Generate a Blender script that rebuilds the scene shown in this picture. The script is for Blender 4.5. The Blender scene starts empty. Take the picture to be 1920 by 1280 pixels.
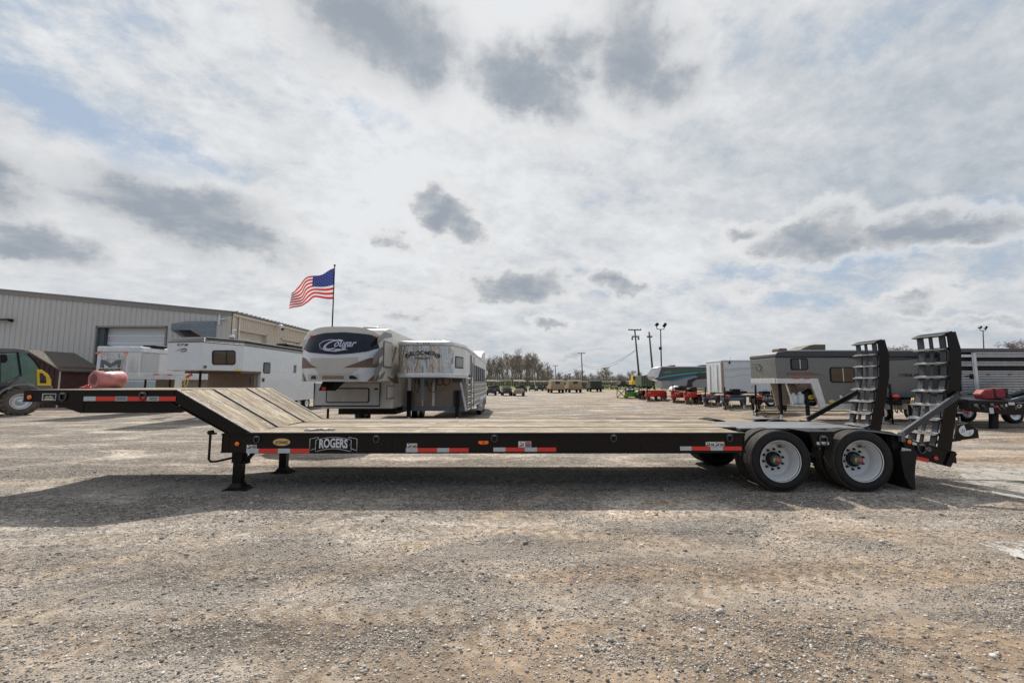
import bpy, bmesh, math, random
import numpy as np
from mathutils import Vector, Matrix
R = math.radians
random.seed(7)
scene = bpy.context.scene
C = scene.collection

# ---------------------------------------------------------------- camera
CAM_H, FPX, PITCH = 1.68, 800.0, R(5.46)
cam_d = bpy.data.cameras.new('camera')
cam_d.sensor_width = 36; cam_d.lens = 36*FPX/1920
cam_d.clip_start = .05; cam_d.clip_end = 4000
cam = bpy.data.objects.new('camera', cam_d); C.objects.link(cam)
cam.location = (0, 0, CAM_H); cam.rotation_euler = (R(90)+PITCH, 0, 0)
scene.camera = cam
CP, SP = math.cos(PITCH), math.sin(PITCH)
# survey helpers: the real-world point seen in a direction, at a known distance
def ray(px, py):
    u = (640-py)/FPX
    return (px-960)/FPX, CP-SP*u, SP+CP*u
def onY(px, py, Y):
    dx, dy, dz = ray(px, py); t = Y/dy
    return dx*t, CAM_H+dz*t
def onX(px, py, X):
    dx, dy, dz = ray(px, py); t = X/dx
    return dy*t, CAM_H+dz*t
def onG(px, py):
    dx, dy, dz = ray(px, py); t = -CAM_H/dz
    return dx*t, dy*t
def XY(px, Y, z=1.2): # X of a picture column at distance Y
    return (px-960)/FPX*(Y*CP+(z-CAM_H)*SP)
def ZY(py, Y): return onY(960, py, Y)[1]

# ---------------------------------------------------------------- light
SUN_AZ, SUN_EL = R(-11.0), R(44.5)      # azimuth from +Y towards +X
world = bpy.data.worlds.new('World'); scene.world = world; world.use_nodes = True
sun_d = bpy.data.lights.new('sun', 'SUN'); sun_d.energy = 5.0; sun_d.angle = R(0.9); sun_d.color = (1, .93, .83)
sun = bpy.data.objects.new('sun', sun_d); C.objects.link(sun)
sdir = Vector((math.sin(SUN_AZ)*math.cos(SUN_EL), math.cos(SUN_AZ)*math.cos(SUN_EL), math.sin(SUN_EL)))
sun.rotation_euler = sdir.to_track_quat('Z', 'Y').to_euler()
vs = scene.view_settings
vs.view_transform = 'Standard'; vs.look = 'None'; vs.exposure = 0.0; vs.gamma = 1; vs.use_curve_mapping = False

class NT:
    def __init__(s, tree): s.t = tree; s.n = tree.nodes; s.l = tree.links
    def new(s, ty, **kw):
        n = s.n.new(ty)
        for k, v in kw.items(): setattr(n, k, v)
        return n
    def set(s, sock, v):
        if isinstance(v, bpy.types.NodeSocket): s.l.new(v, sock)
        elif v is not None:
            if isinstance(v, (tuple, list)) and len(v) == 3 and sock.type == 'RGBA': v = (*v, 1)
            sock.default_value = v
    def math(s, op, a, b=None, c=None, clamp=False):
        n = s.new('ShaderNodeMath', operation=op, use_clamp=clamp)
        s.set(n.inputs[0], a)
        if b is not None: s.set(n.inputs[1], b)
        if c is not None: s.set(n.inputs[2], c)
        return n.outputs[0]
    def vmath(s, op, a, b=None, out=0):
        n = s.new('ShaderNodeVectorMath', operation=op)
        s.set(n.inputs[0], a)
        if b is not None:
            s.set(n.inputs['Scale' if op == 'SCALE' else 1], b)
        return n.outputs[out]
    def dot(s, a, b): return s.vmath('DOT_PRODUCT', a, b, 1)
    def mapr(s, v, a, b, c=0., d=1., smooth=False):
        n = s.new('ShaderNodeMapRange', interpolation_type='SMOOTHSTEP' if smooth else 'LINEAR')
        s.set(n.inputs[0], v)
        for i, q in enumerate((a, b, c, d)): s.set(n.inputs[i+1], q)
        return n.outputs[0]
    def mix(s, f, a, b, mode='MIX'):
        n = s.new('ShaderNodeMix', data_type='RGBA', blend_type=mode)
        s.set(n.inputs[0], f); s.set(n.inputs[6], a); s.set(n.inputs[7], b)
        return n.outputs[2]
    def noise(s, vec, scale, detail=4, rough=.5, dist=0., out=0):
        n = s.new('ShaderNodeTexNoise'); s.set(n.inputs['Vector'], vec)
        n.inputs['Scale'].default_value = scale; n.inputs['Detail'].default_value = detail
        n.inputs['Roughness'].default_value = rough; n.inputs['Distortion'].default_value = dist
        return n.outputs[out]
    def voro(s, vec, scale, feature='F1'):
        n = s.new('ShaderNodeTexVoronoi', feature=feature); s.set(n.inputs['Vector'], vec)
        n.inputs['Scale'].default_value = scale
        return n
    def mapping(s, vec, scale=(1, 1, 1), rot=(0, 0, 0), loc=(0, 0, 0)):
        n = s.new('ShaderNodeMapping'); s.set(n.inputs[0], vec)
        n.inputs['Location'].default_value = loc; n.inputs['Rotation'].default_value = rot; n.inputs['Scale'].default_value = scale
        return n.outputs[0]
    def ramp(s, f, stops):
        n = s.new('ShaderNodeValToRGB'); s.set(n.inputs[0], f)
        e = n.color_ramp.elements
        while len(e) < len(stops): e.new(.5)
        for i, (p, c) in enumerate(stops):
            e[i].position = p; e[i].color = (*c, 1) if len(c) == 3 else c
        return n.outputs[0]

def build_sky():
    w = NT(world.node_tree); w.n.clear()
    out = w.new('ShaderNodeOutputWorld'); bg = w.new('ShaderNodeBackground')
    bg.inputs[1].default_value = .10
    sky = w.new('ShaderNodeTexSky', sky_type='NISHITA'); sky.sun_disc = False
    sky.sun_elevation = SUN_EL; sky.sun_rotation = SUN_AZ
    sky.air_density = 1.0; sky.dust_density = 2.0; sky.ozone_density = 1.0
    d = w.vmath('NORMALIZE', w.new('ShaderNodeTexCoord').outputs['Generated'])
    sep = w.new('ShaderNodeSeparateXYZ'); w.set(sep.inputs[0], d)
    den = w.math('ADD', w.math('MAXIMUM', sep.outputs[2], 0.0), .28)
    comb = w.new('ShaderNodeCombineXYZ'); w.set(comb.inputs[0], w.math('DIVIDE', sep.outputs[0], den)); w.set(comb.inputs[1], w.math('DIVIDE', sep.outputs[1], den))
    p = w.mapping(comb.outputs[0], rot=(0, 0, R(-24)), loc=(2.3, 1.1, 0))
    glow = w.dot(d, tuple(sdir))
    def tang(px, py):
        v = Vector(ray(px, py)).normalized()
        a = Vector((v.y, -v.x, 0)).normalized(); b = a.cross(v).normalized()
        return v, a, b
    wn = w.noise(d, 5.5, 7, .60, out=1)
    dd = w.vmath('ADD', d, w.vmath('SCALE', w.vmath('SUBTRACT', wn, (.5, .5, .5)), .17))
    def blob(px, py, rx, ry, rot=0, src=None):
        s = src or dd
        v, a, b = tang(px, py)
        a2 = a*math.cos(rot)+b*math.sin(rot); b2 = b*math.cos(rot)-a*math.sin(rot)
        k = FPX*Vector(ray(px, py)).length**1.5
        ca = w.dot(s, tuple(a2*(k/rx))); cb = w.dot(s, tuple(b2*(k/ry)))
        front = w.math('GREATER_THAN', w.dot(s, tuple(v)), 0)
        r2 = w.math('ADD', w.math('MULTIPLY', ca, ca), w.math('MULTIPLY', cb, cb))
        return w.math('MULTIPLY', w.math('EXPONENT', w.math('MULTIPLY', r2, -1.0)), front)
    def acc(lst):
        tot = None
        for (px, py, rx, ry, k, rt) in lst:
            b = w.math('MULTIPLY', blob(px, py, rx, ry, rt), k)
            tot = b if tot is None else w.math('ADD', tot, b)
        return tot
    # layered high sheet: soft masses, puffs and fine mottling
    soft = w.noise(d, 2.3, 4, .5)
    mass = w.noise(w.mapping(p, (.9, 1.15, 1)), 1.5, 12, .62, .15)
    puff = w.noise(w.mapping(p, (1, 1.35, 1), loc=(5, 3, 0)), 5.5, 10, .66, .2)
    fine = w.noise(w.mapping(d, (1, 1, 1.6)), 17, 9, .68)
    thin = acc([(120, 225, 280, 50, .95, R(-24)), (330, 300, 210, 48, .85, R(-24)), (640, 352, 130, 30, .35, R(-12)), (700, 200, 80, 26, 1.0, R(4)), (460, 50, 210, 20, .50, R(-32)), (120, 70, 140, 26, .42, R(-24)), (690, 250, 90, 16, .5, R(-50)),
                (1860, 440, 300, 90, .62, 0), (1480, 500, 300, 20, .62, 0), (1560, 560, 400, 20, .45, 0), (1510, 235, 150, 60, .42, R(20)), (1750, 60, 240, 90, .36, R(15)), (1560, 110, 60, 60, .4, R(60)), (1240, 380, 120, 30, .2, 0)])
    dens = w.math('ADD', w.math('ADD', w.math('MULTIPLY', mass, .5), w.math('MULTIPLY', puff, .28)), w.math('MULTIPLY', fine, .22))
    cov = w.mapr(w.math('SUBTRACT', dens, w.math('MULTIPLY', thin, .135)), .30, .47, 0, 1, smooth=True)
    g1 = w.mapr(glow, -.6, .98, -1.5, 1.0)
    lit = w.math('ADD', w.math('ADD', w.math('MULTIPLY', w.math('SUBTRACT', puff, .5), 4.2), w.math('MULTIPLY', w.math('SUBTRACT', mass, .5), 3.6)), w.math('MULTIPLY', w.math('SUBTRACT', fine, .5), 3.0))
    bright = w.math('ADD', w.math('ADD', w.math('MULTIPLY', g1, 1.55), 6.35), w.math('ADD', lit, w.math('MULTIPLY', w.math('SUBTRACT', soft, .5), 4.0)))
    east = acc([(1700, 260, 430, 260, 1.0, 0), (1300, 300, 200, 110, .45, 0)])
    bright = w.math('SUBTRACT', bright, w.math('MULTIPLY', east, .95))
    bright = w.math('MINIMUM', w.math('MAXIMUM', bright, 2.6), 8.4)
    tint = w.mix(w.mapr(bright, 4.6, 7.4), (.84, .95, 1.07), (.955, .98, 1.01))
    cb = w.new('ShaderNodeCombineXYZ')
    for i in range(3): w.set(cb.inputs[i], bright)
    cloud = w.vmath('MULTIPLY', w.mix(w.mapr(glow, -.5, .35), (.72, .90, 1.16), tint), cb.outputs[0])
    blue = w.mix(.88, sky.outputs[0], (4.1, 5.15, 6.6))
    col = w.mix(cov, blue, cloud)
    # low cumulus: grey bases, bright upper rims towards the sun
    def cumulus(lst, amp):
        tot = None
        for (px, py, rx, ry, s_, rt) in lst:
            b = w.math('MULTIPLY', blob(px, py, rx, ry, rt), s_)
            tot = b if tot is None else w.math('MAXIMUM', tot, b)
        ero = w.math('ADD', w.math('MULTIPLY', w.math('SUBTRACT', fine, .5), amp), w.math('MULTIPLY', w.math('SUBTRACT', puff, .5), amp*.8))
        return w.math('ADD', tot, w.math('MULTIPLY', ero, w.mapr(tot, .02, .3)))
    big = [(690, 10, 240, 110, 1.1, R(-22)), (800, 80, 100, 95, .95, R(-50)), (985, 145, 145, 66, .95, R(-8)), (1050, 190, 80, 50, .8, R(-50)), (1190, 105, 85, 110, .95, R(20)), (1255, 150, 70, 50, .8, 0), (1080, 100, 140, 56, .75, 0),
           (320, 395, 185, 66, 1.05, R(-5)), (430, 450, 150, 46, .9, R(-16)), (40, 445, 135, 46, 1.0, R(-6)), (5, 340, 80, 90, .8, 0)]
    small = [(830, 395, 66, 38, 1.0, R(-24)), (872, 425, 36, 26, .9, R(-30)), (960, 530, 100, 36, .95, 0), (1155, 530, 52, 19, .75, R(-6)), (1030, 607, 58, 13, .65, 0), (1520, 440, 95, 48, 1.05, 0), (1580, 452, 70, 26, .9, 0),
             (1710, 430, 90, 48, 1.05, 0), (1800, 440, 120, 38, 1.05, R(-2)), (1420, 548, 40, 24, .45, 0), (770, 590, 75, 36, .42, 0), (1720, 570, 80, 24, .5, 0), (1385, 425, 60, 22, .5, 0),
             (740, 455, 55, 26, .55, R(-20)), (490, 487, 60, 14, .6, R(-12)), (1850, 600, 120, 14, .5, 0), (1100, 660, 90, 10, .5, 0)]
    tb = cumulus(big, .6); ts = cumulus(small, .9)
    mb = w.mapr(tb, .16, .80, 0, 1, smooth=True); ms = w.mapr(ts, .24, .58, 0, 1, smooth=True)
    rim = w.math('ADD', w.mapr(ts, .05, .22, 0, 1, smooth=True), w.math('MULTIPLY', w.mapr(tb, .02, .16, 0, 1, smooth=True), .5), clamp=True)
    col = w.mix(w.math('MULTIPLY', rim, .62), col, (7.9, 7.9, 7.9))
    sh = w.math('ADD', w.math('MAXIMUM', tb, ts), w.math('MULTIPLY', w.math('SUBTRACT', puff, .5), 1.0))
    dark = w.mix(w.mapr(sh, .3, 1.1, 0, 1, smooth=True), (5.3, 5.5, 5.75), (3.1, 3.55, 4.15))
    col = w.mix(w.math('MULTIPLY', w.math('MAXIMUM', mb, ms), .95), col, dark)
    hz = w.mapr(sep.outputs[2], .0, .15, .85, 0, smooth=True)
    band = w.noise(w.mapping(d, (1, 1, 7)), 3.0, 7, .6)
    col = w.mix(w.math('MULTIPLY', hz, .75), col, w.mix(w.mapr(band, .38, .62), (4.2, 4.95, 5.6), (6.2, 6.25, 6.3)))
    col = w.mix(w.mapr(sep.outputs[2], -.02, 0, 1, 0), col, (1.6, 1.5, 1.4))
    w.set(bg.inputs[0], col); w.l.new(bg.outputs[0], out.inputs[0])
build_sky()

# ---------------------------------------------------------------- materials
MATS = {}
def mat(name, col, rough=.5, metal=0., var=.12, vs_=3., bump=0., bscale=40., coat=0., spec=.5, alpha=1., trans=0., emit=None, dust=0.):
    if name in MATS: return MATS[name]
    m = bpy.data.materials.new(name); m.use_nodes = True
    t = NT(m.node_tree); b = t.n['Principled BSDF']
    co = t.new('ShaderNodeTexCoord').outputs['Object']
    n = t.noise(co, vs_, 6, .6)
    f = t.mapr(n, .25, .75, 1-var, 1+var)
    v = t.vmath('SCALE', col, f)
    rr = t.mapr(t.noise(co, vs_*3.1, 5, .6), .3, .7, max(.02, rough*.8), min(1, rough*1.2))
    if dust > 0:
        g = t.new('ShaderNodeNewGeometry'); sp = t.new('ShaderNodeSeparateXYZ'); t.set(sp.inputs[0], g.outputs['Position'])
        low = t.mapr(sp.outputs[2], 0, 1.1, 1.0, .25)
        dm = t.math('MULTIPLY', t.math('MULTIPLY', low, t.mapr(t.noise(co, 2.3, 8, .7), .38, .75)), dust)
        v = t.mix(dm, v, (.24, .20, .16)); rr = t.math('ADD', rr, t.math('MULTIPLY', dm, .5), clamp=True)
    t.set(b.inputs['Base Color'], v)
    t.set(b.inputs['Roughness'], rr)
    b.inputs['Metallic'].default_value = metal
    b.inputs['Specular IOR Level'].default_value = spec
    b.inputs['Coat Weight'].default_value = coat; b.inputs['Coat Roughness'].default_value = .06
    b.inputs['Transmission Weight'].default_value = trans
    b.inputs['Alpha'].default_value = alpha
    if bump:
        bp = t.new('ShaderNodeBump'); bp.inputs['Strength'].default_value = bump; bp.inputs['Distance'].default_value = .01
        t.set(bp.inputs['Height'], t.noise(co, bscale, 5, .6)); t.l.new(bp.outputs[0], b.inputs['Normal'])
    MATS[name] = m
    return m

def wood_mat(name, base=(.43, .355, .26), dark=(.17, .13, .09), pale=(.60, .535, .43)):
    if name in MATS: return MATS[name]
    m = bpy.data.materials.new(name); m.use_nodes = True
    t = NT(m.node_tree); b = t.n['Principled BSDF']
    co = t.new('ShaderNodeTexCoord').outputs['Object']
    oi = t.new('ShaderNodeObjectInfo').outputs['Random']
    off = t.new('ShaderNodeCombineXYZ'); t.set(off.inputs[1], t.math('MULTIPLY', oi, 37)); t.set(off.inputs[0], t.math('MULTIPLY', oi, 11))
    v = t.vmath('ADD', co, off.outputs[0])
    g1 = t.noise(t.mapping(v, (1.3, 26, 9)), 1.6, 8, .68, 1.2)
    g2 = t.noise(t.mapping(v, (5, 90, 40)), 1.0, 5, .6)
    pt = t.noise(t.mapping(v, (1, 3, 1)), 1.7, 6, .65, .6)
    kn = t.voro(t.mapping(v, (1.0, 3.2, 1)), 1.3)
    knot = t.mapr(kn.outputs['Distance'], .04, .16, 1, 0)
    c = t.mix(t.mapr(g1, .32, .66), dark, base)
    c = t.mix(t.math('MULTIPLY', t.mapr(pt, .46, .64), .8), c, pale)
    c = t.mix(t.math('MULTIPLY', t.mapr(g2, .50, .70), .62), c, dark)
    c = t.mix(t.math('MULTIPLY', t.mapr(t.noise(t.mapping(v, (.6, 2.2, 1)), 2.6, 8, .78, 2.2), .48, .60), .8), c, (.13, .10, .065))
    c = t.mix(t.math('MULTIPLY', knot, .8), c, (.10, .065, .04))
    c = t.vmath('SCALE', c, t.mapr(oi, 0, 1, .82, 1.12))
    t.set(b.inputs['Base Color'], c); b.inputs['Roughness'].default_value = .82
    b.inputs['Specular IOR Level'].default_value = .25
    bp = t.new('ShaderNodeBump'); bp.inputs['Strength'].default_value = .6; bp.inputs['Distance'].default_value = .006
    t.set(bp.inputs['Height'], t.math('ADD', g1, t.math('MULTIPLY', g2, .6))); t.l.new(bp.outputs[0], b.inputs['Normal'])
    MATS[name] = m
    return m

BLACK = mat('black_paint', (.007, .006, .006), .24, spec=.24, var=.25, dust=.035)
BLACKM = mat('black_matt', (.009, .009, .010), .5, spec=.22, var=.3, dust=.05)
RUBBER = mat('tyre_rubber', (.010, .010, .011), .5, spec=.3, var=.3, vs_=9, bump=.25, bscale=60, dust=.07)
TREAD = mat('tyre_tread', (.040, .037, .033), .75, spec=.3, var=.3, vs_=9, bump=.3, bscale=60, dust=.25)
MUDTYRE = mat('muddy_tyre', (.13, .105, .08), .9, var=.35, vs_=6, bump=.4, bscale=30)
RIMW = mat('white_wheel_paint', (.62, .63, .64), .30, coat=.3, var=.06, dust=.18)
STEEL = mat('bare_steel', (.17, .17, .17), .5, metal=.5, var=.2, vs_=8, bump=.1)
GALV = mat('galvanised_metal', (.20, .23, .26), .55, metal=.4, var=.2, vs_=4)
ALU = mat('brushed_aluminium', (.66, .68, .70), .32, metal=.75, var=.12, vs_=5, bump=.05)
CHROME = mat('polished_steel', (.55, .54, .53), .07, metal=1., var=.12, vs_=1.2)
RAMPTOP = mat('worn_grey_steel', (.05, .056, .066), .42, metal=.25, var=.25, vs_=6, bump=.15)
CHECKER = mat('checker_plate', (.17, .18, .19), .5, metal=.3, var=.25, vs_=5, bump=.5, bscale=70)
WHITE = mat('white_gelcoat', (.66, .69, .72), .25, var=.04, vs_=1.5, coat=.3, dust=.10)
WHITED = mat('weathered_white_paint', (.70, .70, .69), .4, var=.07, vs_=2, dust=.15)
TAN = mat('pale_tan_gelcoat', (.50, .475, .43), .35, var=.05, coat=.2)
LGREY = mat('light_grey_panel', (.50, .51, .52), .4, var=.06)
BROWN = mat('brown_decal', (.16, .10, .065), .45)
GLASSD = mat('dark_tinted_glass', (.012, .014, .016), .05, var=.1, coat=.5)
GLASSW = mat('tinted_window', (.05, .035, .02), .06, var=.3, coat=.4)
NAVYG = mat('navy_black_cap', (.008, .012, .022), .12, spec=.35, var=.15)
REDTAPE = mat('red_reflective_tape', (.72, .045, .03), .35, var=.08, vs_=30)
WHITETAPE = mat('silver_reflective_tape', (.50, .54, .57), .35, var=.15, vs_=40)
STICKER = mat('white_sticker', (.70, .71, .72), .5, var=.05)
YELLOWS = mat('yellow_sticker', (.85, .58, .05), .4, var=.05)
PURPLE = mat('purple_print', (.10, .055, .22), .4)
ORANGE = mat('orange_lens', (1.0, .20, .012), .2, coat=.5, var=.08)
REDLENS = mat('red_lens', (.65, .03, .02), .2, coat=.5, var=.08)
REDP = mat('red_paint', (.48, .03, .025), .35, coat=.3, var=.2, dust=.2)
BLUEP = mat('navy_blue_paint', (.03, .05, .10), .35, coat=.3, var=.2, dust=.2)
GREENP = mat('lime_green_paint', (.16, .42, .05), .4, var=.2)
INK = mat('black_print', (.02, .02, .022), .5)
WHITEPRINT = mat('white_print', (.68, .68, .70), .45, var=.04)
LILAC = mat('pale_lilac_print', (.50, .50, .62), .4)
GREYDECAL = mat('grey_decal', (.17, .17, .18), .4)
SIDING = mat('beige_metal_siding', (.56, .54, .51), .5, var=.05, vs_=.6)
SIDINGT = mat('tan_siding_warm_lit', (.56, .50, .42), .5, var=.06, vs_=.6)  # same siding as the gable wall, with warmer light painted into the tone
DOORW = mat('white_sectional_door', (.66, .68, .70), .5, var=.04)
ROOFM = mat('metal_roof_sheet', (.30, .30, .30), .5, var=.1)
TRIM = mat('grey_brown_trim', (.26, .24, .22), .5)
MAROON = mat('maroon_board_siding', (.075, .028, .026), .75, var=.25)
OLIVE = mat('olive_drab_paint', (.035, .045, .03), .7, var=.25)
DESERT = mat('desert_tan_paint', (.36, .27, .17), .7, var=.15)
POLEW = mat('weathered_pole_wood', (.11, .085, .07), .9, var=.3, vs_=2)
BARK = mat('grey_brown_bark', (.20, .165, .145), .9, var=.3, vs_=.7)
TWIG = mat('bare_twigs', (.27, .21, .18), .9, var=.3, vs_=.4)  # base tone lightened in place of distance haze
PINKV = mat('pink_film_wrap', (.46, .17, .165), .42, var=.4, vs_=6, bump=.5, bscale=14, coat=.2)
PINKE = mat('pink_film_roll_end', (.46, .17, .16), .6, var=.3, vs_=12, bump=.3)
GREYV = mat('grey_metallic_paint', (.165, .168, .162), .28, metal=.25, var=.06, vs_=.8, coat=.35)
FLANGE = mat('scuffed_painted_edge', (.075, .065, .06), .6, spec=.25, var=.4, vs_=7)
YELLOWP = mat('yellow_paint', (.72, .50, .03), .4, var=.1)
TELEG = mat('grey_machine_paint', (.16, .17, .18), .5, var=.15, dust=.4)
CLEARG = mat('cab_glass', (.09, .10, .10), .05, var=.1, coat=.3, alpha=.38)
SEATM = mat('dark_upholstery', (.02, .02, .022), .8)
GLOVE = mat('off_white_cotton', (.62, .60, .55), .9, var=.1, vs_=30, bump=.4, bscale=200)
CONCRETE = mat('pale_concrete', (.36, .335, .30), .85, var=.2, vs_=3, bump=.4, bscale=60)
PROPANE = mat('white_tank_enamel', (.62, .66, .70), .35)
WOOD = wood_mat('weathered_deck_wood')
LUMBER = wood_mat('pale_lumber', (.45, .34, .20), (.25, .17, .1), (.6, .5, .35))

# ---------------------------------------------------------------- mesh helpers
class MB:
    def __init__(s): s.v = []; s.f = []; s.sm = []; s.mi = []; s.cur = 0
    def add(s, vs, fs, smooth=False):
        o = len(s.v); s.v += [tuple(v) for v in vs]
        s.f += [tuple(i+o for i in f) for f in fs]; s.sm += [smooth]*len(fs); s.mi += [s.cur]*len(fs)
        return s
    def box(s, x0, x1, y0, y1, z0, z1):
        v = [(x0,y0,z0),(x1,y0,z0),(x1,y1,z0),(x0,y1,z0),(x0,y0,z1),(x1,y0,z1),(x1,y1,z1),(x0,y1,z1)]
        return s.add(v, [(0,3,2,1),(4,5,6,7),(0,1,5,4),(1,2,6,5),(2,3,7,6),(3,0,4,7)])
    def prismY(s, poly, y0, y1):      # poly of (x,z)
        n = len(poly)
        v = [(x,y0,z) for x,z in poly]+[(x,y1,z) for x,z in poly]
        return s.add(v, [tuple(range(n)), tuple(range(2*n-1,n-1,-1))]+[(i,i+n,(i+1)%n+n,(i+1)%n) for i in range(n)])
    def prismX(s, poly, x0, x1):      # poly of (y,z)
        n = len(poly)
        v = [(x0,y,z) for y,z in poly]+[(x1,y,z) for y,z in poly]
        return s.add(v, [tuple(range(n-1,-1,-1)), tuple(range(n,2*n))]+[(i,(i+1)%n,(i+1)%n+n,i+n) for i in range(n)])
    def prismZ(s, poly, z0, z1, top=None):      # poly of (x,y)
        n = len(poly); top = top or poly
        v = [(x,y,z0) for x,y in poly]+[(x,y,z1) for x,y in top]
        return s.add(v, [tuple(range(n-1,-1,-1)), tuple(range(n,2*n))]+[(i,(i+1)%n,(i+1)%n+n,i+n) for i in range(n)])
    def cyl(s, p0, p1, r, n=10, r2=None, caps=True):
        p0, p1 = Vector(p0), Vector(p1); d = (p1-p0)
        if d.length < 1e-6: return s
        d.normalize(); a = d.orthogonal().normalized(); b = d.cross(a); r2 = r if r2 is None else r2
        v = []
        for p, q in ((p0, r), (p1, r2)):
            for i in range(n):
                t = 2*math.pi*i/n; v.append(p+(a*math.cos(t)+b*math.sin(t))*q)
        s.add(v, [(i,(i+1)%n,(i+1)%n+n,i+n) for i in range(n)], n > 4)
        if caps: s.add(v, [tuple(range(n-1,-1,-1)), tuple(range(n,2*n))])
        return s
    def bar(s, p0, p1, w, h, up=(0,0,1)):
        p0, p1 = Vector(p0), Vector(p1); d = (p1-p0).normalized(); u = Vector(up)
        a = d.cross(u).normalized(); b = a.cross(d).normalized()
        v = [p+a*sx*w/2+b*sz*h/2 for p in (p0,p1) for sx,sz in ((-1,-1),(1,-1),(1,1),(-1,1))]
        return s.add(v, [(0,1,2,3),(7,6,5,4),(0,4,5,1),(1,5,6,2),(2,6,7,3),(3,7,4,0)])
    def tube(s, pts, r, n=6):
        pts = [Vector(p) for p in pts]; rings = []; ref = Vector((.13,.97,.21))
        for i, p in enumerate(pts):
            d = (pts[min(i+1,len(pts)-1)]-pts[max(i-1,0)]).normalized()
            a = d.cross(ref).normalized(); b = d.cross(a)
            rr = r[i] if isinstance(r, (list, tuple)) else r
            rings.append([p+(a*math.cos(2*math.pi*k/n)+b*math.sin(2*math.pi*k/n))*rr for k in range(n)])
        v = [q for g in rings for q in g]; f = []
        for i in range(len(pts)-1):
            for k in range(n): f.append((i*n+k, i*n+(k+1)%n, (i+1)*n+(k+1)%n, (i+1)*n+k))
        s.add(v, f, True); s.add(v, [tuple(range(n-1,-1,-1)), tuple(range(len(v)-n,len(v)))])
        return s
    def lathe(s, prof, c, axis='Y', n=40, smooth=True, sweep=2*math.pi):   # prof of (r, a)
        c = Vector(c); v = []; full = sweep > 6.28; m = n if full else n+1
        for i in range(m):
            t = sweep*i/n; co, si = math.cos(t), math.sin(t)
            for r, a in prof:
                v.append(c+Vector({'Y': (r*co, a, r*si), 'Z': (r*co, r*si, a), 'X': (a, r*co, r*si)}[axis]))
        k = len(prof); f = []
        for i in range(n):
            j = (i+1) % m
            for q in range(k-1): f.append((i*k+q, i*k+q+1, j*k+q+1, j*k+q))
        return s.add(v, f, smooth)
    def torus(s, c, R_, r, axis='Y', n=24, m=8):
        prof = [(R_+r*math.cos(2*math.pi*i/m), r*math.sin(2*math.pi*i/m)) for i in range(m+1)]
        return s.lathe(prof, c, axis, n)
    def quad(s, *p): return s.add(p, [tuple(range(len(p)))])
    def sphere(s, c, r, n=12, m=8, sc=(1,1,1)):
        v = []; f = []
        for j in range(m+1):
            ph = math.pi*j/m
            for i in range(n):
                t = 2*math.pi*i/n
                v.append((c[0]+r*sc[0]*math.sin(ph)*math.cos(t), c[1]+r*sc[1]*math.sin(ph)*math.sin(t), c[2]+r*sc[2]*math.cos(ph)))
        for j in range(m):
            for i in range(n): f.append((j*n+i, (j+1)*n+i, (j+1)*n+(i+1)%n, j*n+(i+1)%n))
        return s.add(v, f, True)
    def strip(s, A, B, smooth=False):           # ruled surface between two polylines
        n = len(A); return s.add(list(A)+list(B), [(i, i+1, n+i+1, n+i) for i in range(n-1)], smooth)
    def text(s, txt, size, origin, ux=(1,0,0), uz=(0,0,1), depth=.004, shear=0., warp=None, bold=0., width=None, align='CENTER'):
        cu = bpy.data.curves.new('tmp', 'FONT'); cu.body = txt; cu.size = 1; cu.align_x = align; cu.align_y = 'CENTER'
        cu.shear = shear; cu.offset = bold; cu.resolution_u = 3
        o = bpy.data.objects.new('tmp', cu); C.objects.link(o)
        dg = bpy.context.evaluated_depsgraph_get(); me = bpy.data.meshes.new_from_object(o.evaluated_get(dg))
        pts = [(v.co.x, v.co.y) for v in me.vertices]; fs = [tuple(p.vertices) for p in me.polygons]
        bpy.data.objects.remove(o); bpy.data.curves.remove(cu); bpy.data.meshes.remove(me)
        if not pts: return s
        wd = max(p[0] for p in pts)-min(p[0] for p in pts); hh = max(p[1] for p in pts)-min(p[1] for p in pts)
        k = size/hh; kx = (width/wd) if width else k
        cy = (max(p[1] for p in pts)+min(p[1] for p in pts))/2
        O, U_, W = Vector(origin), Vector(ux), Vector(uz); N = U_.cross(W)
        out = []
        for x, y in pts:
            x *= kx; y = (y-cy)*k
            if warp: x, y = warp(x, y)
            out.append(O+U_*x+W*y+N*depth)
        return s.add(out, fs)
    def build(s, name, m, parent=None, world=True, bevel=0., flip=False, seg=2):
        off = Vector((0,0,0))
        if parent and world:
            q = parent
            while q: off += q.location; q = q.parent
        me = bpy.data.meshes.new(name)
        me.from_pydata([(v[0]-off.x, v[1]-off.y, v[2]-off.z) for v in s.v], [], s.f)
        me.polygons.foreach_set('use_smooth', s.sm)
        ms = m if isinstance(m, (list, tuple)) else [m]
        for q in ms: me.materials.append(q)
        if len(ms) > 1: me.polygons.foreach_set('material_index', s.mi)
        bm = bmesh.new(); bm.from_mesh(me); bmesh.ops.remove_doubles(bm, verts=bm.verts, dist=1e-5)
        bmesh.ops.recalc_face_normals(bm, faces=bm.faces); bm.to_mesh(me); bm.free()
        o = bpy.data.objects.new(name, me); C.objects.link(o)
        if parent: o.parent = parent
        if bevel:
            md = o.modifiers.new('bevel', 'BEVEL'); md.width = bevel; md.segments = seg; md.limit_method = 'ANGLE'; md.angle_limit = R(40)
        return o
def tag(o, label=None, cat=None, group=None, kind=None):
    for k, v in (('label', label), ('category', cat), ('group', group), ('kind', kind)):
        if v: o[k] = v
    return o
def thing(name, label, cat, loc=(0,0,0), rz=0, group=None):
    o = bpy.data.objects.new(name, None); C.objects.link(o); o.empty_display_size = .3
    o.location = loc; o.rotation_euler = (0,0,rz)
    return tag(o, label, cat, group)
def kids(o): return [q for q in KIDMAP.get(o.name, [])]
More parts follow.
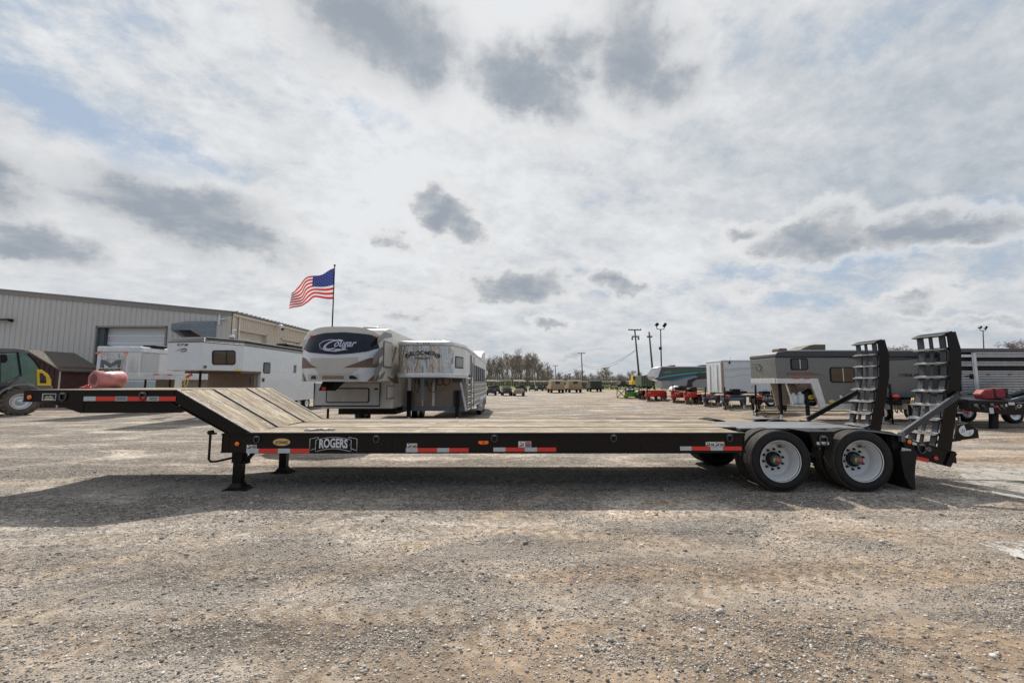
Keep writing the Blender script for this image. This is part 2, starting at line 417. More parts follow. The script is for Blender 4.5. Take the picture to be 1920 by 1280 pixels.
def copy_tree(src, loc=None, rz=None, label=None, group=None, scale=None):
    def rec(o, par):
        c = o.copy(); C.objects.link(c)
        if par: c.parent = par
        for ch in [q for q in ALLOBJ() if q.parent == o]: rec(ch, c)
        return c
    r = rec(src, None)
    if loc is not None: r.location = loc
    if rz is not None: r.rotation_euler = (0,0,rz)
    if scale is not None: r.scale = scale if isinstance(scale, tuple) else (scale,)*3
    return tag(r, label, None, group)
def ALLOBJ(): return list(C.objects)
def B(): return MB()

def streaky_chrome():
    t = NT(CHROME.node_tree); b = t.n['Principled BSDF']
    co = t.new('ShaderNodeTexCoord').outputs['Object']
    h = t.noise(t.mapping(co, (2.6, 2.6, .55)), 1.5, 4, .55, 1.4)
    h2 = t.voro(t.mapping(co, (1, 1, 1)), 7).outputs['Distance']
    bp = t.new('ShaderNodeBump'); bp.inputs['Strength'].default_value = 1.0; bp.inputs['Distance'].default_value = .22
    bp.inputs['Distance'].default_value = .13; t.set(bp.inputs['Height'], t.math('ADD', h, t.math('MULTIPLY', h2, .03))); t.l.new(bp.outputs[0], b.inputs['Normal'])
streaky_chrome()
# ---------------------------------------------------------------- ground
def ground_mat():
    m = bpy.data.materials.new('gravel_yard'); m.use_nodes = True
    t = NT(m.node_tree); b = t.n['Principled BSDF']
    P = t.new('ShaderNodeNewGeometry').outputs['Position']
    big = t.noise(t.mapping(P, (.55, 1, 1), rot=(0, 0, R(12))), .30, 5, .55, .6)
    mid = t.noise(t.mapping(P, (.5, 1, 1), rot=(0, 0, R(14))), 1.1, 6, .62, .8)
    fin = t.noise(P, 9, 6, .6)
    dirtf = t.math('ADD', t.math('MULTIPLY', big, .62), t.math('MULTIPLY', mid, .38))
    sp = t.new('ShaderNodeSeparateXYZ'); t.set(sp.inputs[0], P)
    # the yard is browner earth close by and paler, stonier farther out
    nearf = t.mapr(t.math('ADD', sp.outputs[1], t.math('MULTIPLY', sp.outputs[0], -.22)), 2.2, 6.2, .075, -.03, smooth=True)
    eastb = t.mapr(sp.outputs[0], 3, 7, 0, .06)
    df = t.mapr(t.math('ADD', t.math('ADD', dirtf, nearf), eastb), .455, .575, 0, 1, smooth=True)
    dust = t.mix(df, (.425, .372, .318), (.27, .20, .14))
    dust = t.vmath('SCALE', dust, t.mapr(t.noise(t.mapping(P, (.4, 1.3, 1), rot=(0, 0, R(16))), .55, 7, .68, .9), .3, .7, .60, 1.32))
    dust = t.mix(t.math('MULTIPLY', t.mapr(t.noise(t.mapping(P, (.6, 1.6, 1), rot=(0, 0, R(20))), 2.2, 8, .7, 1.2), .54, .70), .5), dust, (.17, .13, .095))
    dust = t.vmath('SCALE', dust, t.mapr(fin, .3, .7, .78, 1.16))
    # stones in two sizes
    v1 = t.voro(P, 52); v2 = t.voro(P, 105); v3 = t.voro(P, 19)
    def stones(v, r0, r1):
        sc = t.new('ShaderNodeSeparateColor'); t.set(sc.inputs[0], v.outputs['Color'])
        col = t.ramp(sc.outputs[0], [(0, (.07, .068, .068)), (.25, (.19, .18, .175)), (.5, (.32, .30, .28)), (.8, (.45, .42, .385)), (1, (.58, .55, .51))])
        return sc, col, t.mapr(v.outputs['Distance'], r0, r1, 1, 0)
    s1, c1, h1 = stones(v1, .25, .55); s2, c2, h2 = stones(v2, .25, .6)
    density = t.mapr(t.math('ADD', t.noise(t.mapping(P, (.5, 1, 1), rot=(0, 0, R(10))), .9, 5, .6, .5), t.math('MULTIPLY', t.math('SUBTRACT', .5, df), .10)), .40, .58, .06, 1.0)
    k1 = t.math('MULTIPLY', t.math('LESS_THAN', s1.outputs[1], density), h1)
    k2 = t.math('MULTIPLY', t.math('LESS_THAN', s2.outputs[1], density), h2)
    col = t.mix(k2, dust, c2); col = t.mix(k1, col, c1)
    gap = t.math('MULTIPLY', t.mapr(v1.outputs['Distance'], .42, .72), t.math('MULTIPLY', density, .85))
    col = t.mix(gap, col, (.10, .08, .06))
    v4 = t.voro(t.mapping(P, (.7, 1, 1)), 30); s4 = t.new('ShaderNodeSeparateColor'); t.set(s4.inputs[0], v4.outputs['Color'])
    pk = t.ramp(s4.outputs[0], [(0, (.38,.38,.40)), (.16, (.55,.54,.55)), (.24, (.95,.95,.95)), (.8, (1.08,1.08,1.08)), (1, (1.5,1.48,1.45))])
    col = t.mix(t.mapr(sp.outputs[1], 2.5, 5, .45, 1.0), col, t.vmath('MULTIPLY', col, pk))
    # broad wheel tracks swept by vehicles
    wv = t.noise(t.mapping(P, (.035, .9, 1), rot=(0, 0, R(9))), 1.3, 3, .5, .4)
    col = t.mix(t.math('MULTIPLY', t.mapr(wv, .45, .62, smooth=True), .32), col, (.45, .41, .36))
    wv2 = t.noise(t.mapping(P, (.03, .8, 1), rot=(0, 0, R(-7)), loc=(7, 3, 0)), 1.6, 4, .6, .3)
    far = t.mapr(sp.outputs[1], 9, 22)
    col = t.mix(t.math('MULTIPLY', t.mapr(wv2, .50, .66, smooth=True), t.mapr(far, 0, 1, .2, .65)), col, (.19, .145, .105))
    pt = t.noise(t.mapping(P, (.25, 1, 1), rot=(0, 0, R(4))), 1.2, 9, .74, 1.0)
    col = t.vmath('SCALE', col, t.mapr(t.math('MULTIPLY', t.math('SUBTRACT', pt, .5), t.mapr(far, 0, 1, .6, 1.6)), -.35, .35, .45, 1.5))
    sp1 = t.noise(P, 14, 8, .8); sp2 = t.noise(t.mapping(P, (.6, 1, 1)), 4.5, 9, .8)
    spk = t.math('ADD', t.mapr(sp1, .3, .7, -.42, .42), t.mapr(sp2, .3, .7, -.30, .30))
    col = t.vmath('SCALE', col, t.math('ADD', 1.0, t.math('MULTIPLY', spk, t.mapr(sp.outputs[1], 5, 12, .45, 1.0))))
    # tyre tracks: pairs of compacted bands with lug marks, swinging in from the west
    def track(cx, cy, rad, wid, seedv):
        dx = t.math('SUBTRACT', sp.outputs[0], cx); dy = t.math('SUBTRACT', sp.outputs[1], cy)
        rr_ = t.math('SQRT', t.math('ADD', t.math('MULTIPLY', dx, dx), t.math('MULTIPLY', dy, dy)))
        rr_ = t.math('ADD', rr_, t.math('MULTIPLY', t.math('SUBTRACT', mid, .5), .35))
        e = t.math('ABSOLUTE', t.math('SUBTRACT', rr_, rad))
        ang = t.math('MULTIPLY', t.math('ARCTAN2', dy, dx), rad*34)
        lug = t.math('SINE', t.math('ADD', ang, t.math('MULTIPLY', e, 26)))
        m_ = t.mapr(e, wid*.55, wid, 1, 0, smooth=True)
        brk = t.mapr(t.noise(P, 1.1+seedv, 4, .6), .40, .58, 0, 1, smooth=True)
        return t.math('MULTIPLY', t.math('MULTIPLY', m_, brk), t.mapr(sp.outputs[1], 6.5, 9, 1, 0)), lug
    tkh = None
    for (cx, cy, rad, wid) in ((-1.5, -9.0, 12.35, .16), (-1.5, -9.0, 14.1, .15), (6.5, -15.0, 19.2, .17), (6.5, -15.0, 21.0, .16), (-14, 16, 15.6, .16), (-14, 16, 17.3, .16)):
        m_, lug = track(cx, cy, rad, wid, .1)
        col = t.mix(t.math('MULTIPLY', m_, .62), col, t.mix(t.mapr(lug, -.6, .6), (.25, .185, .125), (.41, .34, .27)))
        k1 = t.math('MULTIPLY', k1, t.math('SUBTRACT', 1.0, t.math('MULTIPLY', m_, .8)))
        h_ = t.math('MULTIPLY', m_, t.math('ADD', -.012, t.math('MULTIPLY', lug, .005)))
        tkh = h_ if tkh is None else t.math('ADD', tkh, h_)
    col = t.vmath('SCALE', col, t.mapr(sp.outputs[1], 2.6, 5.5, 1.0, 1.18))
    # the grass starts beyond the yard
    edge = t.math('ADD', sp.outputs[1], t.math('MULTIPLY', t.math('SUBTRACT', t.noise(P, .05, 3), .5), 16))
    gr = t.mapr(edge, 92, 96)
    gcol = t.mix(t.noise(P, .25, 6, .7), (.075, .125, .02), (.13, .17, .035))
    col = t.mix(gr, col, gcol)
    t.set(b.inputs['Base Color'], col)
    t.set(b.inputs['Roughness'], .9); b.inputs['Specular IOR Level'].default_value = .25
    hh = t.math('ADD', t.math('ADD', t.math('MULTIPLY', k1, .013), t.math('MULTIPLY', k2, .006)), t.math('MULTIPLY', fin, .012))
    hh = t.math('ADD', t.math('ADD', hh, tkh), t.math('MULTIPLY', mid, .05))
    bp = t.new('ShaderNodeBump'); bp.inputs['Strength'].default_value = 1.0; bp.inputs['Distance'].default_value = 1.0
    t.set(bp.inputs['Height'], hh); t.l.new(bp.outputs[0], b.inputs['Normal'])
    return m
GM = ground_mat()
g = B()
xs = [-1500,-300,-80,-20,0,20,80,300,1500]; ys = [-300,-40,0,10,30,90,300,1500]
for i in range(len(xs)-1):
    for j in range(len(ys)-1): g.quad((xs[i],ys[j],0),(xs[i+1],ys[j],0),(xs[i+1],ys[j+1],0),(xs[i],ys[j+1],0))
tag(g.build('ground', GM), 'brown and grey gravel yard with wheel tracks', kind='structure')

# loose stones lying on the yard near the viewer
def loose_stones():
    rng = np.random.default_rng(11)
    ph = (1+5**.5)/2
    ico = np.array([(-1,ph,0),(1,ph,0),(-1,-ph,0),(1,-ph,0),(0,-1,ph),(0,1,ph),(0,-1,-ph),(0,1,-ph),(ph,0,-1),(ph,0,1),(-ph,0,-1),(-ph,0,1)])/math.hypot(1,ph)
    fc = np.array([(0,11,5),(0,5,1),(0,1,7),(0,7,10),(0,10,11),(1,5,9),(5,11,4),(11,10,2),(10,7,6),(7,1,8),(3,9,4),(3,4,2),(3,2,6),(3,6,8),(3,8,9),(4,9,5),(2,4,11),(6,2,10),(8,6,7),(9,8,1)])
    N = 92000
    y = 2.2+6.6*rng.random(N*4)**1.05
    x = (rng.random(N*4)*2-1)*(1.26*y+.3)
    def clump(x, y):
        return (np.sin(x*1.3+y*2.1+.7)+np.sin(x*2.7-y*1.9+2)+.8*np.sin(x*5.1+y*4.3)+.8*np.sin(y*7.7-x*3.3+1)+.6*np.sin(x*11+y*9))/4.2
    keep = rng.random(N*4) < np.clip(.44+.50*clump(x, y)+.06*x/4, .06, 1)
    x, y = x[keep][:N], y[keep][:N]; n = len(x)
    r = .0028+.0038*rng.random(n)**2.2+.0085*rng.random(n)**11
    big = rng.random(n) < .0012; r[big] = .015+.011*rng.random(big.sum())
    sc = np.stack([r*(.8+.7*rng.random(n)), r*(.8+.7*rng.random(n)), r*(.45+.4*rng.random(n))], 1)
    a = rng.random(n)*6.283; ca, sa = np.cos(a), np.sin(a)
    V = ico[None]*(1+.42*(rng.random((n,12,1))-.5))*sc[:,None,:]
    X = V[...,0]*ca[:,None]-V[...,1]*sa[:,None]+x[:,None]; Y = V[...,0]*sa[:,None]+V[...,1]*ca[:,None]+y[:,None]
    Z = V[...,2]+(sc[:,2]*.45)[:,None]
    co = np.stack([X,Y,Z],-1).reshape(-1,3)
    F = (fc[None]+(np.arange(n)*12)[:,None,None]).reshape(-1,3)
    me = bpy.data.meshes.new('gravel')
    me.vertices.add(len(co)); me.vertices.foreach_set('co', co.ravel().astype(np.float32))
    me.loops.add(F.size); me.loops.foreach_set('vertex_index', F.ravel().astype(np.int32))
    me.polygons.add(len(F)); me.polygons.foreach_set('loop_start', np.arange(0,F.size,3,dtype=np.int32)); me.polygons.foreach_set('loop_total', np.full(len(F),3,dtype=np.int32))
    me.update()
    ca_ = me.color_attributes.new('tone', 'FLOAT_COLOR', 'POINT')
    tone = rng.random(n); c = np.stack([tone, rng.random(n), rng.random(n), np.ones(n)],1)
    ca_.data.foreach_set('color', np.repeat(c,12,axis=0).ravel().astype(np.float32))
    m = bpy.data.materials.new('loose_stone'); m.use_nodes = True
    t = NT(m.node_tree); b = t.n['Principled BSDF']
    at = t.new('ShaderNodeAttribute', attribute_name='tone'); s = t.new('ShaderNodeSeparateColor'); t.set(s.inputs[0], at.outputs['Color'])
    col = t.ramp(s.outputs[0], [(0,(.07,.07,.075)),(.25,(.20,.195,.19)),(.5,(.38,.36,.335)),(.8,(.56,.53,.49)),(1,(.74,.71,.66))])
    col = t.mix(t.math('MULTIPLY', s.outputs[1], .45), col, (.36,.27,.19))
    t.set(b.inputs['Base Color'], col); b.inputs['Roughness'].default_value = .85
    me.materials.append(m)
    o = bpy.data.objects.new('gravel', me); C.objects.link(o)
    tag(o, 'loose grey and tan stones scattered over the yard', kind='stuff')
loose_stones()
# worn concrete showing through the gravel at the east side
def slab(poly, z, nm='concrete_slab', m=CONCRETE):
    t = NT(m.node_tree)
    if not m.get('worn'):
        m['worn'] = 1; P = t.new('ShaderNodeNewGeometry').outputs['Position']
        a = t.math('ADD', t.math('MULTIPLY', t.noise(P, 1.6, 6, .7), .55), t.math('MULTIPLY', t.noise(P, 11, 6, .75), .45))
        cr_ = t.voro(t.vmath('ADD', P, t.vmath('SCALE', t.noise(P, 2, 4, .6, out=1), .5)), .9, 'DISTANCE_TO_EDGE').outputs['Distance']
        al = t.math('MULTIPLY', t.mapr(a, .43, .49), t.mapr(cr_, .006, .02)); t.set(t.n['Principled BSDF'].inputs['Alpha'], al)
    q = B(); q.prismZ(poly, -.05, z); o = q.build(nm, m); tag(o, 'pale worn concrete showing through the gravel', kind='structure')
def jag(poly, k=4, a=.05, seed=1):
    rr = random.Random(seed); out = []
    for i in range(len(poly)):
        p, q = poly[i], poly[(i+1) % len(poly)]
        for j in range(k*3):
            f = j/(k*3); out.append((p[0]+(q[0]-p[0])*f+rr.uniform(-a,a), p[1]+(q[1]-p[1])*f+rr.uniform(-a,a)*.8))
    return out
slab(jag([onG(1838,1019), onG(1990,1010), onG(1990,1075), onG(1925,1052), onG(1880,1034)], 4, .035, 3), .004, m=mat('pale_concrete_patch', (.50, .475, .44), .85, var=.15, vs_=5, bump=.4))
slab(jag([onG(1790,884), onG(2100,860), onG(2200,905), onG(2050,960), onG(1925,942), onG(1840,915)], 5, .10, 5), .004)

# ---------------------------------------------------------------- the low bed trailer
YN, YF = 6.72, 9.31
LB = thing('lowbed_trailer', 'long black equipment trailer with weathered wood deck, raised gooseneck and upright rear ramps', 'trailer', (0, 8.0, 0))
def part(nm, mb, m, par=LB, **k): return mb.build(nm, m, par, **k)
ZT, ZB = .893, .597                      # side beam top and bottom
XF, XR = onY(415,830,YN)[0], onY(1397,830,YN)[0]
XB0, XB1 = -5.26, -4.07                  # slope top and bottom
ZG = 1.556; XG = onY(43,744,YN)[0]
# main side beams: web, top flange and bottom flange
for y0, sgn in ((YN, 1), (YF, -1)):
    q = B()
    q.box(XF, XR, *sorted((y0+.012*sgn, y0+.05*sgn)), ZB+.012, ZT-.02)
    q.box(XF-.005, XR+.012, *sorted((y0-.006*sgn, y0+.11*sgn)), ZB, ZB+.02)
    q.box(XF-.005, XR+.012, *sorted((y0-.004*sgn, y0+.11*sgn)), ZT-.03, ZT)
    q.box(XF, XF+.02, *sorted((y0+.003*sgn, y0+.2*sgn)), ZB+.02, ZT-.03)
    q.box(XR-.02, XR, *sorted((y0+.001*sgn, y0+.35*sgn)), ZB+.02, ZT-.03)
    q.box(XF+.10, XF+.115, *sorted((y0+.006*sgn, y0+.02*sgn)), ZB+.02, ZT-.03)
    part('side_beam', q, BLACK, bevel=.004)
for px in (1201, 1296, 735, 1010):
    x_ = onY(px, 830, YN)[0]; q = B(); q.tube([(x_, YN+.012, ZB+.022), (x_, YN+.010, ZB+.15), (x_, YN+.012, ZT-.032)], .004, 5); part('weld_bead', q, BLACKM)
q = B(); q.tube([(XF+.3, YN+.16, ZB+.03)]+[(XF+.3+i*.5, YN+.15+.01*(i % 2), ZB+.005-.02*math.sin(i*1.3)**2) for i in range(1, 16)], .012, 6); part('wiring_loom', q, BLACKM)
# inner I-beams and crossmembers
q = B()
for y in (7.45, 8.52):
    q.box(XF+.05, 6.1, y, y+.02, .50, ZT-.05); q.box(XF+.05, 6.1, y-.07, y+.09, .48, .50); q.box(XF+.05, 6.1, y-.07, y+.09, ZT-.07, ZT-.05)
part('main_rail', q, BLACKM)
for i in range(21):
    x = XF+.15+i*(XR-XF-.3)/20
    q = B(); q.box(x-.03, x+.03, YN+.06, YF-.06, ZT-.15, ZT-.075); part('crossmember', q, BLACKM)
# deck boards, main level
GAPS = [(6.80, 7.53), (7.60, 8.43), (8.50, 9.23)]
TH = .035
rb = random.Random(3)
def boards_flat(x0, x1, z, rows, joints, xe=0.0):
    for (a, b) in rows:
        n = max(2, round((b-a)/.245)); w = (b-a)/n
        for k in range(n):
            ya, yb = a+k*w, a+(k+1)*w
            js = [x0]+[j+rb.choice((-.35, 0, .3)) for j in joints]+[x1]
            for i in range(len(js)-1):
                q = B(); dz = rb.uniform(-.003, .004); g_ = .004+rb.random()*.003
                q.box(js[i]+.003, js[i+1]-.003, ya+g_, yb-g_, z-TH, z+dz)
                part('deck_board', q, WOOD, bevel=.004, seg=1)
boards_flat(XB1-.05, 3.60, ZT+.006, GAPS[:1], (-1.1, 1.9)); boards_flat(XB1-.05, 3.88, ZT+.006, GAPS[1:2], (-1.1, 1.9)); boards_flat(XB1-.05, 4.05, ZT+.006, GAPS[2:], (-1.1, 1.9))
for y0, y1 in ((7.535, 7.595), (8.435, 8.495)):
    q = B(); q.box(XB1, 3.9, y0, y1, ZT-.03, ZT-.006); part('deck_channel', q, BLACKM)
    q = B(); q.box(XB1, 3.9, y0+.004, y0+.016, ZT-.006, ZT+.014); part('steel_strip', q, STEEL)
for y0, y1 in ((YN-.004, 6.795), (9.235, YF)):
    q = B(); q.box(XB1-.05, XR+.01, y0, y1, ZT+.001, ZT+.012); part('rub_rail', q, FLANGE if y0 < 8 else BLACKM, bevel=.003)
# slope boards
sl = Vector((XB1-XB0, 0, ZT-ZG)).normalized(); nrm = Vector((-sl.z, 0, sl.x))
L = math.hypot(XB1-XB0, ZT-ZG)
rows_s = [(6.78, 7.50), (7.58, 8.46), (8.54, 9.25)]
bolts = B()
for (a, b) in rows_s:
    n = 3; w = (b-a)/n
    for k in range(n):
        ya, yb = a+k*w+.004, a+(k+1)*w-.004; q = B()
        e0 = rb.uniform(-.01,.02); e1 = rb.uniform(-.01,.03); zz = rb.uniform(0,.005)
        P0 = Vector((XB0,0,ZG))+sl*e0+nrm*(.006+zz); P1 = Vector((XB1,0,ZT))-sl*e1+nrm*(.006+zz)
        q.prismY([(P0.x,P0.z),(P1.x,P1.z),((P1-nrm*TH).x,(P1-nrm*TH).z),((P0-nrm*TH).x,(P0-nrm*TH).z)], ya, yb)
        part('slope_board', q, WOOD, bevel=.004, seg=1)
        for f in (.06, .30, .36, .62, .68, .93):
            for dy in (.28, .72):
                c_ = Vector((XB0,0,ZG))+sl*(L*f)+nrm*(.006+zz); c_.y = ya+(yb-ya)*dy
                bolts.cyl(c_, c_+nrm*.002, .013, 6)
part('bolt_heads', bolts, BLACKM)['kind'] = 'stuff'
for y0, y1 in ((7.485, 7.595), (8.445, 8.555)):
    q = B(); A = Vector((XB0,0,ZG))-nrm*.03; D = Vector((XB1,0,ZT))-nrm*.03
    q.prismY([(A.x,A.z),(D.x,D.z),((D+nrm*.012).x,(D+nrm*.012).z),((A+nrm*.012).x,(A+nrm*.012).z)], y0, y1); part('slope_channel', q, BLACKM)
    q = B(); A = Vector((XB0,0,ZG))+nrm*.0; D = Vector((XB1,0,ZT))
    q.prismY([(A.x,A.z),(D.x,D.z),((D+nrm*.016).x,(D+nrm*.016).z),((A+nrm*.016).x,(A+nrm*.016).z)], y1-.035, y1-.022); part('slope_strip', q, mat('blue_grey_strip', (.13, .15, .17), .6))
# slope side beams
for ya, yb in ((YN, YN+.05), (YF-.05, YF)):
    q = B()
    q.prismY([(XB0, ZG-.005), (XB1, ZT), (XB1-.33, ZT), (XB0-.06, ZG-.17)], ya+.008, yb)
    part('slope_beam', q, BLACK, bevel=.003)
    q = B(); h = nrm*.014
    q.prismY([(XB0,ZG-.003),(XB1+.02,ZT-.003),(XB1+h.x+.02,ZT+h.z),(XB0+h.x,ZG+h.z)], ya-.004, yb+.02)
    part('slope_flange', q, FLANGE, bevel=.003)
    q = B(); q.prismY([(XB0-.06,ZG-.185),(XB1-.33,ZT-.005),(XB1-.36,ZT-.005),(XB0-.08,ZG-.195)], ya-.004, yb+.03); part('slope_flange', q, BLACK)
for y in (7.3, 8.6):
    q = B(); q.prismY([(XB0-.2, ZG-.12), (XB1-.1, ZT-.1), (XF+.05, .62), (XF-.02, .80), (XB0-.02, 1.205), (XB0-.2, 1.205)], y, y+.10)
    part('gooseneck_web', q, BLACKM)
# gooseneck
for ya, yb in ((YN, YN+.06), (YF-.06, YF)):
    q = B(); q.box(XG, XB0-.03, ya+.006, yb, ZG-.165, ZG-.012); q.box(XG-.01, XB0+.005, ya-.004, yb+.05, ZG-.018, ZG+.002); q.box(XG-.01, XB0-.05, ya-.004, yb+.05, ZG-.18, ZG-.165)
    part('gooseneck_rail', q, BLACK, bevel=.004)
q = B(); q.box(XG, XG+.04, YN+.062, YF-.062, ZG-.165, ZG-.002); part('gooseneck_nose', q, BLACK, bevel=.004)
q = B(); q.prismY([(XG+.26, ZG-.18), (XG+.82, ZG-.36), (XB0+.02, ZG-.355), (XB0+.12, ZG-.25), (XB0-.05, ZG-.181)], YN+.10, YN+.16); part('neck_side_plate', q, BLACK, bevel=.003)
q = B(); q.prismY([(XG+.26, ZG-.18), (XG+.82, ZG-.36), (XB0+.02, ZG-.355), (XB0+.12, ZG-.25), (XB0-.05, ZG-.181)], YF-.16, YF-.10); part('neck_side_plate', q, BLACKM)
q = B(); q.box(XG+.9, XB0, YN+.17, YF-.17, ZG-.34, ZG-.30); part('neck_belly', q, BLACKM)
q = B(); q.box(XG+.045, XB0-.01, YN+.08, YF-.08, ZG-.03, ZG-.008); part('neck_pan', q, BLACKM)
for (a, b) in [(6.80, 7.50), (7.58, 8.46), (8.54, 9.23)]:
    for k in range(3):
        w = (b-a)/3; q = B(); q.box(XG+.05, XB0-.01, a+k*w+.004, a+(k+1)*w-.004, ZG-.006, ZG+.008+rb.uniform(-.002,.003)); part('neck_board', q, WOOD, bevel=.003, seg=1)
q = B(); q.box(XG+.86, XG+.866, YN+.094, YN+.10, ZG-.35, ZG-.185); part('weld_seam', q, BLACKM)
# reflective tape, every segment its own strip
def tape(segs, pyt, pyb, y=YN+.004, m=None, kind='reflective_tape'):
    for a, b, c_ in segs:
        x0, zt = onY(a, pyt, y); x1, zb = onY(b, pyb, y)
        q = B(); q.box(x0, x1-.001, y, y+.003, zb, zt); part(kind, q, REDTAPE if c_ == 'r' else WHITETAPE)
tape([(462,485,'w'),(485,521,'r'),(521,544,'w'),(544,580,'r')], 840.5, 849.2, YN-.010)
tape([(761,783,'w'),(783,820,'r'),(820,842,'w'),(842,879,'r')], 839.5, 847.2, YN-.010)
tape([(925,948,'w'),(948,984,'r'),(984,1007,'w'),(1007,1043,'r')], 838.5, 846.2, YN-.010)
tape([(1275,1297,'w'),(1297,1332,'r'),(1332,1356,'w'),(1356,1391,'r')], 836.5, 844.2, YN-.010)
tape([(157,180,'w'),(180,216,'r'),(216,239,'w'),(239,275,'r'),(275,298,'w'),(298,329,'r')], 743, 751.5, YN-.002)
q = B()
for i in range(8):
    x, z = onY(219+i*2.4, 747, YN-.004); q.text('S', .045, (x,YN-.004,z), depth=.001)
for i in range(6):
    x, z = onY(281+i*2.6, 747, YN-.004); q.text('S', .045, (x,YN-.004,z), depth=.001)
part('tape_print', q, INK)['kind'] = 'stuff'
def plate(px0, py0, px1, py1, y, nm, m, th=.003):
    x0, zt = onY(px0, py0, y); x1, zb = onY(px1, py1, y); q = B(); q.box(x0, x1, y-th, y, zb, zt); return part(nm, q, m)
def on_plate(par, px0, py0, px1, py1, y, nm, m, th=.002):
    x0, zt = onY(px0, py0, y); x1, zb = onY(px1, py1, y); q = B(); q.box(x0, x1, y-th, y, zb, zt); return q.build(nm, m, par)
YS = YN+.010
def warn(px0, py0, px1, py1, cols):
    s = plate(px0, py0, px1, py1, YS, 'warning_label', STICKER)
    n = len(cols); w = (px1-px0)/n
    for i, c_ in enumerate(cols):
        a = px0+i*w+.9; b = a+w-1.8
        if c_ == 'i':
            x, z = onY((a+b)/2, (py0+py1)/2, YS-.0035); q = B()
            q.sphere((x-.008, YS-.0035, z+.018), .011, 8, 5, (1,.12,1)); q.bar((x-.03,YS-.004,z-.03),(x+.025,YS-.004,z-.002),.001,.016,(0,0,1)); q.bar((x+.02,YS-.004,z-.025),(x+.028,YS-.004,z+.02),.001,.010,(1,0,0))
            q.build('pictogram', INK, s)
        else:
            on_plate(s, a, py0+.8, b, py0+(py1-py0)*.34, YS-.0035, 'label_header', REDTAPE if c_ == 'r' else YELLOWS)
            on_plate(s, a, py0+(py1-py0)*.4, b, py1-.8, YS-.0035, 'label_text_block', GREYDECAL)
warn(463, 833.5, 481, 840.3, ['i', 'r']); warn(763, 831, 782, 839.2, ['i', 'y']); warn(972, 827, 996, 838.2, ['i', 'r']); warn(1323, 828, 1358, 836.3, ['i', 'y', 'i', 'y'])
# mountain badge on the neck
s = plate(80, 737.5, 104.5, 750.5, YN+.004, 'neck_badge', STICKER); on_plate(s, 81.3, 738.6, 103.2, 749.4, YN-.0005, 'badge_field', INK)
x, z = onY(92, 745, YN-.004); q = B()
q.add([(x-.075,YN-.004,z-.005),(x-.04,YN-.004,z+.03),(x-.015,YN-.004,z+.008),(x+.02,YN-.004,z+.035),(x+.075,YN-.004,z-.005)], [(0,4,3,2,1)]); q.build('badge_mountains', mat('badge_yellow', (.45,.45,.2), .5), s)
q = B(); q.box(x-.07, x+.07, YN-.004, YN-.002, z-.030, z-.016); q.build('badge_strip', WHITEPRINT, s)
# oval dealer badge
def oval(cx, cy, rx, ry, y, m, nm, par, n=36):
    X, Z = onY(cx, cy, y); k = 800/(y*CP-.06)
    q = B(); q.add([(X+rx/k*math.cos(2*math.pi*i/n), y, Z+ry/k*math.sin(2*math.pi*i/n)) for i in range(n)], [tuple(range(n))])
    return q.build(nm, m, par)
s = oval(528, 828.5, 17, 7.6, YS-.001, PURPLE, 'dealer_badge', LB); oval(528, 828.5, 15.6, 6.3, YS-.003, YELLOWS, 'badge_face', s)
X, Z = onY(528, 828.8, YS-.004); q = B(); q.text('LEONARD', .052, (X, YS-.004, Z), bold=.03, width=.205); q.bar((X-.004,YS-.004,Z+.045),(X+.006,YS-.004,Z+.028),.001,.01,(1,0,0)); q.build('badge_lettering', PURPLE, s)
# maker's name in a ribbon banner
X, Z = onY(625, 833, YS-.004)
q = B(); hw = .246
q.text('ROGERS', .135, (X, YS-.004, Z+.006), bold=.035, width=.44, warp=lambda x, y: (x, y*(1+.10*(1-(x/hw)**2))+.018*(1-(x/hw)**2)))
q.torus((X+.255, YS-.004, Z+.0), .006, .0015, n=10, m=4)
nm_ = part('maker_lettering', q, WHITEPRINT)
q = B()
def line(pts, w=.008):
    for i in range(len(pts)-1): q.bar((X+pts[i][0],YS-.004,Z+pts[i][1]),(X+pts[i+1][0],YS-.004,Z+pts[i+1][1]), .002, w, (0,1,0.001)) if False else q.cyl((X+pts[i][0],YS-.003,Z+pts[i][1]),(X+pts[i+1][0],YS-.003,Z+pts[i+1][1]), w/2, 5)
arc = lambda z0, b, s0=-1., s1=1., n=12: [(.275*(s0+(s1-s0)*i/n), z0+b*(1-(s0+(s1-s0)*i/n)**2)) for i in range(n+1)]
top = arc(.068, .042); bot = arc(-.112, .048)
line(top); line(bot); line([top[0], bot[0]]); line([top[-1], bot[-1]])
for s_ in (-1, 1):
    line([(s_*.275, .045), (s_*.365, .075), (s_*.365, -.09), (s_*.30, -.06)] if False else [(s_*.235, .088), (s_*.235, .112), (s_*.365, .085), (s_*.365, -.095), (s_*.278, -.060)])
part('banner_outline', q, WHITEPRINT)
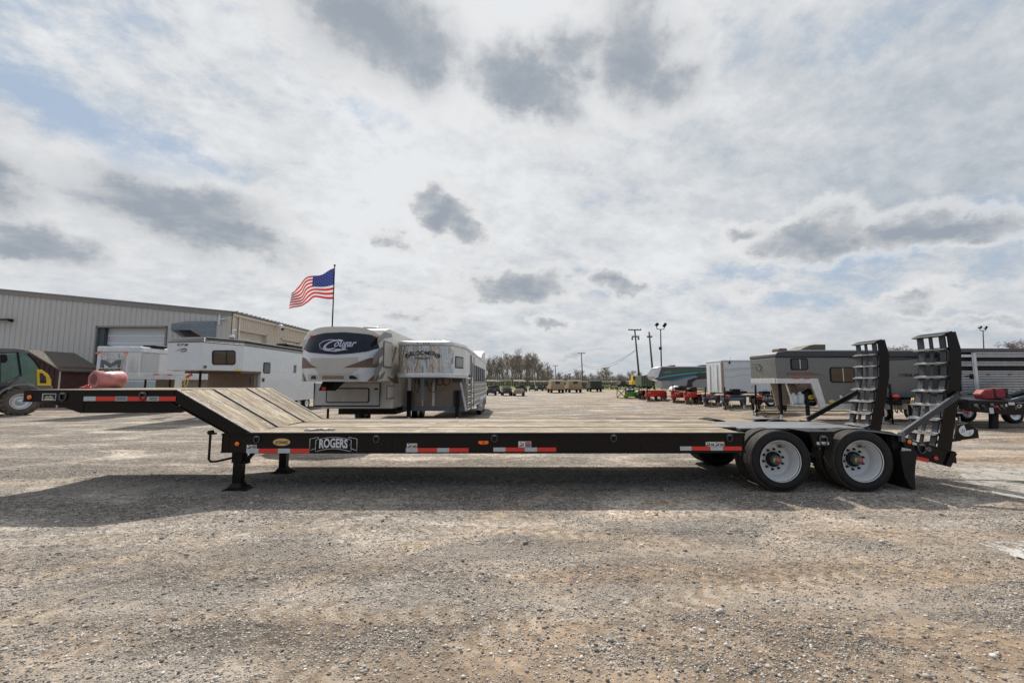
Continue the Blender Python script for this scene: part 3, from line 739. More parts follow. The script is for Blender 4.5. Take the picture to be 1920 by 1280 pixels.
# D rings
def dring(px, py, y=None, k=1.):
    y = y or YS-.002
    X, Z = onY(px, py, y); q = B(); r = .042*k
    q.tube([(X-r, y-.012, Z+r*1.0), (X-r, y-.016, Z-.2*r), (X-.7*r, y-.018, Z-.9*r), (X, y-.018, Z-1.2*r), (X+.7*r, y-.018, Z-.9*r), (X+r, y-.016, Z-.2*r), (X+r, y-.012, Z+r*1.0), (X, y-.012, Z+1.15*r), (X-r, y-.012, Z+r)], .0085*k, 6)
    o = part('tie_down_ring', q, mat('worn_ring_steel', (.07,.08,.095), .45, metal=.2))
    q = B(); q.box(X-.028*k, X+.028*k, y-.024, y+.002, Z+r*.85, Z+r*1.45); q.build('ring_clip', GREYDECAL, o, bevel=.004)
for px, py in ((482, 824), (706, 823), (927, 822), (1150, 821.5), (1367, 821)): dring(px, py)
dring(119, 744, YN+.004, 1.15); dring(269, 743, YN+.004, 1.15)
def lamp(px, py, y, r, m, nm='marker_lamp'):
    X, Z = onY(px, py, y); q = B(); q.lathe([(r*1.25, 0), (r*1.25, -.006), (r*1.02, -.010), (r*1.0,-.004)], (X,y,Z), 'Y', 20); o = part(nm, q, BLACKM)
    q = B(); q.lathe([(r, -.004), (r*.92, -.016), (r*.5, -.024), (.0005, -.026)], (X,y,Z), 'Y', 20); q.build('lens', m, o)
lamp(445, 831.8, YN+.010, .036, ORANGE); lamp(56.5, 744.5, YN+.006, .036, ORANGE)
X, Z = onY(906.5, 829.2, YS); q = B(); q.sphere((X-.05, YS, Z), .028, 12, 8, (1.2,.7,1)); q.sphere((X+.05, YS, Z), .028, 12, 8, (1.2,.7,1)); q.box(X-.05, X+.05, YS-.017, YS, Z-.026, Z+.026)
o = part('side_turn_lamp', q, ORANGE); q = B(); q.box(X-.022, X+.022, YS-.021, YS-.0, Z-.028, Z+.028); q.build('lamp_centre', mat('deep_orange_lens', (.75,.10,.01), .3), o, bevel=.004)
# landing legs
def leg(x, y):
    q = B(); q.box(x-.085, x+.085, y-.07, y+.07, .42, ZB-.002); l = part('landing_leg', q, BLACKM, bevel=.006)
    q = B(); q.box(x-.068, x+.068, y-.055, y+.055, .10, .419); q.build('inner_tube', BLACK, l, bevel=.005)
    q = B(); q.prismZ([(x-.11,y-.09),(x+.11,y-.09),(x+.11,y+.09),(x-.11,y+.09)], .045, .105, [(x-.07,y-.06),(x+.07,y-.06),(x+.07,y+.06),(x-.07,y+.06)])
    q.prismY([(x-.19,.006),(x-.13,.03),(x-.1,.05),(x+.1,.05),(x+.13,.03),(x+.19,.006),(x+.18,.0),(x+.1,.015),(x-.1,.015),(x-.18,.0)], y-.12, y+.12)
    q.build('foot', BLACKM, l, bevel=.004)
    q = B(); q.bar((x+.24, y, ZB-.0), (x+.10, y, .43), .05, .05); q.box(x+.02, x+.15, y-.04, y+.04, .40, .46); q.cyl((x+.12,y-.08,.44),(x+.12,y+.06,.44), .018, 8); q.build('brace', BLACKM, l, bevel=.004)
leg(-4.33, 6.93); leg(-4.28, 8.18)
q = B(); q.tube([(-4.66, YN-.02, .905), (-4.66, YN-.02, .86), (-4.66, YN-.02, .50), (-4.64, YN-.0, .465), (-4.58, YN+.05, .46), (-4.40, YN+.12, .50)], .017, 8); o = part('crank_handle', q, BLACKM)
q = B(); q.cyl((-4.66,YN-.05,.91), (-4.66,YN+.02,.91), .034, 10); q.box(-4.68, -4.60, YN-.01, YN+.04, .875, .90); q.build('crank_grip', BLACKM, o)
# running gear
WR = .466
def tyre(c, outward, par, outer=True):
    x, y, z = c; s = outward; w = .245
    tr = []                              # tread with ribs
    W0 = w/2
    prof = [(.302, W0-.035), (.330, W0-.010), (.375, W0), (.425, W0-.006), (.450, W0-.022)]
    ribs = []
    nr = 5; yy = W0-.022; tw = 2*yy; rw = tw/nr
    for i in range(nr):
        a = yy-i*rw; b = a-rw
        ribs += [(WR, a-.004), (WR, b+.010), (WR-.012, b+.008), (WR-.012, b+.002)] if i < nr-1 else [(WR, a-.004), (WR, b+.004)]
    q = B(); q.lathe([(r, y_*-s) for r, y_ in [(.450, W0-.022)]+[(WR-.004, W0-.024)]+ribs+[(.450, -W0+.022)]], (x,y,z), 'Y', 56)
    o = q.build('tyre', TREAD, par)
    q = B(); q.lathe([(r, y_*-s) for r, y_ in prof], (x,y,z), 'Y', 56)
    q.lathe([(r, y_*s) for r, y_ in prof], (x,y,z), 'Y', 56)
    for rr in (.335, .44): q.torus((x, y-W0*s*-1*-1*(.96), z), rr, .004, n=48, m=5)
    q.build('sidewall', RUBBER, par)
    return o
def wheelset(xc, side):
    s = side                                   # +1: outer face towards the viewer
    yo = YN+.125 if s > 0 else YF-.125; yi = yo+.285*s
    w = bpy.data.objects.new('wheel', None); C.objects.link(w); w.parent = LB
    w.location = Vector((xc, yo, WR))-LB.location
    tyre((xc,yo,WR), s, w); tyre((xc,yi,WR), s, w, False)
    q = B(); f = lambda r, d: (r, d*s)
    q.lathe([f(.306,-.098), f(.318,-.108), f(.322,-.098), f(.314,-.088), f(.300,-.082), f(.290,-.060), f(.284,-.030), f(.262,.0), f(.256,.05), f(.250,.085), f(.215,.103), f(.200,.092), f(.19,.096), f(.118,.096), f(.112,.11)], (xc,yo,WR), 'Y', 64)
    q.build('rim', RIMW, w)
    q = B()
    for i in range(10):
        a = 2*math.pi*(i+.3)/10; X, Z = xc+.157*math.cos(a), WR+.157*math.sin(a)
        q.cyl((X, yo+.0915*s, Z), (X, yo+.0935*s, Z), .021, 12); q.cyl((X, yo+.0915*s, Z), (X, yo+.062*s, Z), .013, 6)
    q.build('lug_nuts', BLACKM, w)
    q = B(); q.lathe([f(.117,.0955), f(.116,.07), f(.088,.062), f(.075,.06)], (xc,yo,WR), 'Y', 32); q.build('hub_flange', BLACKM, w)
    q = B(); q.lathe([f(.074,.062), f(.072,.0), f(.066,-.02), f(.050,-.03), f(.045,-.05), f(.0005,-.05)], (xc,yo,WR), 'Y', 24); q.build('hub', STEEL, w)
    q = B(); q.lathe([f(.028,-.05), f(.028,-.058), f(.022,-.063), f(.0005,-.063)], (xc,yo,WR), 'Y', 16); q.build('hub_cap', REDLENS, w)
    if s > 0:
        q = B(); q.box(xc-.068, xc-.035, yo-.036, yo-.03, WR-.02, WR+.035); q.build('inspection_tag', mat('lime_tag', (.45,.6,.04), .5), w)
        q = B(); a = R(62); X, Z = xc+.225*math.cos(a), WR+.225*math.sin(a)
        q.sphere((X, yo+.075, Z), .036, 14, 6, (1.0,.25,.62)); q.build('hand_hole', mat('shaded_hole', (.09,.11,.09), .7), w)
        q = B(); q.tube([(X-.01,yo+.068,Z),(X+.02,yo+.03,Z-.01),(X+.05,yo+.02,Z+.012)], .005, 6); q.build('valve_stem', STEEL, w)
    return w
for xc in (4.155, 5.43):
    wheelset(xc, 1); wheelset(xc, -1)
    q = B(); q.cyl((xc,YN+.4,WR),(xc,YF-.4,WR), .065, 14); part('axle', q, BLACKM)
# deck over the wheels, fender plates, hanger between the wheels
q = B(); q.box(3.905, 6.05, 7.42, 8.61, ZT-.045, ZT+.006); part('wheel_deck', q, CHECKER, bevel=.004)
q = B()
for x_ in np.arange(3.95, 6.0, .042):
    q.box(x_, x_+.02, 7.405, 7.419, ZT-.02, ZT+.008)
o = part('deck_edge_teeth', q, STEEL); o['kind'] = 'stuff'
q = B(); q.box(3.9, 6.15, 7.33, 7.40, ZT-.30, ZT-.012); part('inner_fender_wall', q, BLACK, bevel=.004)
q = B(); q.box(3.9, 6.15, 8.63, 8.70, ZT-.30, ZT-.012); part('inner_fender_wall', q, BLACK, bevel=.004)
x0, z0 = onY(1517, 811, YN+.08); x1, z1 = onY(1566, 836, YN+.08)
q = B(); q.prismY([(x0, z0), (x1, z0), (x1-.08, z1), (x0+.05, z1)], YN+.06, YN+.10); q.box(x0-.02, x1+.02, YN+.06, 7.32, z0, z0+.02); part('hanger_bracket', q, BLACK, bevel=.004)
x0, _ = onY(1532, 828, YN+.05); x1, z1 = onY(1555, 833.5, YN+.05); q = B(); q.box(x0, x1, YN+.056, YN+.059, z1, z1+.045); part('hanger_plate', q, STICKER)
dring(1543, 826, YN+.055, 1.35)
q = B(); q.prismY([(4.70,.40),(4.90,.40),(4.86,.60),(4.74,.60)], YN+.42, YN+.50); q.cyl((4.79,YN+.2,.52),(4.79,YN+.5,.52), .03, 10); q.bar((4.25,YN+.46,.42),(5.35,YN+.46,.42), .06, .05); part('spring_hanger', q, BLACKM)
# far side light plate
x0, z0 = onY(1384, 785, 9.1); q = B(); q.add([(x0, 9.25, .93), (x0+.75, 9.25, .93), (x0+.75, 8.95, .93), (x0+.35, 8.9, .93)], [(0,1,2,3)]); q.add([(x0, 9.25, .90), (x0+.75, 9.25, .90), (x0+.75, 8.95, .90), (x0+.35, 8.9, .90)], [(0,1,2,3)]); part('far_fender_plate', q, STEEL)
# beavertail
YT = 6.86
tl = onY(1690, 822, YT); tr_ = onY(1793, 849, YT); bl = onY(1706, 856, YT); br = onY(1781, 875, YT)
for ya in (YT, YF-.20):
    q = B(); q.prismY([tl, tr_, br, bl], ya+.01, ya+.045); q.prismY([(tl[0]-.01, tl[1]), (tr_[0], tr_[1]), (tr_[0], tr_[1]+.02), (tl[0]-.01, tl[1]+.022)], ya, ya+.30)
    q.prismY([(tr_[0]-.10, tr_[1]+.01), (tr_[0], tr_[1]), (br[0], br[1]), (br[0]-.08, br[1]+.02)], ya-.02, ya+.008)
    part('beavertail_side', q, BLACK, bevel=.004)
q = B(); q.prismY([(6.05, ZT), (tl[0], tl[1]+.06), (7.05, .50), (7.05, .40), (6.05, .62)], YT+.055, YF-.21); part('beavertail_floor', q, BLACKM)
q = B()
x0, _ = onY(1590, 800, 7.3)
q.prismY([(5.85, .90), (6.12, .86), (6.12, .84), (5.85, .88)], YN+.08, 7.32); part('tail_fender_plate', q, GALV)
q = B(); q.prismY([(6.05, .86), (tl[0]+.02, tl[1]), (bl[0], bl[1]), (6.05, .45)], YN+.30, YN+.36); part('tail_gusset', q, BLACKM)
lamp(1704, 828, YT+.01, .036, ORANGE); lamp(1754, 859, YT+.01, .036, REDLENS, 'tail_lamp')
def tplate(pts, y, nm, m):
    q = B(); q.prismY([onY(a,b,y) for a,b in pts], y-.003, y); return part(nm, q, m)
tplate([(1651+40,838.5),(1651+57,842),(1651+57,857.5),(1651+37,853)][:4], YT+.008, 'warning_label', STICKER)
s = tplate([(1707,852),(1741.5,860),(1741,867),(1706.5,859)], YT+.008, 'reflective_tape', REDTAPE)
tplate([(1711,824.5),(1719.5,826),(1719,834.5),(1710.5,833)], YT+.008, 'id_plate', STICKER)
tplate([(1699,842.5),(1706.5,844),(1706.5,850),(1699,848.5)], YT+.004, 'label_header', YELLOWS)
tplate([(1733.5,838),(1738,839),(1738,843.5),(1733.5,842.5)], YT+.008, 'id_plate', STICKER)
dring(1727, 841, YT+.006, 1.35)
X, Z = onY(1742, 842, YT); q = B(); q.lathe([(.038,-.0),(.038,-.012),(.022,-.016),(.022,-.003),(.0005,-.003)], (X,YT+.008,Z), 'Y', 20); part('lanyard_ring', q, STEEL)
q = B(); x0, z0 = onY(1686, 818, YT); q.box(x0-.0, x0+.06, YT-.04, YT+.03, z0-.08, z0+.07); part('brace_lug', q, STEEL, bevel=.006)
# mud flaps
for ya in (YN+.04, YF-.62):
    q = B(); pts = [(6.02, .62), (6.03, .4), (6.06, .22), (6.12, .10), (6.17, .03)]
    q.strip([(x,ya,z) for x,z in pts], [(x,ya+.56,z) for x,z in pts], True); q.strip([(x+.3-.06*i,ya+.02,z) for i,(x,z) in enumerate(pts)], [(x+.01+.0*i,ya,z) for i,(x,z) in enumerate(pts)], True)
    q.strip([(x+.012,ya,z) for x,z in pts], [(x+.012,ya+.56,z) for x,z in pts], True)
    part('mud_flap', q, BLACKM)
# upright ramps
def ramp(yn, yf):
    rp = bpy.data.objects.new('loading_ramp', None); C.objects.link(rp); rp.parent = LB; rp.location = Vector((7.0, yn, .45))-LB.location
    prof = [(6.86,.36),(6.92,.62),(7.22,1.75),(7.30,2.20),(7.25,2.50)]   # side view centreline, x then z
    base = [(7.00,.42),(7.10,.85),(7.33,1.80),(7.36,2.22),(7.30,2.52)]
    front = [(6.86,.44),(6.97,.85),(7.22,1.80),(7.25,2.22),(7.24,2.50)]
    def sidepl(y, th, nm, f=0., bk=0., m=BLACK):
        q = B(); A = [(x-f,z) for x,z in front]; D = [(x+bk,z) for x,z in base]
        n = len(A)
        for i in range(n-1):
            q.prismY([A[i],A[i+1],D[i+1],D[i]], y, y+th)
        return q.build(nm, m, rp)
    sidepl(yn, .022, 'side_channel', .02, .06); sidepl(yf-.022, .022, 'side_channel', 0, 0)
    def rail(y, w, nm, m):
        q = B()
        for i in range(4):
            a, b = front[i], front[i+1]
            q.bar((a[0]-.004,y,a[1]),(b[0]-.004,y,b[1]), w, .02, (1,0,0))
        return q.build(nm, m, rp)
    W = yf-yn
    rail(yn+.115, .10, 'rail', RAMPTOP); rail(yn+W*.55, .055, 'rail', RAMPTOP); rail(yf-.075, .10, 'rail', RAMPTOP)
    def fx(z):
        for i in range(4):
            if front[i][1] <= z <= front[i+1][1]:
                t = (z-front[i][1])/(front[i+1][1]-front[i][1]); return front[i][0]+t*(front[i+1][0]-front[i][0])
        return front[-1][0]
    for k in range(9):
        z = .60+k*.2335; x = fx(z)
        if k == 8: z = 2.47; x = fx(z)
        q = B(); q.prismY([(x-.085, z-.008), (x-.008, z+.028), (x-.006, z-.030), (x-.085, z-.020)], yn+.024, yf+.01)
        q.build('ramp_rung', RAMPTOP, rp, bevel=.003)
    q = B(); q.box(6.88, 7.02, yn+.03, yf-.03, .40, .46); q.cyl((6.95,yn-.03,.42),(6.95,yf+.03,.42), .025, 10); q.build('hinge', BLACKM, rp)
    q = B(); q.prismY([(7.22,2.50),(7.33,2.53),(7.31,2.46),(7.24,2.44)], yn+.023, yf-.023); q.build('end_cap', BLACK, rp)
    return rp
r1 = ramp(7.03, 7.60); ramp(8.38, 8.96)
# ramp stays
def stay(a, b, y0, y1, m):
    xa, za = onY(*a, y0); xb, zb = onY(*b, y1)
    q = B(); q.bar((xa,y0,za),(xb,y1,zb), .05, .085); o = part('ramp_stay', q, m, bevel=.005)
    q = B(); q.cyl((xb-.01,y1-.05,zb),(xb-.01,y1+.05,zb), .03, 8); q.torus((xb+.02,y1-.05,zb+.0), .028, .007, n=14, m=6); q.build('stay_pin', STEEL, o)
stay((1690, 815), (1801, 737), 6.86, 6.99, RAMPTOP)
stay((1514, 786), (1610, 733), 8.28, 8.34, BLACK)
# toolbox flap behind the far ramp with the round blue and white label
# ---------------------------------------------------------------- things lying on the trailer
gl = thing('work_gloves', 'pair of crumpled off-white gloves lying at the front of the wood deck', 'gloves', (onY(600,800,7.05)[0], 7.05, ZT+.008))
for s_ in (-1, 1):
    q = B(); c = Vector(gl.location)+Vector((.09*s_, .02*s_, 0))
    q.sphere(c+Vector((0,0,.018)), .05, 12, 8, (1.5,1,.38)); q.sphere(c+Vector((-.07*s_,.0,.022)), .034, 10, 6, (1.2,1,.65))
    for k in range(4):
        e = c+Vector((s_*(.10+.012*(k%3)), -.045+.028*k, .014)); q.tube([c+Vector((s_*.05,-.03+.02*k,.02)), (c+e)/2+Vector((s_*.03,0,.018)), e+Vector((s_*.03,0,0))], [.013,.013,.010], 7)
    q.tube([c+Vector((0,-.04,.018)), c+Vector((s_*.02,-.075,.018)), c+Vector((s_*.055,-.085,.012))], [.014,.014,.011], 7)
    q.build('glove', GLOVE, gl)
c0 = Vector((*onY(181, 712, 8.0)[:1], 8.0, 0)); 
xa, za = onY(178, 712, 7.95); xb, zb = onY(226, 709, 8.35); rr = .165
dr = thing('wrapped_roll', 'pink film-wrapped cylindrical roll lying on the raised neck of the black trailer', 'roll', ((xa+xb)/2, 8.15, ZG+.008))
zc = ZG+.010+rr
q = B(); q.cyl((xa,7.95,zc),(xb,8.35,zc), rr, 36, caps=False); d_ = (Vector((xb,8.35,zc))-Vector((xa,7.95,zc))).normalized()
A = Vector((xa,7.95,zc)); q.cyl(A-d_*.02, A, rr*.93, 36, rr, caps=False); q.cyl(Vector((xb,8.35,zc)), Vector((xb,8.35,zc))+d_*.03, rr, 36, rr*.9)
q.build('film_wrap', PINKV, dr)
q = B(); c_ = A.lerp(Vector((xb,8.35,zc)), .45)+Vector((0,-.02,rr)); q.box(c_.x-.05,c_.x+.05,c_.y-.04,c_.y+.04,c_.z-.01,c_.z+.035); q.cyl(c_+Vector((.12,0,-.01)), c_+Vector((.12,0,.05)), .02, 10); q.build('valve_fitting', STEEL, dr)
q = B()
for i, r_ in enumerate(np.linspace(.15, .02, 9)): q.cyl(A-d_*(.02+.0015*(i % 2)), A-d_*(.015), r_, 30)
q.build('roll_end', PINKE, dr)
rs = thing('red_hose_coupling', 'small red rubber couplings piled beside the pink roll', 'coupling', (onY(160,727,7.6)[0], 7.6, ZG+.008))
q = B(); L0 = Vector(rs.location)
for k, (dx, dz, r_) in enumerate(((-.06,.02,.026),(.0,.022,.03),(.055,.02,.024),(.0,.058,.022),(-.03,.042,.024))): q.sphere(L0+Vector((dx,.01*k,dz)), r_, 10, 7, (1.3,1,.8))
q.build('coupling_body', REDLENS, rs)
# ---------------------------------------------------------------- metal building
BX, BY = -22.5, 34.0
ZC = onY(437, 585, BY)[1]; ZL = onY(0, 543, BY)[1]; XL0 = onY(0, 543, BY)[0]
slope = (ZL-ZC)/(BX-XL0)
bd = thing('metal_building', 'long beige ribbed metal workshop building with white roll-up doors', 'building', (BX-10, BY+10, 0))
def bpart(nm, q, m, par=None, **k): return q.build(nm, m, par or bd, **k)
ztop = lambda x: ZC+(BX-x)*slope
dx0, dzt = onY(183, 614, BY); dx1 = onY(311, 614, BY)[0]
pw = .435
x = BX-.35; i = 0
while x > -49:
    a, b = x-pw, x; mid = (a+b)/2
    zb = 0 if not (dx0-.05 < mid < dx1+.05) else dzt+.06
    q = B(); q.add([(a,BY,zb),(b-.05,BY,zb),(b-.05,BY,ztop(b)-.1),(a,BY,ztop(a)-.1)], [(0,1,2,3)])
    q.add([(b-.05,BY,zb),(b-.035,BY-.04,zb),(b-.012,BY-.04,zb),(b,BY,zb),(b-.05,BY,ztop(b)-.1),(b-.035,BY-.04,ztop(b)-.1),(b-.012,BY-.04,ztop(b)-.1),(b,BY,ztop(b)-.1)], [(0,1,5,4),(1,2,6,5),(2,3,7,6)])
    bpart('wall_panel', q, SIDING); x -= pw; i += 1
q = B(); q.box(-49, BX, BY+.002, BY+.2, 0, .02); q.prismY([(-49,ztop(-49)-.35),(BX,ZC-.35),(BX,ZC-.02),(-49,ztop(-49)-.02)], BY-.10, BY-.045); bpart('gable_trim', q, TRIM)
q = B(); q.prismY([(-49,ztop(-49)+.0),(BX+.1,ZC-.01),(BX+.1,ZC+.06),(-49,ztop(-49)+.07)], BY-.16, 75); bpart('roof', q, ROOFM)
q = B(); q.box(BX-.36, BX+.06, BY-.07, BY-.002, 0, ZC-.1); q.box(BX+.002, BX+.07, BY-.07, BY+.3, 0, ZC-.1); bpart('corner_trim', q, SIDINGT)
q = B(); q.tube([(BX+.10,BY+.75,ZC-.25),(BX+.10,BY+.75,.1)], .06, 8); bpart('downspout', q, SIDINGT)
# gable end door
q = B(); q.box(dx0-.12, dx0, BY-.05, BY+.5, 0, dzt+.1); q.box(dx1, dx1+.12, BY-.05, BY+.5, 0, dzt+.1); q.box(dx0-.12, dx1+.12, BY-.05, BY+.5, dzt, dzt+.14)
dr1 = bpart('door_frame', q, TRIM)
for k in range(10):
    z1 = dzt-k*.61; q = B(); q.box(dx0+(.55 if False else .0)+.002, dx1-.002, BY+.42, BY+.47, z1-.6, z1-.006); bpart('door_section', q, DOORW, bevel=.006)
q = B(); q.box(dx0+.002, dx0+.5, BY+.1, BY+.41, 0, dzt-.002); bpart('door_track_cover', q, mat('blue_grey_trim', (.06,.085,.10), .5))
# long side, facing the yard: doors and siding
def side_door(pa, pb, pt):
    Y0, zt = onX(pa, pt, BX); Y1 = onX(pb, pt, BX)[0]; return Y0, Y1, zt
doors = [side_door(447.5, 500, 619), side_door(527.5, 562, 636)]
y = BY+.30; 
segs = []; cuts = [BY+.30]+[v for d_ in doors for v in d_[:2]]+[75]
q = B(); rw = .30
def corr(y0, y1, z0, z1):
    n = max(1, round((y1-y0)/rw)); w = (y1-y0)/n
    for k in range(n):
        a = y0+k*w
        P_ = [(BX,a),(BX,a+w-.10),(BX+.04,a+w-.08),(BX+.04,a+w-.02),(BX,a+w)]
        q.strip([(px_,py_,z0) for px_,py_ in P_], [(px_,py_,z1) for px_,py_ in P_])
for k in range(0, len(cuts)-1):
    if k % 2 == 0: corr(cuts[k], cuts[k+1], 0, ZC-.3)
    else: corr(cuts[k], cuts[k+1], doors[k//2][2], ZC-.3)
o = bpart('side_siding', q, SIDINGT); o['kind'] = 'stuff'
q = B(); q.box(BX-.1, BX+.16, BY-.05, 75, ZC-.32, ZC-.12); bpart('eave_gutter', q, SIDINGT)
q = B()
for k in range(64): yk = BY+.3+k*.62; q.box(BX-3, BX+.24, yk, yk+.07, ZC+.04-.0, ZC+.13)
o = bpart('roof_seams', q, ROOFM); o['kind'] = 'stuff'
for (Y0, Y1, zt) in doors:
    q = B(); q.box(BX-.35, BX+.05, Y0-.12, Y0, 0, zt+.1); q.box(BX-.35, BX+.05, Y1, Y1+.12, 0, zt+.1); q.box(BX-.35, BX+.05, Y0-.12, Y1+.12, zt, zt+.12); bpart('door_frame', q, SIDINGT)
    for k in range(9):
        z1 = zt-k*.61; q = B(); q.box(BX-.33, BX-.28, Y0+.002, Y1-.002, z1-.6, z1-.008); bpart('door_section', q, mat('cream_door', (.50,.46,.39), .5))
# vent hood on the gable end
hx0, hz0 = onY(321.5, 600.5, BY-1.2); hx1, hz1 = onY(385, 632, BY-1.2)
q = B(); zt_ = onY(330, 601, BY)[1]
q.add([(hx0,BY-1.2,hz0-.25),(hx1-1.2,BY-1.2,hz0-.25),(hx1,BY-.05,hz0+.1),(hx0+.3,BY-.05,hz0+.1),(hx0,BY-1.2,hz0-.75),(hx1-1.2,BY-1.2,hz0-.75),(hx1,BY-.05,hz1-.5),(hx0+1.0,BY-.05,hz1-.5)],
      [(0,1,2,3),(0,4,5,1),(1,5,6,2),(0,3,7,4)])
bpart('exhaust_hood', q, GALV)
q = B(); q.box(hx0+.5, hx1-.5, BY-.06, BY-.042, hz1-.5, hz0-.1); bpart('hood_opening', q, mat('dim_brown_panel', (.13,.10,.08), .7))
for (px, py, w_) in ((6, 600, .5),):
    x_, z_ = onY(px, py, BY-.3); q = B(); q.prismX([(BY-.05,z_-.12),(BY-.05,z_+.13),(BY-.4,z_+.1),(BY-.45,z_-.02)], x_-.5, x_+.5); o = bpart('wall_pack_light', q, BLACKM); q = B(); q.quad((x_-.42,BY-.42,z_-.04),(x_+.42,BY-.42,z_-.04),(x_+.42,BY-.08,z_-.13),(x_-.42,BY-.08,z_-.13)); q.build('lens', LGREY, o)
x_, z_ = onY(435, 631, BY-.5); q = B(); q.sphere((x_,BY-.5,z_), .22, 12, 8, (1,1,.8)); q.tube([(x_,BY-.5,z_+.15),(x_,BY-.5,z_+.5),(x_,BY-.05,z_+.6)], .05, 6); o = bpart('security_camera', q, WHITE); q = B(); q.sphere((x_,BY-.5,z_-.12), .17, 12, 8); q.build('camera_dome', GLASSD, o)
y_, z_ = onX(516, 612, BX); q = B(); q.sphere((BX+.5,y_,z_), .26, 12, 8, (1,1,.8)); q.box(BX+.04,BX+.5,y_-.05,y_+.05,z_,z_+.2); o = bpart('security_camera', q, WHITE); q = B(); q.sphere((BX+.55,y_+.3,z_-.2), .16, 8, 6); q.build('camera_dome', GLASSD, o)
x_, z_ = onY(412, 597, BY-.1); q = B(); q.box(x_-.06,x_+.06,BY-.16,BY-.042,z_-.5,z_+.3); q.box(x_+.1,x_+.5,BY-.3,BY-.042,z_-.1,z_-.02); bpart('antenna_box', q, WHITED)
# shed
SY = 28.5
pk = onY(57, 656, SY); re_ = onY(121, 694, SY); rb_ = onY(114, 700, SY); le = (2*pk[0]-re_[0], re_[1])
sh = thing('garden_shed', 'small maroon board shed with a gabled roof in front of the metal building', 'shed', (pk[0], SY+1, 0))
w2 = rb_[0]-pk[0]
q = B(); q.prismY([(pk[0]-w2,0),(rb_[0],0),(rb_[0],re_[1]+.15),(pk[0],pk[1]-.15),(pk[0]-w2,re_[1]+.15)], SY, SY+2.6); q.build('wall', MAROON, sh)
q = B()
for k in range(13):
    x_ = pk[0]-w2+.1+k*(2*w2-.2)/12; zz = re_[1]+.12+(1-abs(x_-pk[0])/w2)*(pk[1]-re_[1]-.3); q.box(x_-.04, x_+.04, SY-.02, SY-.002, .05, zz)
o = q.build('battens', mat('dark_maroon', (.05,.02,.02), .8), sh); o['kind'] = 'stuff'
for s_ in (-1, 1):
    q = B(); e = (pk[0]+s_*(re_[0]-pk[0]), re_[1]); q.prismY([pk, e, (e[0],e[1]-.1), (pk[0],pk[1]-.12)] if s_ > 0 else [e, pk, (pk[0],pk[1]-.12), (e[0],e[1]-.1)], SY-.25, SY+2.9); q.build('roof', mat('brown_shingle', (.10,.085,.07), .9, bump=.4), sh)
q = B(); q.box(rb_[0]-.08, rb_[0]+.02, SY-.03, SY-.003, 0, re_[1]+.1); q.build('corner_board', SIDINGT, sh)

# ---------------------------------------------------------------- generic bits
def wheel_simple(par, x, y, r, w, axis='X', tyrem=None, rimm=None, nm='wheel', z=None, n=18):
    z = r if z is None else z
    q = B(); h = w/2
    q.lathe([(r*.62,-h*.9),(r*.88,-h),(r,-h*.75),(r,h*.75),(r*.88,h),(r*.62,h*.9)], (x,y,z), axis, n)
    o = q.build(nm, tyrem or RUBBER, par)
    q = B(); q.lathe([(r*.64,-h*.8),(r*.6,-h*.55),(r*.25,-h*.5),(.001,-h*.6)], (x,y,z), axis, n); q.lathe([(r*.64,h*.8),(r*.6,h*.55),(r*.25,h*.5),(.001,h*.6)], (x,y,z), axis, n); q.build('rim', rimm or ALU, o)
    return o
def rrect(x0, x1, z0, z1, r, n=5):
    out = []
    for cx, cz, a0 in ((x1-r,z1-r,0),(x0+r,z1-r,90),(x0+r,z0+r,180),(x1-r,z0+r,270)):
        for i in range(n+1): a = R(a0+90*i/n); out.append((cx+r*math.cos(a), cz+r*math.sin(a)))
    return out
def win_Y(par, px0, py0, px1, py1, Y, m=GLASSW, fr=BLACKM, split=False, r=.08, t=.03):   # on a wall facing the viewer
    x0, z1 = onY(px0, py0, Y); x1, z0 = onY(px1, py1, Y)
    q = B(); q.prismY(rrect(x0, x1, z0, z1, r), Y-t, Y-.001); f = q.build('window', fr, par)
    e = .045; q = B(); q.prismY(rrect(x0+e, x1-e, z0+e, z1-e, r*.7), Y-t-.004, Y-t+.001); q.build('pane', m, f)
    if split: q = B(); xm = (x0+x1)/2+.02; q.box(xm-.02, xm+.02, Y-t-.012, Y-t-.0045, z0+e, z1-e); q.build('mullion', LGREY, f)
    return f
def win_X(par, px0, py0, px1, py1, X, s=1, m=GLASSW, fr=BLACKM, r=.08, t=.03):           # on a wall facing +X*s
    y0, z1 = onX(px0, py0, X); y1, z0 = onX(px1, py1, X)
    q = B(); a, b = sorted((X+s*.001, X+s*t)); q.prismX(rrect(min(y0,y1), max(y0,y1), z0, z1, r), a, b); f = q.build('window', fr, par)
    e = .045; q = B(); a, b = sorted((X+s*(t-.001), X+s*(t+.004))); q.prismX(rrect(min(y0,y1)+e, max(y0,y1)-e, z0+e, z1-e, r*.7), a, b); q.build('pane', m, f)
    return f
def patchX(par, pts, X, s, nm, m, t=.004):
    P_ = [onX(px, py, X+s*t) for px, py in pts]; q = B(); q.add([(X+s*t, y, z) for y, z in P_], [tuple(range(len(P_)))]); return q.build(nm, m, par)
def patchY(par, pts, Y, nm, m, t=.004):
    P_ = [onY(px, py, Y-t) for px, py in pts]; q = B(); q.add([(x, Y-t, z) for x, z in P_], [tuple(range(len(P_)))]); return q.build(nm, m, par)
def rail_jack(par, x, y, zt, w=.07, m=BLACKM, nm='jack_leg'):
    q = B(); q.box(x-w/2, x+w/2, y-w/2, y+w/2, .25, zt); o = q.build(nm, m, par)
    q = B(); q.box(x-w*.35, x+w*.35, y-w*.35, y+w*.35, .03, .249); q.box(x-.12, x+.12, y-.1, y+.1, 0, .03); q.build('jack_foot', ALU, o)
    return o

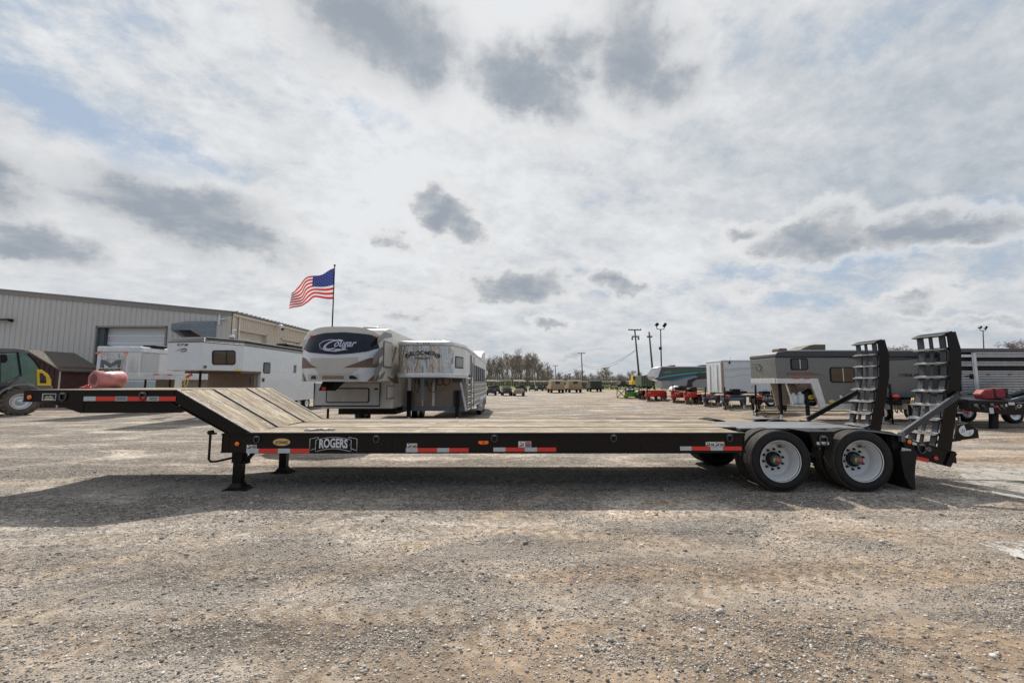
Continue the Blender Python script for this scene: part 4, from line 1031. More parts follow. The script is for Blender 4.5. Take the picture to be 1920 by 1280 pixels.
# ---------------------------------------------------------------- white living-quarter horse trailer (RPM)
RA, RB_, RC, RD = (-15.0,18.6), (-13.45,18.4), (-12.62,20.1), (-12.9,31.0)
RA = (onY(313,660,18.6)[0], 18.6); RB_ = (onY(379,660,18.4)[0], 18.4); RC = (onY(457,660,20.1)[0], 20.1); RD = (RC[0]-.15, 31.0)
rz0, rz1 = onY(313,694,18.6)[1], onY(340,642,18.6)[1]; zr = onY(340,633,18.6)[1]
rp = thing('living_quarters_horse_trailer', 'white horse trailer with dark brown roof edge and a wide tinted nose window', 'horse trailer', ((RA[0]+RC[0])/2, 22, 0))
RE = (RA[0]-.25, 20.2); RF = (RE[0]+.05, 31)
foot = [RA, RB_, RC, RD, RF, RE]
q = B(); q.prismZ(foot, rz0, rz1); q.build('body', WHITE, rp, bevel=.03)
q = B(); q.prismZ([(RC[0]-.01,21.6),(RC[0]-.16+.01,30.98),(RF[0]+.02,30.98),(RE[0]+.02,21.6)], .62, rz0+.02); q.build('lower_body', WHITE, rp)
q = B(); ins = [(x_*1+(.12 if x_ < -14 else -.12), y_+(.2 if y_ < 21 else -.05)) for x_, y_ in foot]
q.prismZ([(x_+(.03 if i in (1,2,3) else -.03), y_-(.03 if i in (0,1,2) else 0)) for i,(x_,y_) in enumerate(foot)], rz1-.0, rz1+.22, ins); q.build('roof_edge', mat('dark_brown_trim', (.035,.025,.022), .25, coat=.5), rp, bevel=.03)
q = B(); q.prismZ([(a*.98-.28, b+.3) for a, b in foot], rz1+.221, rz1+.26); q.build('roof', LGREY, rp)
q = B(); q.box(RE[0]+.2, RC[0]-.15, 21.3, 21.58, .9, rz0-.001); q.build('front_wall', mat('tan_brown_panel', (.19,.14,.10), .6), rp)
q = B(); q.box(RE[0]+.02, RC[0]-.02, 20.0, 21.7, rz0-.10, rz0-.003); q.build('neck_floor', mat('tan_brown_panel2', (.10,.075,.055), .6), rp)
q = B(); q.box(RC[0]-.9, RC[0]-.2, 24.4, 26.2, rz1+.261, rz1+.5); q.build('air_conditioner', BLACKM, rp, bevel=.08)
# angled nose facet: window lies in plane B-C
fd = (Vector((RC[0]-RB_[0], RC[1]-RB_[1], 0))).normalized(); fn = Vector((fd.y, -fd.x, 0))
def onfacet(px, py):
    d_ = Vector(ray(px, py)); P0 = Vector((RB_[0], RB_[1], 0))+fn*.02; O = Vector((0,0,CAM_H))
    t = (P0-O).dot(fn)/d_.dot(fn); return O+d_*t
def facet(pts, nm, m, par=rp, lift=0.):
    q = B(); P_ = [onfacet(*p)+fn*lift for p in pts]; q.add(P_+[p-fn*.02 for p in P_], [tuple(range(len(P_)))]+[(i,(i+1)%len(P_),(i+1)%len(P_)+len(P_),i+len(P_)) for i in range(len(P_))]); return q.build(nm, m, par)
w_ = facet([(a,b) for a,b in rrect(398,442,656.5,684,5)], 'window', BLACKM); facet([(a,b) for a,b in rrect(400,440,658.5,682,4)], 'pane', GLASSW, w_, .012)
facet([(a,b) for a,b in rrect(424,425.5,658.5,682,.3)], 'mullion', BLACKM, w_, .02)
X_, Z_ = onY(343, 646.5, 18.52); q = B(); q.text('R P M', .10, (X_,18.48,Z_), shear=.3, width=.50, bold=.03); q.build('lettering', INK, rp)
q = B(); q.tube([(X_-.3,18.5,Z_-.27),(X_-.05,18.5,Z_-.18),(X_+.15,18.5,Z_-.17),(X_+.32,18.5,Z_-.30)], [.006,.012,.03,.008], 6); q.text('EDGE', .07, (X_+.08,18.47,Z_-.27), shear=.3, width=.25, bold=.03); q.build('swoosh_decal', INK, rp)
for (px, py, r_, m_) in ((384.5,687.5,2.4,BROWN),): 
    f_ = onfacet(px, py); q = B(); q.cyl(f_, f_+fn*.02, .065, 14); q.build('round_vent', m_, rp)
f_ = onfacet(448, 693.5); q = B(); q.add([f_+fn*.01+fd*(.13*math.cos(a))+Vector((0,0,.05*math.sin(a))) for a in [2*math.pi*i/20 for i in range(20)]], [tuple(range(20))]); q.build('dealer_badge', YELLOWS, rp)
XS = RC[0]-.06
for (a, b, c_, d_) in ((494,679,505.5,700),(540,682,554,706.5)): win_X(rp, a, b, c_, d_, RC[0]-.03 if a<500 else RC[0]-.10, 1, GLASSD)
q = B()
for (px, py) in ((471,709),(471,716),(493,712)):
    y_, z_ = onX(px, py, RC[0]-.02); q.box(RC[0]-.05, RC[0]+.012, y_-.09, y_+.09, z_-.09, z_+.09)
o = q.build('hatches', INK, rp); o['kind'] = 'stuff'
for yw in (26.0, 27.0): wheel_simple(rp, RC[0]-.3, yw, .39, .24, 'X')
y_, z_ = onX(562, 743, RC[0]-.1); q = B(); q.box(RC[0]-.16, RC[0]-.09, y_-.5, y_+.4, z_-.03, z_+.03); q.build('red_marker', REDLENS, rp)
rail_jack(rp, RA[0]+.8, 19.6, rz0)

# ---------------------------------------------------------------- silver horse trailer with chevron mark
SV = thing('silver_horse_trailer', 'silver nosed horse trailer with white rail beside the maroon shed and metal building', 'horse trailer', (-19.5, 24, 0))
vy = 22.0; vx0 = onY(174,690,vy)[0]; vx1 = onY(251,690,vy)[0]; vz0 = onY(200,711,vy)[1]; vz1 = onY(200,660,vy)[1]; vzt = onY(200,649,vy)[1]
vx2 = onY(340,690,25.)[0]
ft = [(vx0,vy+.25),(vx0+.2,vy),(vx1-.35,vy),(vx1,vy+.35),(vx2,25.0),(vx2,31),(vx0,31)]
q = B(); q.prismZ(ft, vz0+.36, vz1); q.build('body', WHITED, SV)
q = B(); q.prismZ([(a+(.03 if a > -20 else -.03), b-.03) for a,b in ft], vz1+.001, vzt); q.build('roof_rail', ALU, SV, bevel=.05)
q = B(); q.prismZ([(a+(.03 if a > -20 else -.03), b-.03) for a,b in ft], vz0, vz0+.359); q.build('neck_rail', ALU, SV, bevel=.03)
q = B(); q.box(vx0+.42, vx1-.45, vy-.02, vy-.002, vz0+.37, vz1-.002); q.build('nose_panel', CHROME, SV)
for xx in (vx0+.28, vx0+.05): pass
q = B(); q.box(vx0+.2, vx0+.40, vy-.03, vy-.001, vz0+.36, vz1-.001); q.build('nose_post', ALU, SV, bevel=.03)
xm, zm = onY(207, 681, vy-.03)
q = B()
for s_ in (-1, 1):
    q.add([(xm, vy-.03, zm-.02), (xm+s_*.34, vy-.03, zm+.18), (xm+s_*.52, vy-.03, zm+.18), (xm+s_*.52, vy-.03, zm-.22), (xm+s_*.36, vy-.03, zm-.22), (xm+s_*.36, vy-.03, zm-.02), (xm, vy-.03, zm-.22)], [(0,1,2,3,4,5,6)])
q.build('chevron_emblem', mat('slate_decal', (.10,.115,.14), .4), SV)
q = B(); q.text('MERHOW', .13, (xm, vy-.035, zm-.33), width=1.15, bold=.02); q.build('lettering', INK, SV)
for (px, py) in ((182,661.5),(235,661.5),(275,662)):
    Y_ = vy if px < 250 else 23.6; x_, z_ = onY(px, py, Y_-.1); q = B(); q.box(x_-.07,x_+.07,Y_-.12,Y_-.04,z_-.04,z_+.04); q.build('marker_lamp', ORANGE, SV)
q = B()
rr_ = random.Random(5)
fdv = (Vector((vx2-vx1, 25.0-(vy+.35), 0))).normalized(); fnv = Vector((fdv.y,-fdv.x,0)); Lf = math.hypot(vx2-vx1, 25-vy-.35)
for k in range(9):
    h_ = rr_.uniform(.2,1.0); P_ = Vector((vx1-.30+k*.032, vy-.0+k*.033+.02, 0))+Vector((.707,-.707,0))*.01
    q.cyl(P_+Vector((0,0,vz0+.38)), P_+Vector((0,0,vz0+.38+h_)), .018, 4, .003)
o = q.build('plume_decal', WHITEPRINT, SV); o['kind'] = 'stuff'
P1 = Vector((vx1,vy+.35,0))+fnv*.02
def vf(a, b, z0, z1, nm, m, lift=0.): 
    A = P1+fdv*a+fnv*lift; D = P1+fdv*b+fnv*lift; q = B(); q.add([(A.x,A.y,z0),(D.x,D.y,z0),(D.x,D.y,z1),(A.x,A.y,z1)], [(0,1,2,3)]); return q.build(nm, m, SV)
vf(Lf*.78, Lf*1.0, vz0+.5, vz0+1.2, 'window', GLASSD)
vf(Lf*.02, Lf*.42, vz0+.37, vz1-.01, 'grey_side_panel', LGREY)
for a in (.30, .62): vf(Lf*a, Lf*(a+.13), vz0+.24, vz0+.30, 'reflective_tape', REDTAPE, .03)
q = B(); q.box(vx0+.3, vx2-.3, 25.6, 30.9, .6, vz0); q.build('lower_body', mat('tan_lower_panel', (.20,.17,.135), .5), SV)
wheel_simple(SV, onY(247,735,25.4)[0], 25.45, .42, .25, 'Y')
rail_jack(SV, vx0+1.4, 23.6, vz0); rail_jack(SV, vx0+2.6, 23.8, vz0)
q = B(); q.cyl((vx0+.3,22.4,vzt+.0),(vx0+.3,22.4,vzt+.1),.2,10); q.box(vx0+1.6,vx0+2.3,23,23.8,vzt+.0,vzt+.14); q.build('roof_vent', BLACKM, SV, bevel=.04)
# red striped end post with yellow cable by the neck opening
q = B(); x_, z_ = onY(340, 712, 21.5); q.box(x_-.25, x_+.05, 21.4, 21.5, .4, z_+.2); q.build('rail_end_post', WHITED, SV)
q = B(); q.bar((x_+.05,21.45,z_),(x_+.62,21.45,z_+.30),.05,.13); q.build('angled_brace', WHITED, SV)
q = B(); q.bar((x_+.30,21.41,z_+.14),(x_+.58,21.41,z_+.285),.05,.10); q.build('reflective_tape', REDTAPE, SV)
q = B(); q.tube([(x_+.3,21.42,z_+.1),(x_+.2,21.42,z_-.2),(x_+.32,21.42,z_-.4)],.02,6); q.tube([(x_+.42,21.42,z_+.12),(x_+.38,21.42,z_-.2),(x_+.3,21.42,z_-.42)],.02,6); q.build('coiled_cable', YELLOWP, SV)

# ---------------------------------------------------------------- telehandler
# it stands turned: its side faces the viewer and a little to the east
T0 = Vector((XY(39.5, 22.0, .7), 22.0, 0)); TU = Vector((.56, .83, 0)).normalized(); TN = Vector((TU.y, -TU.x, 0))
th = thing('telehandler', 'grey and yellow telescopic handler with glazed cab and a muddy wheel', 'telehandler', tuple(T0))
def tpt(px, py, off=0.):
    d_ = Vector(ray(px, py)); O = Vector((0, 0, CAM_H)); P0 = T0-TN*off
    return O+d_*((P0-O).dot(TN)/d_.dot(TN))
def tp(pts, y0, y1, nm, m, bevel=.03, par=th):
    A = [tpt(a, b, y0) for a, b in pts]; D = [p-TN*(y1-y0) for p in A]; n = len(A); q = B()
    q.add(A+D, [tuple(range(n)), tuple(range(2*n-1, n-1, -1))]+[(i, i+n, (i+1) % n+n, (i+1) % n) for i in range(n)])
    return q.build(nm, m, par, bevel=bevel)
def tw(q, c):       # a wheel built about the Y axis, turned to the machine's side
    q.v = [tuple(Vector(c)+TU*v[0]-TN*v[1]+Vector((0, 0, v[2]))) for v in q.v]; return q
rw_ = .70
def twheel(c, par=th):
    q = B(); q.lathe([(rw_*.56,-.20),(rw_*.90,-.25),(rw_*.96,-.2),(rw_*.96,.2),(rw_*.90,.25),(rw_*.56,.20)], (0,0,0), 'Y', 36); o = tw(q, c).build('wheel', MUDTYRE, par)
    q = B()
    for i in range(18):
        for s_ in (-1, 1):
            a = 2*math.pi*(i+(.5 if s_ > 0 else 0))/18
            for k in range(3):
                a2 = a+.10*k; q.bar((math.cos(a2)*rw_*.985, s_*(.02+.085*k), math.sin(a2)*rw_*.985), (math.cos(a2+.13)*rw_*(.985-.02*k), s_*(.12+.085*k), math.sin(a2+.13)*rw_*(.985-.02*k)), .075, .075, (math.cos(a2), 0, math.sin(a2)))
    tw(q, c).build('tread_lugs', MUDTYRE, o)['kind'] = 'stuff'
    q = B(); q.lathe([(rw_*.57,-.20),(rw_*.54,-.22),(rw_*.49,-.10),(rw_*.46,-.04),(rw_*.22,-.02),(rw_*.20,-.10),(.001,-.10)], (0,0,0), 'Y', 30); tw(q, c).build('rim', ALU, o)
twheel(T0+Vector((0,0,rw_))-TN*.25); twheel(T0+Vector((0,0,rw_))-TN*.25-TU*3.0); twheel(T0+Vector((0,0,rw_))-TN*2.0)
q = B(); q.lathe([(.80,-.34),(.86,-.34),(.88,-.30),(.86,.25),(.80,.25)], (0,0,0), 'Y', 26, sweep=math.pi*.95); tw(q, T0+Vector((-.0,0,rw_+.03))-TN*.30).build('fender', mat('dusty_grey_fender', (.20,.20,.19), .55, dust=.3), th)
TB = mat('machine_dark_grey', (.06,.065,.07), .5, dust=.3)
tp([(-70,765),(-70,716),(0,716),(14,722),(6,740),(2,765)], .30, 1.5, 'chassis', TB)
tp([(14,722),(28,712),(40,706),(52,717),(70,723),(99,724),(99,731),(66,732),(40,728)], .05, 1.7, 'engine_deck', mat('machine_mid_grey', (.15,.16,.17), .5, dust=.3))
tp([(69,692),(79,693),(91,702),(96,712),(96,723),(70,723)], .0, .12, 'rear_cowl', YELLOWP, .012)
tp([(74,699),(79,699),(86,706),(87,718),(75,718)], -.012, -.002, 'cowl_window', GLASSD, .0)
GGL = mat('green_tinted_glass', (.13,.23,.19), .06, coat=.4, alpha=.6)
tp([(39,702),(46,697),(68,693),(69,722),(54,717),(44,709)], .05, .09, 'hood_glass', GGL, 0)
tp([(-70,664),(-70,657),(0,652),(30,653),(47,655),(53,661),(51,665),(30,660)], .05, 1.5, 'cab_roof', mat('machine_roof_grey', (.13,.135,.14), .55))
tp([(31,660),(35,660),(41,704),(37,704)], .02, .12, 'cab_pillar', BLACKM, .01); tp([(50,663),(53,662),(66,673),(77,690),(74,692),(63,676)], .02, .12, 'cab_pillar', BLACKM, .01); tp([(-2,664),(1,664),(1,718),(-2,718)], .02, .12, 'cab_pillar', BLACKM, .01)
tp([(35,661),(50,663),(63,676),(74,692),(42,700)], .05, .07, 'rear_glass', GGL, 0)
tp([(1,663),(31,661),(37,704),(14,722),(1,722)], .05, .07, 'door_glass', GGL, 0)
tp([(-70,664),(50,664),(74,692),(68,720),(-70,722)], 1.35, 1.38, 'far_glass', GGL, 0)
tp([(-70,710),(-70,724),(14,724),(37,706),(37,702),(12,718)], .0, .06, 'door_sill', TB, .01)
tp([(2,712),(4,700),(10,694),(18,682),(24,683),(27,690),(24,712)], .5, .9, 'seat', SEATM, .05)
tp([(41,670),(52,674),(52,690),(44,694),(41,690)], .6, .75, 'console', BLACKM, .02)
tp([(0,664),(13,664),(15,674),(11,680),(2,680)], -.55, -.45, 'mirror', BLACKM, .03)
tp([(14,686),(26,684),(28,687),(16,690)], .3, .34, 'steering_wheel', BLACKM, .01)
tp([(12,716),(28,709),(30,711),(16,719)], -.04, .03, 'step_rail', STEEL, .005)

# ---------------------------------------------------------------- fifth-wheel camper
CY0, CY1 = 12.4, 14.4
cg = thing('fifth_wheel_camper', 'cream fifth-wheel camper with black curved nose cap and script lettering', 'camper', (-5.5, 17, 0))
cxl, cxr = onY(560,700,CY0+.35)[0], onY(707,700,CY0+.35)[0]; cxm = (cxl+cxr)/2; chw = (cxr-cxl)/2
def cap(s, z, off=0.):
    zz = (z-1.75)/1.5
    y = CY0+.12+.42*abs(s)**3.2+.10*(1-zz)**2*0+.42*max(0,zz-.50)**1.6*1.6+.18*max(0,.12-zz)*3
    return Vector((cxm+s*chw, y-off, z))
def cz(px, py): return onY(px, py, CY0+.25)[1]
def cs(px): return ((px-960)/800*(CY0+.2)-cxm)/chw
def cpatch(nm, m, lo, hi, s0, s1, off, ns=24, nz=6, par=cg):
    q = B(); V = []; 
    for i in range(ns+1):
        s = s0+(s1-s0)*i/ns; a, b = lo(s), hi(s)
        for j in range(nz+1): V.append(cap(s, a+(b-a)*j/nz, off))
    F = [(i*(nz+1)+j, (i+1)*(nz+1)+j, (i+1)*(nz+1)+j+1, i*(nz+1)+j+1) for i in range(ns) for j in range(nz)]
    q.add(V, F, True); return q.build(nm, m, par)
zT, zB2 = cz(630, 613), cz(630, 715)
def lin(pts):
    pts = [(cs(a), cz(a,b)) for a,b in pts]
    def f(s):
        if s <= pts[0][0]: return pts[0][1]
        for i in range(len(pts)-1):
            if s <= pts[i+1][0]:
                t = (s-pts[i][0])/(pts[i+1][0]-pts[i][0]); return pts[i][1]+t*(pts[i+1][1]-pts[i][1])
        return pts[-1][1]
    return f
topc = lin([(560,632),(575,624),(600,619),(640,617),(690,620),(707,626)])
botc = lambda s: zB2+.0
cpatch('nose_cap', WHITE, botc, lambda s: zT+.02-.28*abs(s)**4, -1, 1, 0)
cpatch('cap_roof_band', TAN, lin([(560,640),(575,630),(605,624),(640,622),(690,625),(707,634)]), lambda s: zT+.03-.28*abs(s)**4, -1, 1, .006)
glo = lin([(560,654),(575,660),(600,663),(630,665),(660,663),(685,659),(707,650)])
ghi = lin([(560,652),(566,640),(572,630),(605,623.5),(640,622.5),(690,626),(700,632),(706,640)])
cpatch('black_nose_panel', NAVYG, glo, ghi, -.97, .985, .014)
cpatch('tan_nose_panel', TAN, lin([(590,688),(600,700),(660,700),(675,690)]), lin([(577,671),(630,672),(680,669)]), cs(581), cs(672), .012)
for (pl, ph, a, b) in (([(560,690),(596,689.5)], [(560,669),(568,672),(584,684),(596,689)], -1, cs(596)), ([(648,689.5),(700,688)], [(648,689),(670,680),(690,671),(706,668)], cs(648), 1)):
    cpatch('brown_nose_flash', BROWN, lin(pl), lin(ph), a, b, .018, 12, 3)
for a0, b0 in ((561, 569), (687, 706)):
    cpatch('brown_lower_flash', BROWN, lin([(561,714.5),(706,714.5)]), lin([(561,698),(569,714),(687,714),(706,694)]) , max(-1,cs(a0)), min(1,cs(b0)), .016, 8, 3)
cpatch('lower_grille_left', LGREY, lin([(575,713),(594,712)]), lin([(578,702),(594,703)]), cs(576), cs(673), .012, 16, 3)
for a0, b0 in ((583,594),(657,671)):
    cpatch('nose_vent', GLASSD, lin([(583,710.5),(671,710.5)]), lin([(583,707),(587,704),(594,704.5),(657,704.5),(665,704),(671,709)]), cs(a0), cs(b0), .02, 6, 2)
cpatch('tan_vent_panel', mat('warm_tan_panel', (.26,.19,.13), .5), lin([(606,710.5),(647,710.5)]), lin([(606,704.5),(647,704.5)]), cs(606), cs(647), .02, 8, 2)
for px in (578, 697):
    P_ = cap(cs(px), cz(px,629.5), .03); q = B(); q.sphere(P_, .07, 10, 6, (1.2,.5,.5)); q.build('clearance_lamp', REDLENS, cg)
# script lettering
def capmap(q, off=.03):
    return [tuple(cap((v[0]-cxm)/chw, v[2], off)) for v in q.v]
q = B(); lx, lz = (632-960)/800*(CY0+.2), cz(632, 648)
lx -= .07; q.text('C', .33, (lx-.24, 0, lz+.02), shear=.7, width=.58, bold=.01); q.text('ougar', .22, (lx+.27, 0, lz+.0), shear=.45, width=.64, bold=.015)
q.tube([(lx-.42,0,lz-.05),(lx-.46,0,lz+.04),(lx-.35,0,lz+.13),(lx-.15,0,lz+.175),(lx+.03,0,lz+.16)], .012, 4); q.tube([(lx-.44,0,lz-.07),(lx-.25,0,lz-.15),(lx+.05,0,lz-.17),(lx+.3,0,lz-.12),(lx+.4,0,lz-.13)], [.006,.012,.02,.02,.004], 4)
q2 = B(); q2.add(capmap(q), q.f); q2.build('script_lettering', LILAC, cg)
q = B(); q.sphere((0,0,0), .05, 10, 6, (2.2,.1,.6)); q.v = [(v[0]+lx+.12, 0, v[2]+lz-.13) for v in q.v]; q2 = B(); q2.add(capmap(q,.035), q.f); q2.build('cat_emblem', LILAC, cg)
# body behind the cap
cyB = 22.5; sidex = cxr+.02
ybc = cap(1, 2.4).y
yct = ybc
def side_top(y): return zT-.06+.10*min(1,(y-ybc)/1.0)
q = B()
prof = [(yct, zB2), (yct, zT-.35), (yct+.35, zT-.02), (yct+.9, zT+.10), (cyB, zT+.10), (cyB, .8), (CY1+.02, .8), (CY1+.02, zB2)]
q.prismX(prof, cxl-.02, sidex); q.build('body', mat('cream_side_wall', (.60,.57,.50), .35, var=.05, coat=.2), cg, bevel=.04)
q = B(); q.box(cxl+.1, cxr-.1, yct+1.0, cyB-.1, zT+.101, zT+.13); q.build('roof', TAN, cg)
q = B(); q.prismY([(cxl+.95,zT+.12),(cxl+1.0,zT+.36),(cxl+1.55,zT+.34),(cxl+1.6,zT+.12)], 15.2, 16.2); q.build('air_conditioner', TAN, cg, bevel=.05)
q = B(); q.box(cxl+1.75, cxl+2.1, 15, 15.6, zT+.14, zT+.2); q.build('roof_vent', WHITED, cg)
ly0, ly1 = onY(590,716,CY1)[0], onY(714,716,CY1)[0]; lz0 = onY(650,762,CY1)[1]
q = B(); q.box(ly0, ly1, CY1-.02, CY1+.9, lz0, zB2-.03); q.build('front_storage_box', LGREY, cg, bevel=.05)
q = B(); x0, z1 = onY(612,727,CY1-.03); x1, z0 = onY(692,755,CY1-.03); q.prismY(rrect(x0,x1,z0,z1,.07), CY1-.045, CY1-.021); hf = q.build('storage_door', BLACKM, cg)
q = B(); q.prismY(rrect(x0+.035,x1-.035,z0+.035,z1-.035,.05), CY1-.055, CY1-.046); q.build('door_panel', mat('warm_grey_panel', (.42,.40,.37), .45), hf)
q = B(); q.tube([(ly0+.01,CY1-.03,zB2-.04),(ly0+.01,CY1-.03,lz0+.02),(ly1-.01,CY1-.03,lz0+.02),(ly1-.01,CY1-.03,zB2-.04)], .02, 6); q.build('edge_trim', BLACKM, cg)
x_, z_ = onY(628,722,CY1-.6); q = B(); q.prismX([(CY1-1.3,z_-.16),(CY1-.9,z_-.17),(CY1-.1,z_+.12),(CY1-1.0,z_+.14)], x_-.22, x_+.16); o = q.build('pin_box', BLACKM, cg, bevel=.02)
q = B(); q.box(x_-.10,x_+.02,CY1-1.32,CY1-1.301,z_-.14,z_-.05); q.build('red_tag', REDLENS, o)
x_, z_ = onY(705,729,CY1-.04); q = B(); q.sphere((x_,CY1-.03,z_), .07, 12, 6, (1,.2,.5)); q.build('oval_badge', INK, cg)
for px in (615, 693): x_ = onY(px, 770, CY1+.3)[0]; rail_jack(cg, x_, CY1+.3, lz0, .06)
wheel_simple(cg, cxl+.25, 17.6, .38, .36, 'X')
for yw in (18.9, 19.9): wheel_simple(cg, sidex-.2, yw, .38, .25, 'X')
q = B(); q.box(cxl+.2, cxr-.1, CY1+.9, cyB-.2, .55, .8); q.build('chassis', BLACKM, cg)
# swooping side graphics
SXg = sidex+.001
def swoosh(pts_top, pts_bot, m, nm='side_graphic', t=.012):
    A = [onX(px,py,SXg+t) for px,py in pts_top]; D = [onX(px,py,SXg+t) for px,py in pts_bot]
    q = B(); q.strip([(SXg+t,y,z) for y,z in A], [(SXg+t,y,z) for y,z in D]); return q.build(nm, m, cg)
swoosh([(708,632),(722,622),(735,626)], [(708,645),(722,634),(736,632)], GREYDECAL)
swoosh([(700,668),(712,654),(724,646),(733,643)], [(699,684),(712,671),(724,658),(733,643)], GREYDECAL)
swoosh([(701,695),(712,682),(722,670),(728,666)], [(702,714),(712,697),(721,679),(729,666)], GREYDECAL)
swoosh([(706,712),(716,702),(723,695)], [(707,713),(718,709),(722,699)], GREYDECAL, t=.016)
swoosh([(727,705),(737,710),(744,702)], [(729,709),(738,718),(748,719)], BROWN)
swoosh([(730,690),(738,668),(742,650)], [(731,691),(740,670),(744,650)], mat('brick_red_decal', (.28,.06,.03), .4))
win_X(cg, 719, 638, 733, 690, SXg, 1, mat('cream_slide_panel', (.58,.56,.50), .35), GREYDECAL)
win_X(cg, 724.5, 722, 738, 747, SXg, 1, TAN, GREYDECAL, .04)

# ---------------------------------------------------------------- polished horse trailer (centre)
bl_ = thing('polished_horse_trailer', 'polished silver horse trailer with black arched lettering on its mirrored nose', 'horse trailer', (-2.9, 18, 0))
NY = 14.0; LY = 16.0; bxr = -1.70; bxl = onY(755,740,LY)[0]; REAR = 28.2
nz0, nz1, nzt = onY(800,699,NY)[1], onY(800,648,NY)[1], onY(800,639,NY)[1]
nb = onY(800,708,NY)[1]
fl, fr_ = onY(749,670,NY+.4)[0], onY(845,670,NY)[0]
def nose_plan(e=0.):
    pts = [(fl-e, REAR), (fl-e, NY+.42)]
    for i in range(6): a = R(180+90*i/5); pts.append((fl+.32-e*0+(.32+e)*math.cos(a), NY+.32+(.32+e)*math.sin(a)))
    for i in range(7): a = R(270+75*i/6); pts.append((-2.30+(.36+e)*math.cos(a), NY+.36+(.36+e)*math.sin(a)))
    pts += [(bxr+e, LY-.6), (bxr+e, REAR)]
    return pts
q = B(); pl = nose_plan()
# split nose (mirror) and sides (white)
k0 = [i for i in range(len(pl))]
qa, qb = B(), B()
for i in range(len(pl)):
    a, b = pl[i], pl[(i+1) % len(pl)]
    tgt = qa if 1 <= i <= 13 else qb
    tgt.add([(a[0],a[1],nz0),(b[0],b[1],nz0),(b[0],b[1],nz1),(a[0],a[1],nz1)], [(0,1,2,3)], 1 <= i <= 13)
qa.build('mirrored_nose', CHROME, bl_); qb.build('upper_body', WHITED, bl_)
q = B(); q.prismZ(nose_plan(.035), nz1+.001, nzt); q.build('roof_rail', ALU, bl_, bevel=.05)
q = B(); q.prismZ([(a, b+.15) for a,b in nose_plan(-.15)], nzt+.001, nzt+.05); q.build('roof', LGREY, bl_)
pl2 = [p for p in nose_plan(.035)]; pl2[0] = (pl2[0][0], LY+.3); pl2[-1] = (pl2[-1][0]+.01, LY+.35); 
q = B(); q.prismZ(pl2, nb, nz0-.001); q.build('neck_rail', ALU, bl_, bevel=.03)
X_, Z_ = onY(792, 664, NY-.03)
q = B(); hw = .6; q.text('BLOOMER', .155, (X_, NY-.02, Z_-.03), width=.86, bold=.02, warp=lambda x,y: (x, y*1.0+.075*(1-(x/hw)**2)))
q.text('TRAILERS', .075, (X_, NY-.02, Z_-.125), width=.52, bold=.01)
q.build('arched_lettering', INK, bl_)
for s_ in (-1, 1):
    q = B(); q.torus((X_+s_*.50, NY-.02, Z_-.055), .068, .014, n=20, m=5)
    st = [(X_+s_*.50+(.055 if i % 2 == 0 else .022)*math.sin(math.pi*i/5), NY-.022, Z_-.055+(.055 if i % 2 == 0 else .022)*math.cos(math.pi*i/5)) for i in range(10)]
    q.add(st, [tuple(range(10))]); q.build('star_emblem', INK, bl_)
for px in (783, 793.5, 798, 803.5): x_, z_ = onY(px, 643.5, NY-.05); q = B(); q.sphere((x_,NY-.05,z_), .022, 8, 5); q.build('clearance_lamp', mat('dark_amber_lens', (.15,.05,.02), .3), bl_)
# lower body
lz_ = onY(800,770,LY)[1]
q = B(); q.box(bxl, bxr-.02, LY, REAR, lz_, nb-.001); q.build('lower_body', mat('dull_aluminium', (.30,.27,.24), .4, metal=.6, var=.15), bl_)
fw = [(757,762),(762,800),(764,768)]
for k in range(3):
    for j in range(4):
        x0 = onY(773+k*31,720,LY-.01)[0]; x1 = onY(773+(k+1)*31-1,720,LY-.01)[0]; z0 = lz_+.20+j*(nb-lz_-.22)/4; z1 = z0+(nb-lz_-.22)/4-.012
        q = B(); q.box(x0, x1, LY-.016, LY-.002, z0, z1); q.build('front_panel', mat('brown_grey_aluminium', (.27,.225,.19), .35, metal=.5, var=.15), bl_)
q = B(); q.box(bxl+.02, bxr-.03, LY-.03, LY-.003, lz_, lz_+.17); q.build('front_sill', GALV, bl_)
for px, w_ in ((768,.13),(813,.09),(793,.04)):
    x_ = onY(px, 730, LY-.04)[0]; q = B(); q.box(x_-w_/2, x_+w_/2, LY-.06, LY-.031, lz_+.18, nb-.002); q.build('upright', ALU, bl_)
x_ = onY(792,730,NY+.9)[0]; q = B(); q.box(x_-.07, x_+.07, NY+.85, NY+1.0, onY(792,749,NY+.9)[1], nb); q.build('coupler_tube', GALV, bl_, bevel=.02)
q = B(); z_ = nb; q.prismY([(x_-.42,nb),(x_+.42,nb),(x_+.10,nb-.30),(x_-.10,nb-.30)], NY+.95, NY+1.1); q.build('coupler_gusset', mat('dull_grey_steel', (.14,.135,.13), .5, metal=.4), bl_)
def chain(pts, par, nm='safety_chain', r=.012, m=BLACKM): q = B(); q.tube(pts, r, 5); return q.build(nm, m, par)
chain([(x_-.25,NY+.9,nb-.02),(x_-.28,NY+.9,nb-.3),(x_-.20,NY+.9,nb-.52),(x_-.12,NY+.9,nb-.3),(x_-.14,NY+.9,nb-.02)], bl_)
chain([(x_+.12,NY+.9,nb-.1),(x_+.25,NY+.9,nb-.45),(x_+.42,NY+.9,nb-.5),(x_+.50,NY+.9,nb-.2),(x_+.52,NY+.9,nb)], bl_, 'coiled_cable')
for k in range(2): q = B(); q.torus((x_+.62+.22*k, NY+.8, nb-.12), .12, .014, n=18, m=5); q.build('hanging_hose', BLACKM, bl_)
